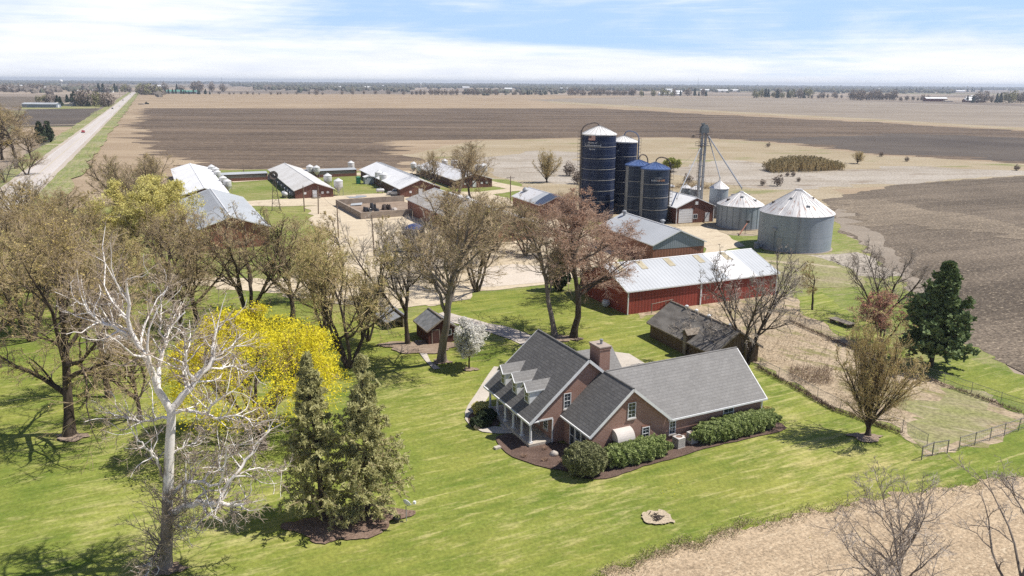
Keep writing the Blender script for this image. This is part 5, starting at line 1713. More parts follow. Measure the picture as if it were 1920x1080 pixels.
def slab_on_roof(parent, name, x0, x1, y0, y1, W, zE, zR, mat, ridge=.5, lift=.02, th=.10):
    xr = W * ridge
    z = lambda x: zR + th - abs(x - xr) * ((zR - zE) / (xr if x < xr else W - xr)) + lift
    m = MB()
    m.slab([(x0, y1, z(x0)), (x0, y0, z(x0)), (x1, y0, z(x1)), (x1, y1, z(x1))], .03)
    return obj(name, m, mat, parent)


def door_on(parent, name, x0, x1, z0, z1, mat, y=0.0, frame=None, handle=False):
    m = MB(); m.box(x0, x1, y - .05, y - .003, z0, z1)
    o = obj(name, m, mat, parent)
    f = MB()
    f.box(x0 - .1, x0 - .002, y - .07, y - .003, z0, z1 + .1); f.box(x1 + .002, x1 + .1, y - .07, y - .003, z0, z1 + .1); f.box(x0, x1, y - .07, y - .003, z1 + .002, z1 + .1)
    obj('frame', f, frame or M_white, o)
    return o


def build_farm():
    # long red barn
    p = at(1457.5, 510, 3.7)
    t = barn('red_barn', 'long red barn with a silver roof and one white roof panel', 'barn', p, R(25 + 90), 13.0, 27.6, 3.6, 6.0, M_red, M_roofbarn, .3)
    slab_on_roof(t, 'roof_panel', -.32, 6.46, 4.2, 9.6, 13.0, 3.6, 6.0, M_roofwhite)
    fib = simple('rusty_skylight', (.36, .30, .19), (.46, .42, .31), 2.5, .8, .2, stretch=(.3, 1, 1))
    for y in (5.4, 10.6, 16.2, 21.2, 25.2):
        slab_on_roof(t, 'skylight', 4.3, 6.35, y, y + 1.1, 13.0, 3.6, 6.0, fib, lift=.055)
    for y0, y1 in ((14.6, 14.8), (27.45, 27.6), (0.0, .14)):
        m = MB(); m.box(-.16, -.02, y0, y1, 0, 3.55); obj('downspout', m, M_white, t)
    # machine shed with the blue grey gable
    p = at(1225, 459, 4)
    t = barn('machine_shed', 'rust brown machine shed with a blue grey gable in front of the blue silos', 'shed', p, R(21), 10.8, 20.5, 4.0, 6.3, M_rust_x, M_roofbarn, .3, M_greygable, .5, M_rust_y)
    for y, x in ((7.2, 6.2), (19.2, 4.6)):
        c = MB(); c.lathe([(.28, 6.0), (.28, 6.75), (.5, 6.8), (.5, 6.95), (.1, 7.15)], 12, (x, y)); obj('roof_vent', c, M_steel, t)
    # brown workshop
    p = at(1269, 388.5, 4)
    t = barn('workshop', 'brown metal workshop with a white overhead door under the grain leg', 'shed', p, R(21), 10.4, 21.0, 3.9, 6.0, M_brownside, M_roofwhite, .3, None, .5, M_brownside_y)
    door_on(t, 'overhead_door', .75, 4.4, .15, 3.35, M_whitedoor)
    door_on(t, 'door', 8.1, 9.1, .15, 2.25, M_whitedoor)
    o = MB(); o.box(4.75, 5.75, -.05, -.003, 1.05, 2.0)
    w = obj('window', o, M_glass, t)
    f = MB(); f.box(4.65, 4.748, -.07, -.003, .95, 2.1); f.box(5.752, 5.85, -.07, -.003, .95, 2.1); f.box(4.75, 5.75, -.07, -.003, .95, 1.048); f.box(4.75, 5.75, -.07, -.003, 2.002, 2.1); f.box(5.22, 5.28, -.065, -.051, 1.05, 2.0)
    obj('frame', f, M_white, w)
    f = MB(); f.box(4.95, 5.65, -.3, -.003, 4.4, 5.1); f.box(-.05, .12, -.08, -.002, 0, 3.8); f.box(10.28, 10.45, -.08, -.002, 0, 3.8)
    obj('corner_trim', f, M_white, t)
    # patched metal shed
    p = at(1014, 384, 3)
    t = barn('metal_shed', 'brown shed with a patched silver and white roof left of the tall silo', 'shed', p, R(24), 9.6, 17.0, 2.9, 4.9, M_rust_x, M_roofpatch, .25, None, .5, M_rust_y)
    slab_on_roof(t, 'roof_panel', -.2, 4.7, -.15, 7.6, 9.6, 2.9, 4.9, M_roofbarn)
    c = MB(); c.lathe([(.02, 5.4), (.5, 5.1), (.8, 4.75), (.8, 4.2)], 12, (3.0, 15.5)); obj('roof_vent', c, M_steel, t)
    # hog barns
    B = [('hog_barn', 'white roofed hog barn half hidden behind the grey barn', (-87.4, 203.3), 25, 11.6, 69, 2.7, 4.3, M_roofwhite),
         ('hog_barn', 'middle hog barn with open dark side and white gable roof', (-60.9, 216.1), 24, 10.6, 57, 2.5, 4.4, M_roofwhite2),
         ('hog_barn', 'hog barn with the silver pickup parked at its gable', (-32.0, 220.3), 23, 11.8, 53, 2.6, 4.9, M_roofwhite),
         ('hog_barn', 'hog barn mostly hidden behind the bare trees', (-17.5, 240.0), 24, 12.0, 42, 2.7, 4.6, M_roofpatch)]
    out = []
    for k, (n, lab, o, rz, W, L, zE, zR, rm) in enumerate(B):
        t = barn(n, lab, 'barn', o, R(rz), W, L, zE, zR, M_brownside, rm, .4, None, .5, M_brownside_y, group='hog barns in a row')
        m = MB(); m.box(-.03, .001, 1.2, L - 1.2, .85, 2.1)
        if k == 1:
            obj('curtain', m, simple('dark_side_curtain', (.06, .055, .05), (.10, .095, .09), 1, .8), t)
            fans = MB()
            for y in (3, 7.5, 13, 20, 28, 36, 44, 51):
                fans.box(-.75, -.035, y, y + 1.2, .5, 1.7)
                fans.lathe([(.5, 0), (.62, .35)], 10, M=Matrix.Translation((-.75, y + .6, 1.1)) @ Matrix.Rotation(-math.pi / 2, 4, 'Y'))
            obj('exhaust_fans', fans, M_steel, t)
        else:
            obj('curtain', m, simple('brown_side_curtain', (.13, .075, .055), (.10, .06, .045), 1, .8), t)
        door_on(t, 'door', W * .46, W * .46 + 1.0, .3, 2.2, M_whitedoor)
        wn = []
        for x in (W * .22, W * .68, W * .82):
            q = MB(); q.box(x, x + .7, -.04, -.003, 1.2, 1.8)
            q = obj('window', q, M_white, t)
        if k in (1, 2):
            st = MB()
            st.box(W * .46 - .2, W * .46 + 1.9, -1.5, -.08, .25, .36)
            for i in range(3): st.box(W * .46 - .9 + i * .25, W * .46 - .66 + i * .25, -1.4, -.3, 0, .1 + .09 * i)
            for x in (W * .46 - .2, W * .46 + 1.85):
                for y in (-1.45, -.12): st.box(x - .04, x + .04, y - .04, y + .04, .362, 1.25)
            st.box(W * .46 - .2, W * .46 + 1.9, -1.47, -1.42, 1.2, 1.28)
            obj('door_steps', st, M_wood, t)
        if k == 2:
            c = MB()
            for i in range(16): c.box(W * .5 + .2, W * .5 + .9, 4 + i * 3, 6 + i * 3, 4.95, 5.12)
            obj('ridge_vent', c, M_steel, t)
        out.append(t)
    # low connecting passages
    for lab, o, u0, u1, v in (('low passage joining the half hidden hog barn to the middle one', (-60.9, 216.1), -15.3, -.5, 47.5), ('low passage joining the middle hog barn to the one with the pickup', (-60.9, 216.1), 11.0, 29.6, 47.5)):
        q = np.array([*o, 0]) + FU * u0 + FV * v
        t = thing('passage', lab, 'passage', (q[0], q[1], 0), FARM)
        w = MB(); w.box(0, u1 - u0, 0, 2.6, 0, 2.3); obj('wall', w, M_brownside, t)
        r = MB(); r.slab([(-.05, -.3, 2.35), (u1 - u0 + .05, -.3, 2.35), (u1 - u0 + .05, 2.9, 2.75), (-.05, 2.9, 2.75)], .09); obj('roof', r, M_roofgrey, t)
        w = MB(); w.box(.5, u1 - u0 - .5, -.03, -.003, 1.1, 2.0); obj('curtain', w, simple('grey_curtain', (.26, .24, .21), (.20, .18, .16), .8, .8), t)
    # grey barn left
    q = np.array([-52.7, 160.2, 0]) - FU * 13.8 - FV * 9
    t = barn('grey_barn', 'big barn with a pale grey metal roof behind the soft yellow tree', 'barn', q, FARM, 14.0, 44, 4.0, 6.4, M_rust_x, M_roofgrey, .4, None, .5, M_rust_y)
    dk = simple('dark_roof_lath', (.12, .12, .13), (.16, .16, .17), 2, .8)
    for i in range(22):
        slab_on_roof(t, 'open_lath', 3.6, 6.4, 14 + i * 1.35, 14.35 + i * 1.35, 14.0, 4.0, 6.4, dk, lift=.02)
    # long grey roof in the middle
    t = barn('grey_shed', 'long shed with a stained grey roof behind the middle trees', 'barn', (-8.3, 154.4), R(25.3), 14.4, 42, 3.8, 6.0, M_rust_x, simple('stained_grey_roof', (.30, .28, .255), (.385, .365, .335), .22, .8, .2, stretch=(1, 1, 1)), .4, None, .5, M_rust_y, fascia=M_roofpatch)
    slab_on_roof(t, 'roof_panel', 7.3, 14.6, -.3, 42.3, 14.4, 3.8, 6.0, M_roofpatch)
    c = MB(); c.lathe([(.4, 5.9), (.4, 6.6), (.7, 6.65), (.1, 7.2)], 10, (7.2, 20)); obj('roof_vent', c, M_steel, t)
    # old weathered shed
    t = barn('old_shed', 'old weathered board shed with a mossy grey roof behind the brick house', 'shed', (23.3, 84.3), R(24), 6.6, 12.9, 2.1, 4.3, M_oldboard,
             simple('mossy_old_roof', (.135, .122, .108), (.235, .218, .195), 1.3, .95, .1, detail=8, stretch=(1, .35, 1), bmp=.5), .35, None, .5, M_oldboard, fascia=M_wood)
    d = MB()
    pr = [(4.6, 1.0), (5.5, 1.0), (5.5, 2.95), (5.05, 3.35), (4.6, 2.95)]
    v = [(-.32, y, z) for y, z in pr] + [(1.6, y, z) for y, z in pr]
    d.add(v, [(4, 3, 2, 1, 0), (5, 6, 7, 8, 9)] + [(i, (i + 1) % 5, (i + 1) % 5 + 5, i + 5) for i in range(5)])
    dm = obj('door_dormer', d, M_oldboard, t)
    r = MB(); r.slab([(-.5, 4.4, 2.85), (1.7, 4.4, 2.85), (1.7, 5.05, 3.46), (-.5, 5.05, 3.46)], .06); r.slab([(-.5, 5.053, 3.46), (1.7, 5.053, 3.46), (1.7, 5.7, 2.85), (-.5, 5.7, 2.85)], .06); obj('roof', r, M_wood, dm)
    d = MB(); d.box(-.37, -.325, 4.75, 5.35, .3, 2.6); obj('door', d, M_wood, dm)
    for y in (9.9, 7.9, 5.4, 1.4):
        c = MB(); c.lathe([(.14, 4.2), (.14, 4.55), (.24, 4.56), (.24, 4.7), (.05, 4.82)], 10, (3.3, y)); obj('roof_vent', c, M_roofwhite, t)
    d = MB(); d.box(1.7, 2.5, -.05, -.003, .9, 1.9); wv = obj('window', d, M_glass, t)
    f = MB()
    for x0, x1, z0, z1 in ((1.6, 1.698, .8, 2.0), (2.502, 2.6, .8, 2.0), (1.7, 2.5, .8, .898), (1.7, 2.5, 1.902, 2.0), (2.07, 2.13, .9, 1.9)): f.box(x0, x1, -.08, -.052 if z0 == .9 else -.003, z0, z1)
    obj('frame', f, M_wood, wv)
    # fallen boughs lying on the old roof
    rng = np.random.default_rng(12)
    n = 60
    y = rng.random(n) * 8.0
    x = .4 + rng.random(n) * 2.9
    z = 4.3 - np.abs(x - 3.3) * .667 + .18
    P, Rr = grow(rng, np.stack([x, y, z], 1), rng.normal(size=(n, 3)) * np.array([.6, 1, .25]), .6 + 1.4 * rng.random(n), 4, .25, .02, np.full(n, .03), .008)
    b2, r2 = branch(rng, P, Rr, n=6, ang=50, lr=.5, K=3, wig=.25, trop=0)
    m = MB(); m.tubes(P, Rr, 4); m.tubes(b2, np.maximum(r2, .008), 3)
    o = obj('fallen_branches', m, TW_grey, None); o.location = (23.3, 84.3, 0); o.rotation_euler = (0, 0, R(24))
    tag(o, 'tangle of dead boughs lying on the roof of the old shed', 'branches')
    # small brown shed
    t = barn('small_shed', 'small dark brown shed with a grey roof behind the clean trunked tree', 'shed', (-10.4, 92.0), R(26), 3.6, 4.6, 2.1, 3.3, simple('dark_red_brown_boards', (.07, .032, .025), (.10, .046, .036), 2, .9, .1, stretch=(3, 3, .2)), simple('grey_tin_roof', (.16, .165, .165), (.27, .27, .27), 1.4, .8, .15), .3, None, .5, None, fascia=M_wood)
    door_on(t, 'door', .5, 1.4, .1, 1.9, simple('shed_door_boards', (.07, .035, .028), (.10, .05, .04), 3, .9), 0, M_wood)
    d = MB(); d.box(2.3, 3.0, -.04, -.003, 1.1, 1.75); wv = obj('window', d, M_glass, t)
    f = MB(); f.box(2.2, 2.298, -.06, -.003, 1.0, 1.85); f.box(3.002, 3.1, -.06, -.003, 1.0, 1.85); f.box(2.3, 3.0, -.06, -.003, 1.0, 1.098); f.box(2.3, 3.0, -.06, -.003, 1.752, 1.85); obj('frame', f, M_white, wv)
    # lean-to with a tin roof left of it
    t = thing('lean_to', 'low lean-to with a sagging grey tin roof left of the small brown shed', 'shed', (-16.6, 101.0, 0), R(-62))
    r = MB(); r.slab([(-2.6, -1.4, 1.0), (2.6, -1.4, 1.0), (2.6, 1.2, 1.9), (-2.6, 1.2, 1.9)], .06); obj('roof', r, simple('sagging_tin', (.36, .37, .37), (.27, .26, .25), 1.2, .6, .4, .3), t)
    for x in (-2.4, 2.4):
        for y, h in ((-1.2, 1.0), (1.0, 1.75)):
            obj('post', MB().box(x - .07, x + .07, y - .07, y + .07, 0, h), M_wood, t)
    r = MB(); r.box(-2.4, 2.4, 1.0, 1.08, 0, 1.7); obj('wall', r, M_oldboard, t)


build_farm()


# ------------------------------------------------------------------ silos, bins and the grain leg
def lettering(body, size, radius, ang, z, mat, parent, extrude=.02, colors=None):
    """Painted lettering wrapped round a silo: ANG is the direction the middle of the line faces."""
    cu = bpy.data.curves.new('lettering', 'FONT')
    cu.body = body; cu.size = size; cu.align_x = 'CENTER'; cu.resolution_u = 2
    cu.space_character = 1.08
    tmp = bpy.data.objects.new('lettering', cu)
    COL.objects.link(tmp)
    dg = bpy.context.evaluated_depsgraph_get()
    me = bpy.data.meshes.new_from_object(tmp.evaluated_get(dg))
    bpy.data.objects.remove(tmp)
    n = len(me.vertices)
    co = np.empty(n * 3, np.float32); me.vertices.foreach_get('co', co); co = co.reshape(-1, 3)
    a = ang + co[:, 0] / radius
    out = np.stack([radius * np.cos(a), radius * np.sin(a), z + co[:, 1]], 1).astype(np.float32)
    me.vertices.foreach_set('co', out.ravel()); me.update()
    me.materials.clear(); me.materials.append(mat)
    o = bpy.data.objects.new('lettering', me)
    COL.objects.link(o); o.parent = parent
    return o


def glass_steel(name, c1, c2):
    """Blue glass-fused steel: vertical weathering, bleached sheets low down."""
    m, t, b = material(name, .4, .16)
    v = coords(t)
    f = NOISE(t, MAPPING(t, v, (1.2, 1.2, .12)), 1.0, 5, .6)
    col = MIX(t, MAPR(t, f, .38, .68), c1, c2)
    s = sine(t, v, 2, 1.42)
    col = MIX(t, MATH(t, 'MULTIPLY', MAPR(t, s, .0, .02, 1, 0), .5), col, (.12, .13, .15))
    t.links.new(col, b.inputs['Base Color'])
    return m


M_navy = glass_steel('navy_glass_steel', (.010, .017, .043), (.018, .030, .072))
M_navy2 = glass_steel('weathered_navy_steel', (.018, .028, .055), (.045, .060, .085))
M_band = simple('pale_band_rivets', (.36, .34, .30), (.24, .23, .21), 1.5, .6, .3)
M_silowhite = ribbed('white_silo_cap', (.80, .79, .76), (.70, .68, .64), 2, 50, .5, .3, rib=1)
M_siloblue = simple('blue_silo_cap', (.055, .095, .215), (.09, .14, .285), 1.2, .45, .3)
M_paintw = simple('white_lettering', (.74, .74, .74), (.62, .62, .62), 2, .6)
M_painto = simple('orange_lettering', (.70, .34, .13), (.62, .30, .12), 2, .6)


def silo(label, px, py, rad, zE, zP, roofm, shell, bands, loop, group, gap=None, text=None, ladder_ang=None, loop_m=None):
    g = at(px, py)
    t = thing('silo', label, 'silo', g, 0, group)
    s = MB(); s.lathe([(rad, -.1), (rad, zE)], 64, cap=False); obj('shell', s, shell, t, True)
    r = MB()
    n = 20
    a = np.arange(n) * 2 * math.pi / n
    prof = [(rad + .12, zE - .22), (rad + .14, zE + .05), (rad * .62, zE + (zP - zE) * .52), (rad * .14, zP), (.02, zP + .02)]
    r.lathe(prof, 40, cap=False)
    ro = obj('roof', r, roofm, t)
    q = MB()
    for k in range(20):
        an = 2 * math.pi * k / 20
        q.tube([((rad + .1) * math.cos(an), (rad + .1) * math.sin(an), zE + .07), (rad * .62 * math.cos(an), rad * .62 * math.sin(an), zE + (zP - zE) * .52 + .04), (rad * .14 * math.cos(an), rad * .14 * math.sin(an), zP + .03)], .05, 5)
    obj('roof_rib', q, simple('roof_rib_steel', (.36, .35, .34), (.28, .27, .26), 2, .6, .3) if roofm is M_silowhite else M_siloblue, ro)
    for z in bands:
        b = MB()
        b.lathe([(rad + .003, z - .065), (rad + .03, z - .055), (rad + .03, z + .055), (rad + .003, z + .065)], 48, cap=False)
        obj('band', b, M_band, t, True)
    # ladder with its hoops
    an = ladder_ang
    c, sn = math.cos(an), math.sin(an)
    l = MB()
    for off in (-.22, .22):
        x, y = (rad + .22) * c - off * sn, (rad + .22) * sn + off * c
        l.tube([(x, y, .5), (x, y, zE + .9)], .035, 5)
    for z in np.arange(.8, zE + .8, .42):
        l.tube([((rad + .22) * c + .22 * sn, (rad + .22) * sn - .22 * c, z), ((rad + .22) * c - .22 * sn, (rad + .22) * sn + .22 * c, z)], .022, 4)
    for z in np.arange(2.5, zE + .8, .85):
        pts = []
        for k in np.linspace(-1, 1, 9):
            w = .38 * math.sin(k * math.pi / 2)
            dd = rad + .22 + .75 * math.cos(k * math.pi / 2)
            pts.append((dd * c - w * sn, dd * sn + w * c, z))
        l.tube(pts, .03, 4)
    for k in (-.37, 0, .37):
        dd = rad + .22 + (.72 if k == 0 else .2)
        l.tube([(dd * c - k * sn, dd * sn + k * c, 2.5), (dd * c - k * sn, dd * sn + k * c, zE + .8)], .025, 4)
    obj('ladder', l, M_iron, t)
    # filling pipe: up the side and over the roof in a loop
    an, col = loop
    c, sn = math.cos(an), math.sin(an)
    pts = [((rad + .35) * c, (rad + .35) * sn, .3), ((rad + .35) * c, (rad + .35) * sn, zE + .3)]
    R0 = (rad + .35) / 2 * .98
    for k in np.linspace(.1, 1, 12):
        th = k * math.pi * .97
        pts.append(((rad + .35 - R0 + R0 * math.cos(th)) * c, (rad + .35 - R0 + R0 * math.cos(th)) * sn, zE + .3 + math.sin(th) * min(R0 * 1.15, 2.1) + (zP - zE - .3) * max(0, k - .5) * 2))
    l = MB(); l.tube(pts, .14, 8); obj('filling_pipe', l, col, t)
    # hatch on top
    l = MB(); l.box(-.35, .35, -.35, .35, zP - .05, zP + .18); obj('hatch', l, M_steel, t)
    if gap:
        for a0, a1, z0, z1, mt in gap:
            m = MB()
            aa = np.linspace(a0, a1, 8)
            rr = rad + .012
            V = [(rr * math.cos(x), rr * math.sin(x), z0) for x in aa] + [(rr * math.cos(x), rr * math.sin(x), z1) for x in aa]
            m.add(V, [(i, i + 1, 8 + i + 1, 8 + i) for i in range(7)])
            obj('side_panel', m, mt, t)
    for body, size, ang, z, mt in (text or []):
        lettering(body, size, rad + .03, ang, z, mt, t)
    return t


def flag_emblem(parent, rad, a0, a1, z0, z1):
    """Faded painted flag: dull canton, pink and cream stripes."""
    pink, cream, blue = simple('faded_red_paint', (.46, .20, .15), (.40, .19, .15), 2, .7), simple('faded_cream_paint', (.56, .42, .36), (.50, .38, .33), 2, .7), simple('faded_canton_paint', (.10, .06, .06), (.15, .09, .085), 3, .7)
    mb = MB()
    rr = rad + .03

    def patch(b0, b1, h0, h1, mi, lift=0):
        aa = np.linspace(b0, b1, 7)
        V = [((rr + lift) * math.cos(x), (rr + lift) * math.sin(x), h0) for x in aa] + [((rr + lift) * math.cos(x), (rr + lift) * math.sin(x), h1) for x in aa]
        mb.add(V, [(i, i + 1, 7 + i + 1, 7 + i) for i in range(6)], mi)
    n = 9
    for i in range(n):
        patch(a0, a1, z0 + (z1 - z0) * i / n, z0 + (z1 - z0) * (i + 1) / n, i % 2)
    patch(a0, a0 + (a1 - a0) * .45, z0 + (z1 - z0) * .44, z1 + .01, 2, .012)
    return obj('flag_emblem', mb, [pink, cream, blue], parent)


def build_silos():
    F = lambda d: R(d)
    grp = 'dark blue silos in a cluster'
    galv = simple('bleached_side_sheet', (.30, .29, .27), (.20, .20, .20), 1.2, .5, .4, stretch=(1, 1, .3))
    t = silo('tallest dark blue silo with a white cap and a faded flag painted on it', 1118, 404, 4.2, 20.1, 21.9, M_silowhite, M_navy, [1.6, 4.1, 6.6, 9.2, 11.8, 14.4, 17.2], (R(195), M_iron), grp,
             [(R(178), R(188), 0, 19.8, galv)], [('Home of', .62, R(242), 18.02, M_paintw), ('Cottonwood', .78, R(242), 17.32 + .02, M_paintw), ('Farms', .62, R(242), 16.5, M_paintw)], R(183))
    flag_emblem(t, 4.2, R(228), R(252), 18.75, 19.85)
    silo('second white capped dark blue silo behind the tallest one', 1164, 398, 3.4, 18.0, 19.3, M_silowhite, M_navy, [2.2, 5.2, 8.1, 11.0, 14.4], (R(-10), simple('blue_steel_pipe', (.10, .13, .20), (.14, .17, .25), 2, .5)), grp,
         None, [('Home of', .55, R(212), 16.4, M_paintw), ('Cottonwood', .68, R(212), 15.7, M_paintw), ('Farms', .55, R(212), 15.0, M_paintw)], R(-2))
    silo('blue capped silo standing between the white capped ones and the lettered one', 1192, 412, 3.05, 13.3, 14.4, M_siloblue, M_navy2, [2.8, 6.0, 9.6], (R(40), M_iron), grp, [(R(190), R(214), 0, 13.0, galv)], None, R(70))
    silo('blue capped silo with orange lettering nearest the brown workshop', 1223, 416, 3.4, 12.8, 14.1, M_siloblue, M_navy2, [3.3, 6.2, 9.3], (R(8), M_iron), grp, [(R(190), R(212), 0, 12.6, galv)],
         [('HARVE', .62, R(264.5), 10.05, M_paintw), ('STORE', .62, R(287.5), 10.05, M_painto), ('A O SMITH', .28, R(275), 10.75, M_paintw)], R(-4))
    # dark feed silo among the middle trees
    g = at(778, 470)
    t = thing('feed_silo', 'short dark silo with a blue cap hidden among the middle trees', 'silo', g)
    s = MB(); s.lathe([(2.0, -.1), (2.0, 4.6)], 32); obj('shell', s, simple('dark_stained_shell', (.045, .045, .055), (.10, .095, .095), 1, .6, .3, stretch=(1, 1, .2)), t)
    s = MB(); s.lathe([(2.1, 4.5), (1.2, 5.1), (.3, 5.4), (.02, 5.42)], 24, cap=False); obj('roof', s, simple('dull_blue_cap', (.025, .04, .12), (.05, .075, .19), 1, .35, .5), t)
    # old concrete stave silo
    g = at(318, 462)
    t = thing('stave_silo', 'roofless pale concrete silo behind the soft yellow tree', 'silo', g)
    s = MB(); s.lathe([(1.9, 0), (1.9, 9.0), (1.75, 9.0), (1.75, 8.0), (.02, 7.9)], 32, cap=False)
    m, tt, b = material('concrete_staves', .9, .1)
    v = coords(tt)
    col = MIX(tt, NOISE(tt, MAPPING(tt, v, (1, 1, .2)), 1.5, 4), (.62, .58, .52), (.45, .41, .37))
    s1 = sine(tt, v, 2, .75)
    col = MIX(tt, MAPR(tt, s1, 0, .12, 1, 0), col, (.16, .13, .11))
    tt.links.new(col, b.inputs['Base Color'])
    obj('shell', s, m, t)
    q = MB()
    for k in range(26):
        an = 2 * math.pi * k / 26
        q.tube([(1.9 * math.cos(an), 1.9 * math.sin(an), 0), (1.9 * math.cos(an), 1.9 * math.sin(an), 9.0)], .045, 4)
    obj('stave_joints', q, simple('stave_joint', (.2, .17, .15), (.3, .26, .22), 2, .9), t)


build_silos()


def corrugated(name, c1, c2, c3):
    m, t, b = material(name, .55, .4, .08)
    v = coords(t)
    s = N(t, 'ShaderNodeSeparateXYZ'); t.links.new(v, s.inputs[0])
    f = NOISE(t, MAPPING(t, v, (.8, .8, .25)), 1.0, 5, .6)
    ring = NOISE(t, MAPPING(t, v, (0.01, 0.01, .9)), 1.0, 2, .5)
    col = MIX(t, MAPR(t, MATH(t, 'ADD', MATH(t, 'MULTIPLY', f, .6), MATH(t, 'MULTIPLY', ring, .4)), .38, .62), c1, c2)
    h = sine(t, v, 2, .20)
    col = MIX(t, MAPR(t, h, 0, .5, .30, 0), col, c3)
    ring2 = sine(t, v, 2, 1.12)
    col = MIX(t, MAPR(t, ring2, 0, .015, .45, 0), col, c3)
    t.links.new(col, b.inputs['Base Color'])
    bump(t, b, h, .5, .03)
    return m


M_corr = corrugated('corrugated_bin_steel', (.245, .285, .315), (.33, .365, .39), (.165, .19, .215))
M_binroof = simple('bin_roof_steel', (.64, .63, .62), (.50, .48, .46), 1.5, .45, .4, .15, stretch=(1, 1, 1))
_m, _t, _b = material('rusty_bin_roof', .5, .35, .1)
_v = coords(_t)
_s = N(_t, 'ShaderNodeSeparateXYZ'); _t.links.new(_v, _s.inputs[0])
_q = N(_t, 'ShaderNodeCombineXYZ')
_t.links.new(MATH(_t, 'MULTIPLY', MATH(_t, 'ARCTAN2', _s.outputs[0], _s.outputs[1]), 9.0), _q.inputs[0])
_t.links.new(MATH(_t, 'MULTIPLY', _s.outputs[2], .55), _q.inputs[1])
_f = NOISE(_t, _q.outputs[0], 1.0, 4, .6)
_c = MIX(_t, MAPR(_t, NOISE(_t, _v, .35, 4, .6), .35, .65), (.70, .68, .65), (.50, .485, .47))
_c = MIX(_t, MAPR(_t, _f, .57, .66), _c, (.30, .15, .085))
_t.links.new(_c, _b.inputs['Base Color'])
M_binrust = _m


def grain_bin(label, center, rad, zE, zP, roofm, group, nribs=26, posts=0, legs=0, vents=0):
    t = thing('grain_bin', label, 'grain bin', (center[0], center[1], 0), 0, group)
    z0 = 1.1 if legs else 0
    s = MB()
    if legs: s.lathe([(.3, .45), (rad, 1.7), (rad, zE)], 40)
    else: s.lathe([(rad, 0.1), (rad, zE)], 72, cap=False)
    obj('shell', s, M_corr, t, not legs)
    r = MB(); r.lathe([(rad + .18, zE - .06), (rad + .15, zE + .02), (rad * .10, zP), (rad * .10, zP + .25), (.02, zP + .32)], 52, cap=False)
    ro = obj('roof', r, roofm, t)
    q = MB()
    for k in range(nribs):
        an = 2 * math.pi * k / nribs
        q.tube([((rad + .12) * math.cos(an), (rad + .12) * math.sin(an), zE + .05), (rad * .10 * math.cos(an), rad * .10 * math.sin(an), zP + .03)], .05, 4)
    obj('roof_rib', q, M_binroof, ro)
    if not legs:
        c = MB(); c.lathe([(rad + .35, 0), (rad + .35, .18), (rad - .05, .18)], 52, cap=False); obj('footing', c, M_conc3, t)
    for k in range(posts):
        an = 2 * math.pi * (k + .5) / posts
        p = MB(); p.box(-.04, .06, -.05, .05, .19, zE - .1, M=Matrix.Rotation(an, 4, 'Z') @ Matrix.Translation((rad, 0, 0)))
        obj('stiffener', p, simple('dark_stiffener', (.15, .18, .20), (.19, .22, .24), 2, .5, .4) if k == 0 else bpy.data.materials['dark_stiffener'], t)
    for k in range(vents):
        an = 2 * math.pi * (k + .35) / vents
        f = .35 if k % 2 else .62
        x, y, z = rad * (1 - f) * math.cos(an), rad * (1 - f) * math.sin(an), zE + (zP - zE) * f
        p = MB(); p.box(-.35, .35, -.28, .28, .0, .42, M=Matrix.Translation((x, y, z)) @ Matrix.Rotation(an, 4, 'Z'))
        obj('roof_vent', p, M_iron if k % 3 == 0 else M_steel, t)
    for k in range(legs):
        an = 2 * math.pi * k / legs
        p = MB(); p.tube([(rad * .96 * math.cos(an), rad * .96 * math.sin(an), 0), (rad * .96 * math.cos(an), rad * .96 * math.sin(an), 1.9)], .06, 6)
        obj('leg', p, M_steel, t)
    # ladder on the near side
    an = R(-105)
    c, sn = math.cos(an), math.sin(an)
    l = MB()
    for o in (-.2, .2): l.tube([((rad + .12) * c - o * sn, (rad + .12) * sn + o * c, .4), ((rad + .12) * c - o * sn, (rad + .12) * sn + o * c, zE)], .03, 4)
    for z in np.arange(.6, zE, .4): l.tube([((rad + .12) * c + .2 * sn, (rad + .12) * sn - .2 * c, z), ((rad + .12) * c - .2 * sn, (rad + .12) * sn + .2 * c, z)], .02, 4)
    obj('ladder', l, M_steel, t)
    return t


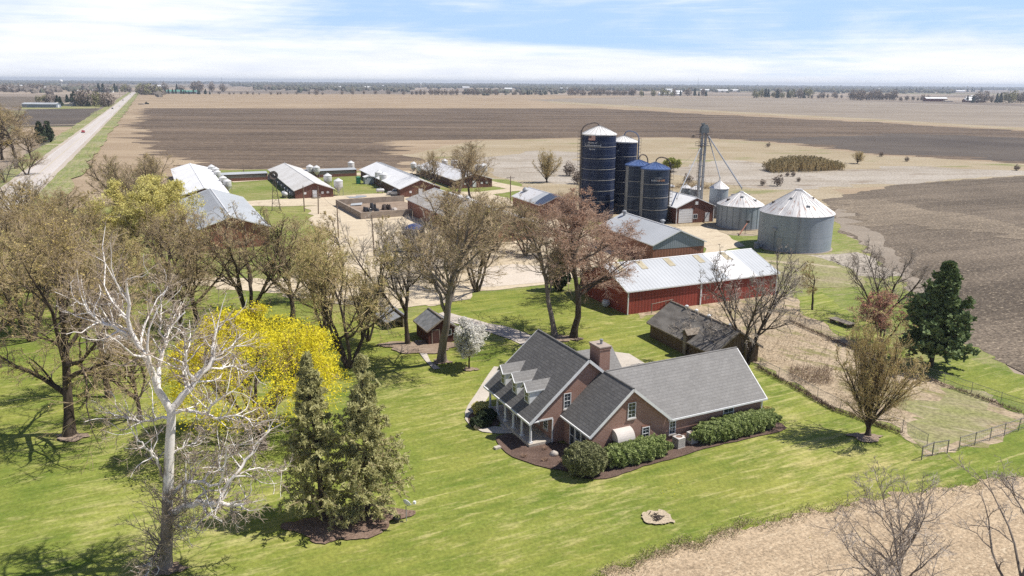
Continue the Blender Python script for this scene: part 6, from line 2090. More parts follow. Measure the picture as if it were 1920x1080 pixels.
def build_bins():
    g = 'galvanized grain bins'
    b1 = grain_bin('largest galvanized grain bin with a rust streaked cone roof', (57.3, 154.7), 7.1, 7.3, 11.6, M_binrust, g, 34, 0, 0, 7)
    d = MB()
    a0 = R(228)
    d.box(-.03, .06, -.5, .5, .9, 2.9, M=Matrix.Rotation(a0, 4, 'Z') @ Matrix.Translation((7.1, 0, 0)))
    obj('door', d, M_steel, b1)
    d = MB(); x, y = 7.25 * math.cos(R(218)), 7.25 * math.sin(R(218))
    d.tube([(x, y, .2), (x, y, 4.2)], .10, 6); d.box(x - .35, x + .25, y - .4, y + .2, 4.2, 4.7); obj('unload_pipe', d, M_steel, b1)
    b2 = grain_bin('medium grain bin with a rust stained peak where a spout ends', (52.6, 177.6), 5.15, 5.3, 8.0, M_binrust, g, 26, 22, 0, 6)
    b3 = grain_bin('narrow tall grain bin under the middle spout of the grain leg', (50.9, 190.6), 2.25, 7.3, 8.9, M_binroof, g, 14, 0, 0, 0)
    grain_bin('small hopper bin left of a pair behind the workshop', (48.4, 216.0), 1.35, 4.0, 4.8, M_binroof, 'two small hopper bins behind the workshop', 10, 0, 6, 0)
    grain_bin('small hopper bin right of a pair behind the workshop', (50.6, 213.4), 1.55, 4.0, 4.9, M_binrust, 'two small hopper bins behind the workshop', 10, 0, 6, 0)
    # unloading auger by the medium bin, fan by the large one
    a, b = at(1386, 440, .3), at(1402, 420, 2.2)
    t = thing('auger', 'short rust red unloading auger leaning against the medium bin', 'auger', (a[0], a[1], 0))
    m = MB(); m.tube([(0, 0, .3), tuple((b - a)[:2]) + (2.6,)], .13, 8); obj('tube', m, simple('rust_red_paint', (.36, .16, .11), (.29, .13, .09), 2, .7), t)
    m = MB(); m.box(-.3, .3, -.3, .3, 0, .5, M=Matrix.Translation(tuple((b - a)[:2]) + (2.5,))); obj('motor', m, M_iron, t)
    m = MB(); q = (b - a) * .75; m.tube([(q[0], q[1], 0), (q[0], q[1], 1.9)], .05, 5); obj('prop', m, M_iron, t)
    a = at(1418, 466)
    t = thing('bin_fan', 'grey drying fan standing beside the largest grain bin', 'fan', a)
    m = MB(); m.lathe([(.5, 0), (.55, .1), (.55, 1.2), (.4, 1.35), (.02, 1.4)], 14); obj('housing', m, simple('fan_grey', (.2, .21, .22), (.26, .27, .28), 2, .5, .4), t)
    m = MB(); m.tube([(.4, .1, .5), (1.8, .6, .5)], .3, 8); obj('duct', m, M_steel, t)
    # grain leg
    g0 = np.array([50.9, 209.8, 0])
    t = thing('grain_elevator', 'tall steel grain leg tower with a dark head and three spouts', 'grain elevator', g0, R(20))
    Ht = 21.0
    m = MB()
    for x in (-.55, .55): m.box(x - .28, x + .28, -.22, .22, 0, Ht - 1.6)
    obj('trunking', m, M_steel, t)
    m = MB()
    for z in np.arange(2, Ht - 2, 2.9):
        m.box(-.9, .9, -.27, .27, z, z + .12)
    obj('brace', m, M_steel, t)
    m = MB()
    for x in (-1.5, -1.1): m.tube([(x, -.1, 0), (x, -.1, Ht)], .035, 4)
    for z in np.arange(.5, Ht, .45): m.tube([(-1.5, -.1, z), (-1.1, -.1, z)], .022, 4)
    for z in np.arange(3, Ht - 1, 1.0):
        m.tube([(-1.5, -.1, z), (-1.75, -.5, z), (-1.3, -.85, z), (-.9, -.5, z), (-1.1, -.1, z)], .03, 4)
    obj('ladder', m, M_iron, t)
    m = MB()
    m.box(-1.15, 1.15, -.5, .5, Ht - 1.6, Ht - .3)
    v = [(-1.15, -.5, Ht - .3), (1.15, -.5, Ht - .3), (1.15, .5, Ht - .3), (-1.15, .5, Ht - .3), (-.5, -.4, Ht + .55), (.6, -.4, Ht + .55), (.6, .4, Ht + .55), (-.5, .4, Ht + .55)]
    m.add(v, [(0, 1, 5, 4), (1, 2, 6, 5), (2, 3, 7, 6), (3, 0, 4, 7), (4, 5, 6, 7)])
    m.box(-.9, -.1, -.35, .35, Ht + .55, Ht + 1.0)
    obj('head', m, simple('dark_head_steel', (.10, .115, .12), (.16, .175, .18), 2, .5, .4), t)
    m = MB()
    for zz in (Ht - 2.0, Ht - 5.0):
        m.box(-1.9, 1.9, -1.0, 1.0, zz, zz + .06)
        for x, y in ((-1.85, -.95), (1.85, -.95), (1.85, .95), (-1.85, .95), (0, -.95), (0, .95)): m.tube([(x, y, zz), (x, y, zz + 1.1)], .03, 4)
        for h in (.6, 1.1): m.tube([(-1.85, -.95, zz + h), (1.85, -.95, zz + h), (1.85, .95, zz + h), (-1.85, .95, zz + h), (-1.85, -.95, zz + h)], .025, 4)
    obj('platform', m, M_iron, t)
    c, sn = math.cos(R(-20)), math.sin(R(-20))

    def loc(p):
        q = np.array(p) - g0
        return (q[0] * c - q[1] * sn, q[0] * sn + q[1] * c, q[2])
    src = (1.0, -.3, Ht - 2.2)
    wp = at(1269, 375, 5.4)
    for end, r_ in (((52.6, 177.6, 8.5), .17), ((50.9, 190.6, 9.3), .12), ((wp[0], wp[1], 5.3), .13)):
        m = MB()
        s0 = src if end[0] != wp[0] else (-.9, -.3, Ht - 5.2)
        e = loc(end)
        m.tube([s0, tuple(np.array(e) + np.array([0, 0, .5])), e], r_, 8)
        obj('spout', m, M_steel, t)
    m = MB()
    for sx, sy, zz in ((-14, -10, Ht - 5), (16, -6, Ht - 5), (-10, 14, Ht - 5), (14, 14, Ht - 5)):
        m.tube([(0, 0, zz), (sx, sy, 0)], .018, 3)
    obj('guy_wire', m, M_steel, t)


build_bins()
# ------------------------------------------------------------------ smaller things about the farm
def build_feed_bins():
    M_feed = simple('white_feed_bin', (.68, .675, .66), (.56, .55, .53), 1.2, .5, .3, .0)
    M_feedr = simple('rust_banded_feed_bin', (.66, .64, .61), (.42, .24, .14), 1.1, .5, .3, lo=.55, hi=.7, stretch=(.2, .2, 1.5))
    t = thing('feed_bin', 'feed bin', 'feed bin')
    b = MB(); b.lathe([(.16, 1.0), (1.10, 2.18), (1.12, 2.22), (1.12, 3.7)], 24, cap=False); obj('tank', b, M_feed, t, True)
    b = MB(); b.lathe([(1.18, 3.66), (1.16, 3.72), (.30, 4.25), (.30, 4.36), (.02, 4.4)], 24, cap=False); obj('lid', b, M_feed, t)
    for k in range(4):
        an = math.pi / 4 + k * math.pi / 2
        b = MB(); b.tube([(1.08 * math.cos(an), 1.08 * math.sin(an), 0), (1.08 * math.cos(an), 1.08 * math.sin(an), 2.6)], .055, 5); obj('leg', b, M_steel, t)
    b = MB(); b.tube([(0, 0, 1.05), (0, 0, .7), (1.9, .6, 1.5)], .08, 6); obj('auger_tube', b, M_steel, t)
    first = [True]
    L = [(398, 332.5, 1, 'white feed bin farthest back beside the half hidden hog barn'), (406, 337.5, 1, 'rust banded feed bin in the middle of three beside the half hidden hog barn'), (409, 342.5, .95, 'white feed bin nearest of three beside the half hidden hog barn'),
         (419.5, 356, 1, 'rust banded white feed bin beyond the grey barn ridge'), (428, 363, 1, 'white feed bin low beside the grey barn ridge'),
         (582, 333.5, 1.05, 'white feed bin on tall legs behind the middle hog barn'), (594.5, 334, 1, 'white feed bin right of the tall legged one behind the middle hog barn'),
         (615.5, 354, 1.1, 'white feed bin just past the gable of the middle hog barn'), (635.5, 366.5, 1.15, 'white feed bin standing nearest the lane between two hog barns'),
         (659, 325.5, 1.05, 'white feed bin at the far corner of the hog barn with the pickup'), (711, 347, 1.1, 'white feed bin far one of a pair against the barn wall by the pickup'), (720, 352.5, 1.15, 'white feed bin near one of a pair against the barn wall by the pickup'),
         (776, 326, 1.0, 'far dull feed bin behind the ridge of the pickup hog barn'), (787, 331, 1.0, 'dull feed bin next to the far one behind the pickup hog barn'), (812, 337, .9, 'feed bin glimpsed between the pickup hog barn and the trees'),
         (834, 320, 1.0, 'feed bin seen through the left side of the bare trees'), (852, 322, 1.1, 'feed bin seen through the middle of the bare trees'), (897, 333, 1.15, 'feed bin left of a pair right of the bare trees'), (906.5, 334, 1.2, 'feed bin right of a pair right of the bare trees')]
    for i, (x, y, s, lab) in enumerate(L):
        g = at(x, y)
        if first[0]:
            t.location = g; t.scale = (s, s, s); t['label'] = lab; t['group'] = 'white feed bins by the hog barns'; first[0] = False
        else:
            c = dup(t, g, .3 * i, (s, s, s), lab, 'white feed bins by the hog barns')
            if 'rust banded' in lab:
                for o in KIDS[t.name]: pass
                me = None
                for o in c.children:
                    if o.name.startswith('tank'):
                        o.data = o.data.copy(); o.data.materials.clear(); o.data.materials.append(M_feedr)
    # lying gas tanks
    def tank(px, py, L_, r, rz, lab):
        g = at(px, py)
        t = thing('gas_tank', lab, 'gas tank', g, rz, 'white gas tanks')
        Mx = Matrix.Translation((-L_ / 2, 0, r + .5)) @ Matrix.Rotation(math.pi / 2, 4, 'Y')
        b = MB(); b.lathe([(.02, -.25 * r), (r * .6, -.15 * r), (r * .92, .1), (r, .35), (r, L_ - .35), (r * .92, L_ - .1), (r * .6, L_ + .15 * r), (.02, L_ + .25 * r)], 18, M=Mx, cap=False)
        obj('tank', b, M_feed, t, True)
        for x in (-L_ * .3, L_ * .3):
            b = MB(); b.box(x - .12, x + .12, -r * .8, r * .8, 0, .62); obj('saddle', b, M_conc3, t)
        b = MB(); b.lathe([(.18, 2 * r + .48), (.18, 2 * r + .75), (.02, 2 * r + .8)], 10); obj('valve_dome', b, M_steel, t)
    tank(534, 370.5, 3.2, .62, R(120), 'white gas tank beside the steps of the middle hog barn')
    tank(713, 363, 2.2, .5, R(10), 'short white gas tank on the grass by the pickup')
    # green box and white hut by the passage
    g = at(672, 345)
    t = thing('toilet_hut', 'green portable toilet beside the passage of the pickup hog barn', 'portable toilet', g, FARM)
    gm = simple('green_plastic', (.03, .19, .10), (.025, .15, .085), 2, .5)
    b = MB(); b.box(-.6, .6, -.6, .6, .1, 2.15); obj('body', b, gm, t)
    b = MB(); b.slab([(-.68, -.68, 2.16), (.68, -.68, 2.16), (.68, .68, 2.16), (-.68, .68, 2.16)], .02); v = [(-.66, -.66, 2.165), (.66, -.66, 2.165), (.66, .66, 2.165), (-.66, .66, 2.165), (-.3, -.3, 2.45), (.3, -.3, 2.45), (.3, .3, 2.45), (-.3, .3, 2.45)]; b.add(v, [(0, 1, 5, 4), (1, 2, 6, 5), (2, 3, 7, 6), (3, 0, 4, 7), (4, 5, 6, 7)]); obj('roof', b, gm, t)
    b = MB(); b.box(-.45, .45, -.63, -.603, .15, 2.05); obj('door', b, simple('dark_green_door', (.025, .14, .075), (.02, .11, .06), 2, .5), t)
    g = at(685, 346)
    t = barn('utility_hut', 'small pale hut with a grey door against the passage', 'hut', g, FARM, 2.9, 2.4, 2.3, 2.7, M_roofgrey, M_roofwhite, .15)
    door_on(t, 'door', .8, 2.2, .1, 2.0, simple('grey_door', (.36, .40, .42), (.30, .34, .36), 1, .6))


def build_poles():
    def pole(px, py, h, lab, arm=True, lean=0.0, rz=0.0, name='utility_pole'):
        g = at(px, py)
        t = thing(name, lab, 'utility pole', g, rz, 'wooden utility poles')
        b = MB(); b.tube([(0, 0, -.2), (lean * .5, 0, h * .5), (lean, 0, h)], [.16, .14, .10], 8); obj('pole', b, M_pole, t)
        if arm:
            b = MB(); b.box(lean - 1.1, lean + 1.1, -.16, -.06, h - .6, h - .45); obj('crossarm', b, M_pole, t)
            for x in (-1, -.4, .4, 1):
                b = MB(); b.lathe([(.05, h - .448), (.06, h - .38), (.03, h - .30), (.01, h - .28)], 8, (lean + x, -.11)); obj('insulator', b, M_conc2, t)
        return np.array([g[0] + lean, g[1], h - .3])
    tops = []
    tops.append(pole(571, 397, 6.6, 'bare wooden pole in front of the middle hog barn door', False))
    tops.append(pole(597, 402, 7.0, 'leaning wooden pole beside the middle hog barn steps', False, .3))
    tops.append(pole(635, 447, 7.2, 'reddish pole on the gravel at the left of the concrete pen', False))
    tops.append(pole(702, 482, 8.0, 'thin dark pole on the gravel before the concrete pen', False, -.2))
    p5 = pole(957, 382, 7.6, 'dark pole on the green strip left of the patched shed', True)
    pole(458, 337, 5.2, 'far short pole behind the passage', False)
    pole(88, 268.5, 10.0, 'white lamp pole beside the cedars at the highway', True, 0, .4)
    pole(66, 282, 9.0, 'thin pole under the knotted tree by the highway', False)
    for k, (x, y) in enumerate(((181, 216), (208, 196), (225, 184.5), (236, 178))):
        pole(x, y, 10.5, ['highway pole nearest the dark plot', 'highway pole before the far farmhouse trees', 'highway pole past the far farmhouse trees', 'farthest highway pole in view'][k], True, 0, FARM)
    # sagging wires
    m = MB()
    for a, b in list(zip(tops[:-1], tops[1:])) + [(tops[-1], p5), (tops[0], at(585, 350, 4.5))]:
        s = np.linspace(0, 1, 14)[:, None]
        P = a * (1 - s) + b * s
        P[:, 2] -= 1.2 * 4 * (s * (1 - s))[:, 0]
        m.tube(P, .022, 4)
    tag(obj('overhead_wires', m, M_iron), 'sagging wires strung between the farmyard poles', 'wires')
    # windmill
    g = at(518, 395)
    t = thing('windmill', 'old rusty farm windmill on a lattice tower before the middle hog barn', 'windmill', g, R(15))
    h = 8.6
    m = MB()
    for sx in (-1, 1):
        for sy in (-1, 1):
            q = MB(); q.tube([(sx * 1.05, sy * 1.05, 0), (sx * .16, sy * .16, h)], .06, 5); obj('leg', q, M_iron, t)
    for k in range(5):
        z0 = .3 + k * 1.6
        w = lambda z: 1.05 - .89 * z / h
        for a in range(4):
            c = [(-1, -1), (1, -1), (1, 1), (-1, 1)]
            (x0, y0), (x1, y1) = c[a], c[(a + 1) % 4]
            m.tube([(x0 * w(z0), y0 * w(z0), z0), (x1 * w(z0), y1 * w(z0), z0)], .035, 4)
            m.tube([(x0 * w(z0), y0 * w(z0), z0), (x1 * w(z0 + 1.6), y1 * w(z0 + 1.6), z0 + 1.6)], .028, 4)
    obj('brace', m, M_iron, t)
    m = MB()
    for k in range(18):
        an = 2 * math.pi * k / 18
        Mx = Matrix.Translation((0, -.35, h + .5)) @ Matrix.Rotation(an, 4, 'Y') @ Matrix.Rotation(.45, 4, 'X')
        p = [(-.07, 0, .38), (.07, 0, .38), (.17, 0, 1.18), (-.17, 0, 1.18)]
        v = [tuple(Mx @ Vector(q)) for q in p]
        m.slab(v, .012)
    n = 24
    for r_ in (.55, 1.0):
        m.tube([(r_ * math.sin(2 * math.pi * k / n), -.37, h + .5 + r_ * math.cos(2 * math.pi * k / n)) for k in range(n + 1)], .018, 4)
    obj('wheel', m, M_iron, t)
    m = MB(); m.box(-.15, .15, -.3, .25, h, h + .65); m.tube([(0, .2, h + .5), (0, 1.6, h + .5)], .03, 5)
    m.box(-.01, .01, 1.2, 2.1, h + .15, h + .9)
    obj('tail_vane', m, M_iron, t)


def build_pen():
    o = np.array([-36.3, 183.3, 0])
    t = thing('concrete_pen', 'open concrete pen with low stained walls on the gravel', 'pen', o, R(27))
    for nm, bx in (('wall', (0, 19, 0, .35, 0, 1.7)), ('wall', (0, .35, .352, 23.5, 0, 1.7)), ('wall', (.352, 19, 23.15, 23.5, 0, 1.7)), ('wall', (18.65, 19, .352, 12, 0, 1.7))):
        b = MB(); b.box(*bx); obj(nm, b, M_conc3, t)
    b = MB(); b.box(.36, 18.6, .36, 23.1, 0, .24); obj('pen_floor', b, M_bare, t)
    rng = np.random.default_rng(3)
    # black plastic heap and odds and ends
    def heap(px, py, lab, n, sx, sy, sz, mat, cat, name):
        g = at(px, py, .25)
        b = MB()
        for i in range(n):
            q = rng.normal(size=2) * np.array([sx, sy]) * .4
            r_ = .25 + .4 * rng.random()
            b.lathe([(.02, -.1), (r_, .05), (r_ * 1.05, .3 * sz), (r_ * .6, (.5 + .6 * rng.random()) * sz), (.02, .95 * sz)], 8, (q[0], q[1]))
        b.v = [v + rng.normal(size=v.shape) * .08 for v in b.v]
        o2 = obj(name, b, mat, None); o2.location = g
        tag(o2, lab, cat)
    blk = simple('black_sheeting', (.018, .018, .02), (.05, .05, .055), 2, .4, .5)
    heap(689, 396.5, 'heap of crumpled black sheeting lying in the concrete pen', 9, 3.2, 1.2, 1.0, blk, 'sheeting', 'black_sheeting')
    heap(700, 394.5, 'upright black bundle beside the sheeting heap in the pen', 4, .8, .8, 1.8, blk, 'bundle', 'black_bundle')
    heap(736, 395, 'pale litter heap at the right of the concrete pen', 5, 1.2, .8, .7, M_conc2, 'rubbish', 'rubbish_heap')
    heap(722, 393, 'rusty scrap heap by the back wall of the concrete pen', 6, 1.0, .8, 1.4, M_iron, 'scrap', 'scrap_heap')
    b = MB(); b.slab([(-1.6, -.6, .4), (1.4, -.7, .5), (1.7, .6, .9), (-1.2, .7, .7)], .03)
    o2 = obj('roof_sheet', b, M_roofgrey); g = at(668, 387); o2.location = g; o2.rotation_euler = (0, 0, .3)
    tag(o2, 'pale tin sheet lying in the far corner of the concrete pen', 'sheet')
    # brush and rubbish below the tall silo
    for px, py, n, lab, sx in ((1058, 372, 24, 'tangle of dead brush heaped left of the tallest silo', 5.0), (1300, 352, 16, 'dark brush pile behind the workshop roof', 4.0)):
        g = at(px, py)
        rg = np.random.default_rng(px)
        p = np.stack([rg.normal(size=160) * sx, rg.normal(size=160) * 1.8, np.zeros(160)], 1)
        P, Rr = grow(rg, p, rg.normal(size=(160, 3)) * np.array([1, 1, .5]) + np.array([0, 0, .35]), 1.2 + 2.2 * rg.random(160), 4, .25, -.02, np.full(160, .05), .012)
        P[..., 2] = np.abs(P[..., 2])
        b2, r2 = branch(rg, P, Rr, n=5, ang=50, lr=.5, K=3, wig=.25, trop=.02)
        m = MB(); m.tubes(P, Rr, 4); m.tubes(b2, np.maximum(r2, .014), 3)
        o2 = obj('brush_pile', m, TW_brown); o2.location = g
        tag(o2, lab, 'brush')
    heap(1256, 351, 'white rubbish sacks beside the dark brush pile', 4, 1.6, .5, .8, M_feedw(), 'sacks', 'white_sacks')


def M_feedw():
    return simple('white_sack', (.62, .62, .62), (.5, .5, .5), 3, .7)


lay('puddle', [(648, 370), (668, 367.5), (690, 368.5), (672, 372.5), (655, 373)], simple('wet_gravel', (.25, .24, .225), (.31, .295, .27), .4, .25, .5), .5, 'grey drying puddle on the gravel lane', .004, 77)
build_feed_bins()
build_poles()
build_pen()


# ------------------------------------------------------------------ vehicles
def car_proto(name, label, L, W, Hh, paint, kind='suv', n_mi=None):
    t = thing(name, label, 'car')
    hb = Hh * .58
    if kind == 'suv':
        side = [(-.5, .28), (-.5, hb * .98), (-.47, hb), (-.44, Hh * .97), (-.40, Hh), (.08, Hh), (.14, Hh * .97), (.27, hb * 1.02), (.47, hb * .86), (.5, hb * .62), (.5, .28)]
    elif kind == 'pickup':
        side = [(-.5, .38), (-.5, hb), (-.08, hb), (-.07, Hh * .97), (-.05, Hh), (.14, Hh), (.18, Hh * .97), (.27, hb * 1.03), (.47, hb * .95), (.5, hb * .7), (.5, .38)]
    else:
        side = [(-.5, .25), (-.5, hb * .9), (-.42, hb), (-.30, hb * 1.03), (-.20, Hh * .97), (-.14, Hh), (.06, Hh), (.12, Hh * .97), (.26, hb), (.47, hb * .82), (.5, hb * .6), (.5, .25)]
    b = MB()
    k = len(side)
    ins = lambda z: .5 - max(0, (z - hb)) / max(.01, Hh - hb) * .10
    v = [(x * L, -W * ins(z), z) for x, z in side] + [(x * L, W * ins(z), z) for x, z in side]
    b.add(v, [tuple(range(k)), tuple(range(2 * k - 1, k - 1, -1))] + [(i + k, (i + 1) % k + k, (i + 1) % k, i) for i in range(k)])
    obj('body', b, paint, t)
    g = MB()
    xs = {'suv': (-.43, .12, .25), 'pickup': (-.06, .15, .25), 'sedan': (-.26, .08, .24)}[kind]
    z0, z1 = hb * 1.04, Hh * .94
    for s in (-1, 1):
        y0, y1 = s * (W * ins(z0) + .012), s * (W * ins(z1) + .012)
        p = [(xs[0] * L, y0, z0), (xs[2] * L * .94, y0, z0), (xs[1] * L, y1, z1), ((xs[0] + .02) * L, y1, z1)]
        g.slab(p if s < 0 else p[::-1], .02)
    w = W * .40
    p = [((xs[2] + .02) * L, -w, z0 * 1.02), ((xs[2] + .02) * L, w, z0 * 1.02), ((xs[1] + .045) * L, w * .9, z1), ((xs[1] + .045) * L, -w * .9, z1)]
    g.slab(p, .02)
    obj('window', g, M_glass, t)
    for x in (-.31, .32):
        for s in (-1, 1):
            q = MB(); q.lathe([(.33, -.11), (.34, 0), (.33, .11)], 16, M=Matrix.Translation((x * L, s * (W / 2 - .09), .33)) @ Matrix.Rotation(math.pi / 2, 4, 'X'))
            wh = obj('wheel', q, simple('black_tyre', (.02, .02, .02), (.03, .03, .03), 4, .9) if 'black_tyre' not in bpy.data.materials else bpy.data.materials['black_tyre'], t)
            q = MB(); q.lathe([(.20, -.125), (.20, .125)], 12, M=Matrix.Translation((x * L, s * (W / 2 - .09), .33)) @ Matrix.Rotation(math.pi / 2, 4, 'X')); obj('rim', q, M_steel, wh)
    for s in (-1, 1):
        q = MB(); q.box(L * .485, L * .505, s * W * .36 - .16, s * W * .36 + .16, hb * .62, hb * .80); obj('headlight', q, M_conc2, t)
        q = MB(); q.box(-L * .507, -L * .49, s * W * .38 - .1, s * W * .38 + .1, hb * .68, hb * .92); obj('taillight', q, simple('red_light', (.4, .02, .02), (.3, .02, .02), 3, .4) if 'red_light' not in bpy.data.materials else bpy.data.materials['red_light'], t)
    q = MB(); q.box(-L * .515, -L * .502, -W * .42, W * .42, .35, .55); q.box(L * .502, L * .515, -W * .42, W * .42, .32, .52); obj('bumper', q, simple('dark_trim', (.05, .05, .05), (.08, .08, .08), 3, .6) if 'dark_trim' not in bpy.data.materials else bpy.data.materials['dark_trim'], t)
    return t


def build_vehicles():
    silver = simple('silver_paint', (.60, .60, .60), (.54, .54, .54), 1, .3, .5, .2)
    t = car_proto('pickup_truck', 'silver pickup with a canopy parked before the hog barn gable', 5.4, 1.95, 1.85, silver, 'suv')
    g = at(744, 366.5); t.location = (g[0], g[1], .15); t.rotation_euler = (0, 0, R(176))
    a, d, n, c0 = ROAD
    cols = {'red': simple('red_paint', (.42, .03, .035), (.36, .03, .03), 1, .3, .5), 'dark': simple('dark_paint', (.03, .03, .035), (.05, .05, .055), 1, .3, .5), 'white': simple('white_paint', (.7, .7, .7), (.64, .64, .64), 1, .3, .5), 'grey': simple('grey_paint', (.25, .27, .30), (.2, .22, .25), 1, .3, .5)}
    for px, py, c, lane, lab in ((148.5, 250, 'red', -1, 'bright red car coming down the highway'), (213, 205, 'dark', -1, 'dark car on the highway beyond the red one'), (218.5, 199.5, 'white', 1, 'small pale car on the highway next to the far farmhouse'), (226, 189, 'dark', -1, 'dark car far up the highway'), (244.5, 177.8, 'grey', -1, 'grey car farthest up the highway')):
        t = car_proto('car', lab, 4.6, 1.8, 1.45, cols[c], 'sedan')
        t['group'] = 'cars on the highway'
        q = at(px, py)
        s = (q - c0) @ d
        p = c0 + d * s + n * (1.9 * (1 if lane > 0 else -1)) * -1
        t.location = (p[0], p[1], .385)
        t.rotation_euler = (0, 0, math.atan2(d[1], d[0]) + (0 if lane > 0 else math.pi))
    # tractor and implement at the field edge
    g = at(275, 195.5)
    t = thing('tractor', 'dark green tractor working at the far edge of the tilled field', 'tractor', (g[0], g[1], .1), R(0))
    gm = simple('green_machine_paint', (.03, .085, .04), (.04, .10, .05), 2, .5)
    b = MB(); b.box(.3, 2.6, -.45, .45, 1.0, 1.9); b.box(-1.2, .3, -.6, .6, 1.0, 1.6); obj('body', b, gm, t)
    b = MB(); b.box(-1.0, .28, -.75, .75, 1.602, 3.0); obj('cab', b, M_glass, t)
    b = MB(); b.box(-1.1, .38, -.82, .82, 3.002, 3.15); obj('roof', b, gm, t)
    for x, r_ in ((-.9, 1.0), (2.0, .75)):
        for s in (-1, 1):
            b = MB(); b.lathe([(r_ * .9, -.32), (r_, -.25), (r_, .25), (r_ * .9, .32)], 18, M=Matrix.Translation((x, s * 1.25, r_)) @ Matrix.Rotation(math.pi / 2, 4, 'X')); obj('wheel', b, bpy.data.materials['black_tyre'], t)
    g = at(267, 196)
    t = thing('field_tiller', 'long blue grey tillage implement behind the tractor', 'implement', (g[0] - 1.5, g[1], .1), 0)
    b = MB(); b.box(-3.5, 3.5, -1.8, 1.8, .8, 1.0)
    for x in np.linspace(-3.3, 3.3, 8): b.box(x - .06, x + .06, -1.8, 1.8, .2, .8)
    b.tube([(3.5, 0, .8), (6.5, 0, .9)], .12, 6); obj('frame', b, simple('implement_paint', (.22, .25, .30), (.16, .18, .22), 1, .5), t)
    for s in (-1, 1):
        b = MB(); b.lathe([(.5, -.15), (.5, .15)], 14, M=Matrix.Translation((0, s * 2.0, .5)) @ Matrix.Rotation(math.pi / 2, 4, 'X')); obj('wheel', b, bpy.data.materials['black_tyre'], t)


build_vehicles()


# ------------------------------------------------------------------ fences and the low platform
M_wire = simple('fence_wire', (.28, .28, .27), (.20, .20, .19), 3, .6, .3, .4)


def wire_fence(name, label, pts, spacing, h, post_r, mat, rail=True, mesh=True, cat='fence', skip=None):
    P = np.array([at(x, y, LEVEL[0]) for x, y in pts])
    t = thing(name, label, cat, P[0])
    P = P - P[0]
    rng = np.random.default_rng(len(pts))
    L = np.concatenate([[0], np.cumsum(np.hypot(*np.diff(P[:, :2], axis=0).T))])
    n = max(2, int(L[-1] / spacing) + 1)
    Q = np.stack([np.interp(np.linspace(0, L[-1], n), L, P[:, k]) for k in range(3)], 1)
    m0 = None
    for q in Q:
        if m0 is None:
            b = MB(); b.tube([(0, 0, -.1), (0, 0, h)], post_r, 6); b.lathe([(post_r * 1.2, h), (.01, h + .06)], 6, cap=False)
            m0 = b.mesh('post', mat)
        o = bpy.data.objects.new('post', m0); COL.objects.link(o); o.parent = t; o.location = q
        o.rotation_euler = (rng.normal() * .02, rng.normal() * .02, 0)
    if rail:
        b = MB(); b.tube(Q + np.array([0, 0, h - .03]), post_r * .8, 6); obj('rail', b, mat, t)
    if mesh:
        b = MB()
        for z in (.12, .45, .8, h - .12): b.tube(Q + np.array([0, 0, z]), .009, 3)
        S = []
        k = int(L[-1] / .28)
        B0 = np.stack([np.interp(np.linspace(0, L[-1], k), L, P[:, j]) for j in range(3)], 1)
        A = np.stack([B0[:-1], B0[1:] + np.array([0, 0, h - .08])], 1)
        B_ = np.stack([B0[1:], B0[:-1] + np.array([0, 0, h - .08])], 1)
        seg = np.concatenate([A, B_])
        b.tubes(seg, np.full(seg.shape[:2], .0045), 3)
        obj('wire_mesh', b, M_wire, t)
    return t


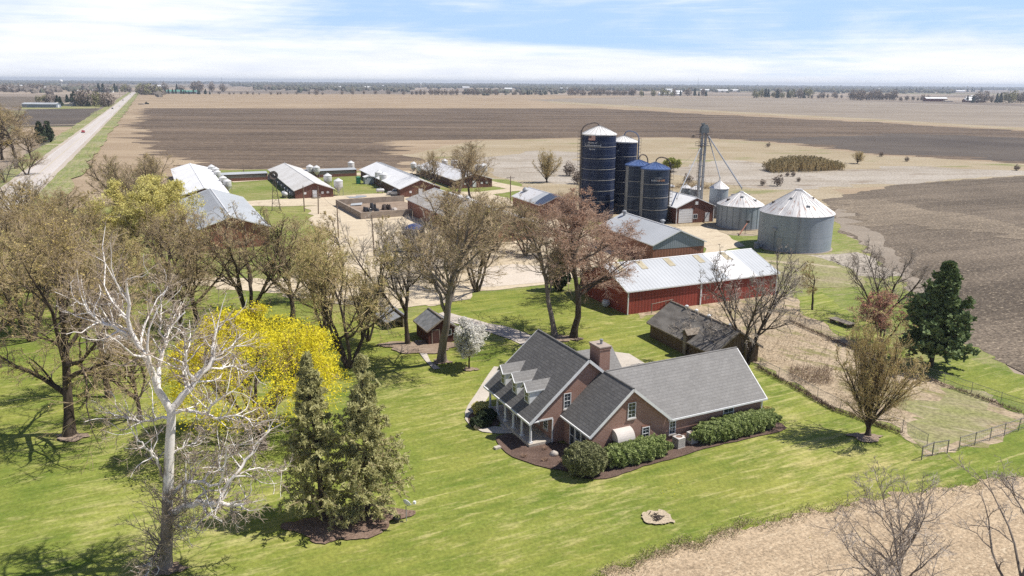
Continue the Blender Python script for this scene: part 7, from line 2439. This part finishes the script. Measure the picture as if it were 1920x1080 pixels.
def build_fences():
    dk = simple('dark_fence_post', (.17, .155, .14), (.24, .22, .20), 3, .8, .2)
    wire_fence('wire_fence', 'chain link fence along the lawn side of the weeds', [(1425, 690), (1500, 728), (1560, 763), (1690, 808), (1738, 836)], 3.1, 1.15, .026, dk)
    wire_fence('wire_fence', 'chain link fence along the far side of the weeds', [(1480, 600), (1575, 640), (1720, 700), (1935, 776)], 3.1, 1.15, .026, dk)
    wire_fence('wire_fence', 'chain link fence at the near corner right of the gate', [(1798, 842), (1850, 826), (1935, 798)], 2.1, 1.2, .038, dk)
    wire_fence('gate', 'short chain link gate standing open at the fence corner', [(1728, 860), (1748, 852), (1776, 848)], 1.1, 1.2, .05, dk, cat='gate')
    wire_fence('rail_fence', 'weathered rail fence along the red barn wall', [(1222, 586), (1290, 570), (1345, 558)], 2.4, 1.3, .06, M_wood, True, False)
    wire_fence('rail_fence', 'grey rail fence beyond the patched metal shed', [(1030, 408), (1062, 412)], 2.0, 1.2, .07, M_wood, True, False)
    wire_fence('roadside_fence', 'dark wire fence beside the highway below the cedars', [(50, 290), (75, 277), (105, 262)], 3.0, 1.4, .05, dk)
    # dark weeds grown along the foot of the fences
    rng = np.random.default_rng(6)
    for lab, pts in (('dark dead weeds along the foot of the far chain link fence', [(1480, 602), (1575, 643), (1720, 704), (1935, 780)]), ('brown dead weeds along the foot of the lawn side fence', [(1420, 688), (1500, 731), (1560, 766), (1690, 812)])):
        P = np.array([at(x, y, LEVEL[0]) for x, y in pts])
        n = 1500
        s = rng.random(n) * (len(P) - 1)
        i = s.astype(int); f = (s - i)[:, None]
        p = P[i] * (1 - f) + P[i + 1] * f + rng.normal(size=(n, 3)) * np.array([.16, .16, 0])
        G, Rr = grow(rng, p, rng.normal(size=(n, 3)) * .5 + np.array([0, 0, 1]), .15 + .3 * rng.random(n), 2, .2, 0, np.full(n, .02), .006)
        m = MB(); m.tubes(G, Rr, 3)
        tag(obj('dead_weeds', m, simple('dead_weed_stems', (.17, .12, .085), (.25, .18, .13), 2, .95)), lab, None, None, 'stuff')
    # scrub in the weed patch
    for k, (lab, x0, x1, y0, y1, n, h, mat) in enumerate((('brown dead brush in the weeds behind the fence', 1480, 1560, 690, 722, 600, .9, simple('dead_brush', (.30, .22, .15), (.38, .285, .20), 1, .95)), ('tall straw weeds between the old shed and the red barn', 1340, 1560, 575, 680, 1700, .4, simple('straw_weeds', (.42, .33, .225), (.33, .25, .16), .6, .95)), ('straw weeds inside the fenced corner', 1560, 1700, 690, 800, 1200, .3, simple('pale_straw', (.46, .365, .255), (.36, .28, .18), .6, .95)))):
        rg = np.random.default_rng(50 + k)
        p = np.array([at(x, y, LEVEL[0]) for x, y in zip(x0 + (x1 - x0) * rg.random(n), y0 + (y1 - y0) * rg.random(n))])
        # keep to the weeds, inside the two fences
        uu = np.array([math.cos(R(-69)), math.sin(R(-69))])
        nn = np.array([-uu[1], uu[0]])
        d0 = (p[:, :2] - at(1425, 690)[:2]) @ nn
        d1 = (p[:, :2] - at(1480, 600)[:2]) @ nn
        p = p[(d0 > .5) & (d1 < -.3)] if k != 1 else p[d0 > .6]
        n = len(p)
        G, Rr = grow(rg, p, rg.normal(size=(n, 3)) * .5 + np.array([0, 0, 1]), h * (.5 + .8 * rg.random(n)), 2, .2, 0, np.full(n, .016), .006)
        m = MB(); m.tubes(G, Rr, 3)
        tag(obj('dry_weeds', m, mat), lab, None, None, 'stuff')
    # rough grass where the mown lawn meets the stubble
    rg = np.random.default_rng(71)
    E = np.array([at(x, y, LEVEL[0]) for x, y in [(1060, 1120), (1190, 1052), (1290, 1022), (1400, 987), (1600, 944), (1930, 892), (2200, 855)]])
    for nm, n, off, h, mt, lab in (('rough_grass', 2600, .3, .12, simple('rough_green_grass', (.24, .27, .09), (.36, .33, .15), .6, .95), 'rough green grass along the edge of the corn stubble'), ('straw_grass', 3600, -.05, .12, simple('straw_grass_blades', (.46, .37, .23), (.36, .28, .16), .6, .95), 'straw coloured grass along the edge of the corn stubble')):
        s = rg.random(n) * (len(E) - 1)
        i = s.astype(int); f = (s - i)[:, None]
        p = E[i] * (1 - f) + E[i + 1] * f
        p[:, 1] += off + rg.normal(size=n) * .45 + .5 * np.sin(p[:, 0] * 1.7) * np.sin(p[:, 0] * .6)
        G, Rr = grow(rg, p, rg.normal(size=(n, 3)) * .7 + np.array([0, 0, 1]), h * (.5 + .9 * rg.random(n)), 2, .2, 0, np.full(n, .02), .006)
        m = MB(); m.tubes(G, Rr, 3)
        tag(obj(nm, m, mt), lab, None, None, 'stuff')
    # low wooden platform
    a, b = at(1553, 598, .5), at(1592, 611, .5)
    d = b - a
    L = np.hypot(*d[:2])
    t = thing('low_platform', 'low weathered wooden platform lying on the grass behind the fence', 'platform', (a[0], a[1], LEVEL[0]), math.atan2(d[1], d[0]))
    m = MB()
    for k in range(5): m.box(0, L, k * .28, k * .28 + .26, .38, .46)
    obj('deck', m, M_wood, t)
    for x in (.3, L / 2, L - .3):
        m = MB(); m.box(x - .1, x + .1, .05, 1.3, 0, .378); obj('bearer', m, M_oldboard, t)
    # white jug thing under the rusty tree, seen by the barn corner
    g = at(1135, 574, LEVEL[0])
    m = MB(); m.lathe([(.02, 0), (.5, .1), (.6, .5), (.4, .95), (.02, 1.0)], 12)
    m.v = [v + np.random.default_rng(2).normal(size=v.shape) * .04 for v in m.v]
    o = obj('white_sack', m, M_feedw()); o.location = g; tag(o, 'white sack on the grass under the rusty budded tree', 'sack')


build_fences()


# ------------------------------------------------------------------ the distance
def far_tree(kind, seed):
    rng = np.random.default_rng(seed)
    mb = MB()
    H = 11.0
    mb.tubes(np.array([[[0, 0, 0], [.1, 0, 4], [0, 0, 8]]], float), np.array([[.35, .25, .1]]), 5, 0)
    n = 620
    if kind == 'evergreen':
        z = rng.random(n) ** .8
        r = (1 - z) * 3.2 * np.sqrt(rng.random(n)) + .1
        a = rng.random(n) * 6.28
        C = np.stack([r * np.cos(a), r * np.sin(a), .6 + z * (H - .6)], 1); s = 1.0
    else:
        u = unit(rng.normal(size=(n, 3))) * (rng.random((n, 1)) ** .45)
        k = 1 + .3 * np.sin(u[:, :1] * 4 + seed) * np.cos(u[:, 1:2] * 3)
        C = u * k * np.array([4.6, 4.6, 5.4]) + np.array([0, 0, 5.6]); C = C[C[:, 2] > .2]; s = .62
        a1, r1 = grow(rng, np.repeat([[0, 0, 3.0]], 14, 0), rng.normal(size=(14, 3)) * .7 + np.array([0, 0, 1]), np.full(14, 6.0), 4, .2, .05, np.full(14, .14), .03)
        mb.tubes(a1, r1, 3, 0)
    bud_quads(rng, mb, C, s, 1, 1, .1, .35)
    mats = {'evergreen': [B_dark, simple('far_evergreen', (.045, .07, .045), (.07, .095, .058), .3, .95)], 'bare': [B_dark, simple('far_bare_twigs', (.25, .20, .16), (.30, .245, .195), .3, .95)], 'budding': [B_dark, simple('far_budding_twigs', (.29, .27, .13), (.24, .23, .115), .3, .95)]}[kind]
    return mb.mesh('far_tree', mats)


def build_far():
    rng = np.random.default_rng(99)
    FT = {k: [far_tree(k, s) for s in (1, 2, 3)] for k in ('evergreen', 'bare', 'budding')}
    nm = {'evergreen': 'far_evergreen_tree', 'bare': 'far_bare_tree', 'budding': 'far_budding_tree'}

    def tree(kind, px, py, h, wf, label, group):
        g = at(px, py)
        o = bpy.data.objects.new(nm[kind], FT[kind][rng.integers(3)])
        COL.objects.link(o)
        o.location = (g[0], g[1], 0); o.rotation_euler = (0, 0, rng.random() * 6.28)
        o.scale = (h / 11 * wf, h / 11 * wf, h / 11)
        tag(o, label, 'tree', group)

    def grove(n, x0, x1, y, dy, mix, h, where):
        for i in range(n):
            x = x0 + (x1 - x0) * (i + rng.random()) / n
            k = rng.choice(list(mix), p=np.array(list(mix.values())) / sum(mix.values()))
            adj = {'evergreen': 'dark evergreen', 'bare': 'brown bare tree', 'budding': 'pale budding tree'}[k]
            tree(k, x, y + dy * (rng.random() - .5), h * (.75 + .75 * rng.random()), (.8 + .7 * rng.random()) if k != 'evergreen' else .8 + .3 * rng.random(), f'{adj} {where}', f'{adj}s {where}')
    grove(16, 150, 212, 199, 5, {'bare': 3, 'budding': .4}, 13, 'in the far farmhouse grove left of the highway')
    grove(7, 104, 168, 198, 4, {'evergreen': 1}, 12, 'beside the far grey shed')
    grove(5, 70, 110, 191, 3, {'bare': 1, 'budding': 1}, 10, 'behind the far grey shed')
    grove(10, 175, 246, 173.5, 1.5, {'evergreen': 1.6, 'bare': 1, 'budding': 1}, 17, 'round the white farm buildings up the highway')
    grove(14, 258, 302, 177, 2.5, {'bare': 1, 'budding': 2}, 17, 'at the far corner of the highway field')
    grove(16, 295, 398, 176.5, 1.6, {'evergreen': 1}, 9, 'in front of the green roofed sheds')
    grove(7, 302, 420, 172, 2, {'bare': 1, 'evergreen': .6}, 20, 'behind the green roofed sheds')
    grove(12, 410, 560, 177.5, 1.5, {'bare': 1}, 6, 'in the hedgerow beyond the tan field')
    grove(10, 560, 770, 177.3, 1.5, {'bare': 1}, 9, 'spaced along the far field edge')
    grove(22, 770, 940, 178.3, 1.0, {'bare': 1}, 11, 'in the long thicket beyond the tan field')
    grove(9, 965, 1022, 178, 1.0, {'evergreen': .7, 'bare': 1}, 10, 'in the small dark wood beyond the field')
    grove(26, 1062, 1190, 179, 1.0, {'bare': 1}, 13, 'in the brown wood behind the tallest silo')
    grove(14, 1196, 1332, 180.5, 1.6, {'evergreen': 1, 'bare': .6, 'budding': 1}, 14, 'round the long white barn')
    grove(16, 1412, 1520, 183.5, 1.6, {'budding': 2, 'evergreen': .7, 'bare': 1}, 17, 'in the budding grove right of the long white barn')
    grove(8, 1520, 1580, 184.5, 1.2, {'bare': 1}, 10, 'trailing from the budding grove')
    grove(16, 1592, 1682, 187.5, 1.6, {'bare': 1}, 15, 'round the small tan roofed house')
    grove(8, 1682, 1745, 189, 1.5, {'bare': 1}, 9, 'between the tan roofed house and the red barn')
    grove(14, 1812, 1925, 192.5, 2, {'bare': 1, 'evergreen': .4, 'budding': .5}, 15, 'round the white farm at the right edge')
    grove(9, 1680, 1730, 173.5, .8, {'evergreen': 1}, 16, 'in the distant dark windbreak')
    grove(10, 1765, 1850, 172.5, .8, {'evergreen': 1}, 16, 'in the distant windbreak of the white farm')
    grove(12, 5, 80, 171.5, 3, {'bare': 1}, 14, 'on the far left plain')
    # low shrubs in the pasture
    for i, (x, y, h) in enumerate(((1458, 349, 3.6), (1476, 331, 1.6), (1487, 331, 1.8), (1497, 341, 1.6), (1430, 348, 2.0), (1290, 346, 3.4), (1652, 294, 2.4), (1700, 303, 2.2), (1906, 320, 2.4), (1068, 330, 5.0), (1082, 345, 4.2), (1440, 276, 2.4), (1300, 258, 2.0))):
        tree('bare', x, y, h, 1.3, 'small bare shrub scattered in the dead pasture', 'small shrubs in the dead pasture')
    # the long willow thicket
    rg = np.random.default_rng(31)
    a, b = at(1440, 321), at(1572, 316)
    n = 2600
    s = rg.random(n)
    p = a + (b - a) * s[:, None]
    p[:, 1] += rg.normal(size=n) * 3.0
    h = (2.3 + 2.2 * np.sin(np.clip(s * 1.15, 0, 1) * math.pi) ** .6) * (.7 + .4 * rg.random(n))
    P, Rr = grow(rg, p - a, rg.normal(size=(n, 3)) * .22 + np.array([0, 0, 1]), h, 3, .12, .02, np.full(n, .05), .02)
    b2, r2 = branch(rg, P, Rr, n=5, t0=.3, ang=25, lr=.45, K=1, wig=.1, trop=.05)
    m = MB(); m.tubes(P, Rr, 3); m.tubes(b2, np.maximum(r2, .018), 3)
    bud_quads(rg, m, b2[:, -1], .35, 1, 1, .2, .3)
    t = thing('willow_thicket', 'long low tan thicket of stems in the pasture behind the grain bins', 'thicket', a)
    obj('stems', m, [TW_tan, leafmat('thicket_buds', (.31, .25, .125), (.25, .20, .10), .2)], t)

    # far buildings
    def house(name, label, px, py, W, L, zE, zR, rz, wall, roof, cat='building', group=None):
        g = at(px, py)
        t = thing(name, label, cat, (g[0], g[1], 0), rz, group)
        b = MB(); b.box(0, W, 0, L, 0, zE)
        v = [(0, 0, zE), (W, 0, zE), (W / 2, 0, zR), (0, L, zE), (W, L, zE), (W / 2, L, zR)]
        b.add(v, [(0, 1, 2), (5, 4, 3)]); obj('wall', b, wall, t)
        r = MB(); o = .5
        dz = o * (zR - zE) / (W / 2)
        r.slab([(-o, L + o, zE - dz + .1), (-o, -o, zE - dz + .1), (W / 2, -o, zR + .1), (W / 2, L + o, zR + .1)], .15)
        r.slab([(W / 2 + .01, L + o, zR + .1), (W / 2 + .01, -o, zR + .1), (W + o, -o, zE - dz + .1), (W + o, L + o, zE - dz + .1)], .15)
        obj('roof', r, roof, t)
        d = MB(); d.box(W * .35, W * .6, -.08, -.01, 0, zE * .75); obj('door', d, M_white if wall is not M_white else M_iron, t)
        return t
    bluegrey = simple('blue_grey_siding', (.20, .23, .28), (.24, .27, .32), .3, .8)
    green = simple('green_metal_roof', (.10, .26, .20), (.13, .30, .235), .1, .6)
    tan = simple('tan_roof', (.42, .36, .28), (.36, .31, .25), .3, .8)
    white = simple('far_white_roof', (.80, .80, .78), (.72, .72, .70), .1, .7)
    darkred = simple('far_dark_red', (.12, .035, .03), (.15, .045, .035), .3, .8)
    X = R(90)
    house('grey_shed', 'long low blue grey shed beside the dark roadside plot', 106, 202, 10, 40, 4.0, 5.6, X, bluegrey, M_roofgrey)
    house('farmhouse', 'low tan house right of the blue grey shed', 137, 199, 8, 22, 3.0, 4.6, X, M_conc2, tan)
    house('white_shed', 'tall white shed among evergreens up the highway', 208, 173.5, 16, 14, 9, 12, X, white, white)
    house('white_shed', 'low white shed left of the tall one up the highway', 193, 172.5, 14, 28, 5, 8, X, white, white)
    house('white_shed', 'small white shed with a dark silo on the far plain', 157, 173, 10, 18, 4, 6, X, white, white)
    g = at(156, 172.5)
    o = obj('far_silo', MB().lathe([(3, 0), (3, 15), (2, 16.5), (.1, 17)], 14), simple('far_dark_silo', (.07, .065, .06), (.1, .09, .08), 1, .7)); o.location = g; tag(o, 'dark silo standing beside the small white shed on the far plain', 'silo')
    house('green_roofed_shed', 'left of two long sheds with pale green roofs beyond the field', 344, 175.5, 18, 44, 5, 9, X, white, green, group='green roofed sheds')
    house('green_roofed_shed', 'right of two long sheds with pale green roofs beyond the field', 368, 175.8, 16, 40, 5, 8, X, bluegrey, green, group='green roofed sheds')
    house('long_white_barn', 'long low white barn in the evergreens right of the grain leg', 1278, 179.5, 20, 62, 5, 8.5, X, white, white)
    house('white_shed', 'white shed rising behind the long low white barn', 1279, 177.2, 20, 34, 8, 12, X, white, white)
    house('far_house', 'small tan roofed house in the brown grove', 1637, 186, 8, 22, 3.4, 7, X, M_conc2, tan)
    house('far_red_barn', 'dark red barn with a white roof standing alone in the far field', 1776, 190.5, 14, 44, 6, 8.5, X, darkred, white)
    house('far_hut', 'pale hut just right of the dark red barn', 1787, 191, 8, 16, 2.6, 3.8, X, M_conc2, tan)
    house('white_farm_shed', 'nearest white roofed shed at the right edge farm', 1848, 192, 14, 40, 4, 7, X, darkred, white, group='white roofed sheds of the right edge farm')
    house('white_farm_shed', 'back white roofed shed at the right edge farm', 1854, 188.5, 16, 38, 7, 11, X, white, white, group='white roofed sheds of the right edge farm')
    house('white_farm_shed', 'left small white roofed shed at the right edge farm', 1829, 188.5, 10, 20, 5, 8, X, white, white, group='white roofed sheds of the right edge farm')
    # specks of far farms and a town
    spots = [(310, 164), (452, 160), (700, 166), (726, 163), (640, 166), (880, 166), (960, 169), (1038, 167.5), (1066, 168.5), (1114, 166), (1262, 170.8), (1330, 171.5), (1365, 172.5), (1385, 172), (1498, 170.5), (1660, 168), (1700, 172.5), (1810, 173), (1900, 169), (540, 162), (40, 164), (62, 161), (95, 169), (30, 170), (1175, 164.5), (1555, 170)]
    for x, y in spots:
        house('far_farm_building', 'tiny white building on the far plain', x, y, 18, 26 + 30 * rng.random(), 6, 10, X, white, white, 'building', 'tiny white buildings on the far plain')
    # water tower
    for px, py, top, lab in ((116.5, 166.5, 149, 'white water tower on the left horizon'), (1813, 170.5, 160.5, 'pale water tower on the right horizon'), (789, 166, 158.2, 'pale water tower on the middle horizon')):
        g = at(px, py)
        dist = np.hypot(g[0], g[1])
        h = EYE - (top - (155 + (px - 960) * math.tan(ROLL))) * dist / FPX
        h = max(25, min(60, h))
        t = thing('water_tower', lab, 'water tower', g, 0, 'water towers')
        r_ = h * .17
        b = MB(); b.lathe([(2.2, 0), (1.6, h * .62), (r_ * .6, h * .70), (r_, h * .80), (r_ * .9, h * .90), (r_ * .5, h * .97), (.1, h)], 18, cap=False); obj('tank', b, white, t, True)
    for px, py, hh in ((1110, 168, 58), (1308, 170, 59), (417, 163, 52)):
        g = at(px, py)
        m = MB(); m.tube([(0, 0, 0), (0, 0, hh)], [1.2, .5], 5)
        o = obj('radio_mast', m, M_steel); o.location = g; tag(o, 'thin radio mast on the far horizon', 'mast', 'thin radio masts on the horizon')
    # far woods
    def woods(name, label, bands, seed, c1, c2):
        rg = np.random.default_rng(seed)
        mb = MB()
        ico = np.array([(0, 0, 1), (.9, 0, .45), (.28, .85, .45), (-.72, .53, .45), (-.72, -.53, .45), (.28, -.85, .45), (.8, .3, -.6), (-.4, .8, -.6), (-.8, -.3, -.6), (.4, -.8, -.6)])
        fc = np.array([(0, 1, 2), (0, 2, 3), (0, 3, 4), (0, 4, 5), (0, 5, 1), (1, 6, 2), (2, 7, 3), (3, 8, 4), (4, 9, 5), (5, 9, 1), (6, 7, 2), (7, 8, 3), (8, 9, 4), (9, 6, 1)])
        for dist, n, x0, x1, size, gaps in bands:
            ang = x0 + (x1 - x0) * rg.random(n)
            keep = np.sin(ang * gaps[0] + gaps[1]) + .6 * np.sin(ang * gaps[0] * 2.7 + 2 * gaps[1]) > gaps[2]
            ang = ang[keep]
            n = len(ang)
            d = dist * (1 + .10 * rg.normal(size=n))
            c = np.stack([ang * d, d, np.zeros(n)], 1)
            s = size * (.6 + .7 * rg.random((n, 1, 1)))
            V = (ico[None] * (1 + .25 * rg.normal(size=(n, 10, 1)))) * s * np.array([1.0, 1.0, .85]) + c[:, None, :] + np.array([0, 0, 1.0]) * s * .55
            F_ = (fc[None] + (np.arange(n) * 10)[:, None, None]).reshape(-1, 3)
            mb.add(V.reshape(-1, 3), F_)
        m = simple(name + '_mass', c1, c2, .012, .95, .05)
        o = obj(name, mb, m)
        tag(o, label, None, None, 'stuff')
    woods('distant_woods', 'far brown and green woods along the horizon', [(2600, 1500, -.8, .8, 7, (9, 1, .75)), (3300, 2600, -.8, .8, 8, (7, 3, .55)), (4200, 5000, -.8, .8, 8.5, (6, 0, .1)), (5600, 7000, -.8, .8, 9, (5, 2, -.2)), (7600, 9000, -.8, .8, 10.5, (4, 1, -.9)), (10500, 9000, -.8, .8, 13, (3, 1, -1.5))], 5, (.16, .14, .11), (.11, .12, .085))
    woods('left_woods', 'brown wood on the left horizon', [(1900, 1200, -.72, -.44, 6, (9, 5, .3)), (2500, 1600, -.8, -.40, 7, (9, 2, .2)), (3400, 2600, -.8, -.3, 9, (6, 2, -.4))], 8, (.20, .165, .135), (.16, .14, .115))


build_far()


# ------------------------------------------------------------------ the air
def build_haze():
    mb = MB(); mb.box(-13500, 13500, -3000, 15500, -1.2, 62)
    m = bpy.data.materials.new('thin_air')
    m.use_nodes = True
    t = m.node_tree
    t.nodes.clear()
    v = t.nodes.new('ShaderNodeVolumePrincipled')
    v.inputs['Color'].default_value = (.80, .88, 1.0, 1)
    v.inputs['Density'].default_value = 0.000105
    v.inputs['Anisotropy'].default_value = 0.25
    o = t.nodes.new('ShaderNodeOutputMaterial')
    t.links.new(v.outputs[0], o.inputs['Volume'])
    tag(obj('haze', mb, m), 'thin pale blue haze over the far fields', None, None, 'stuff')


build_haze()
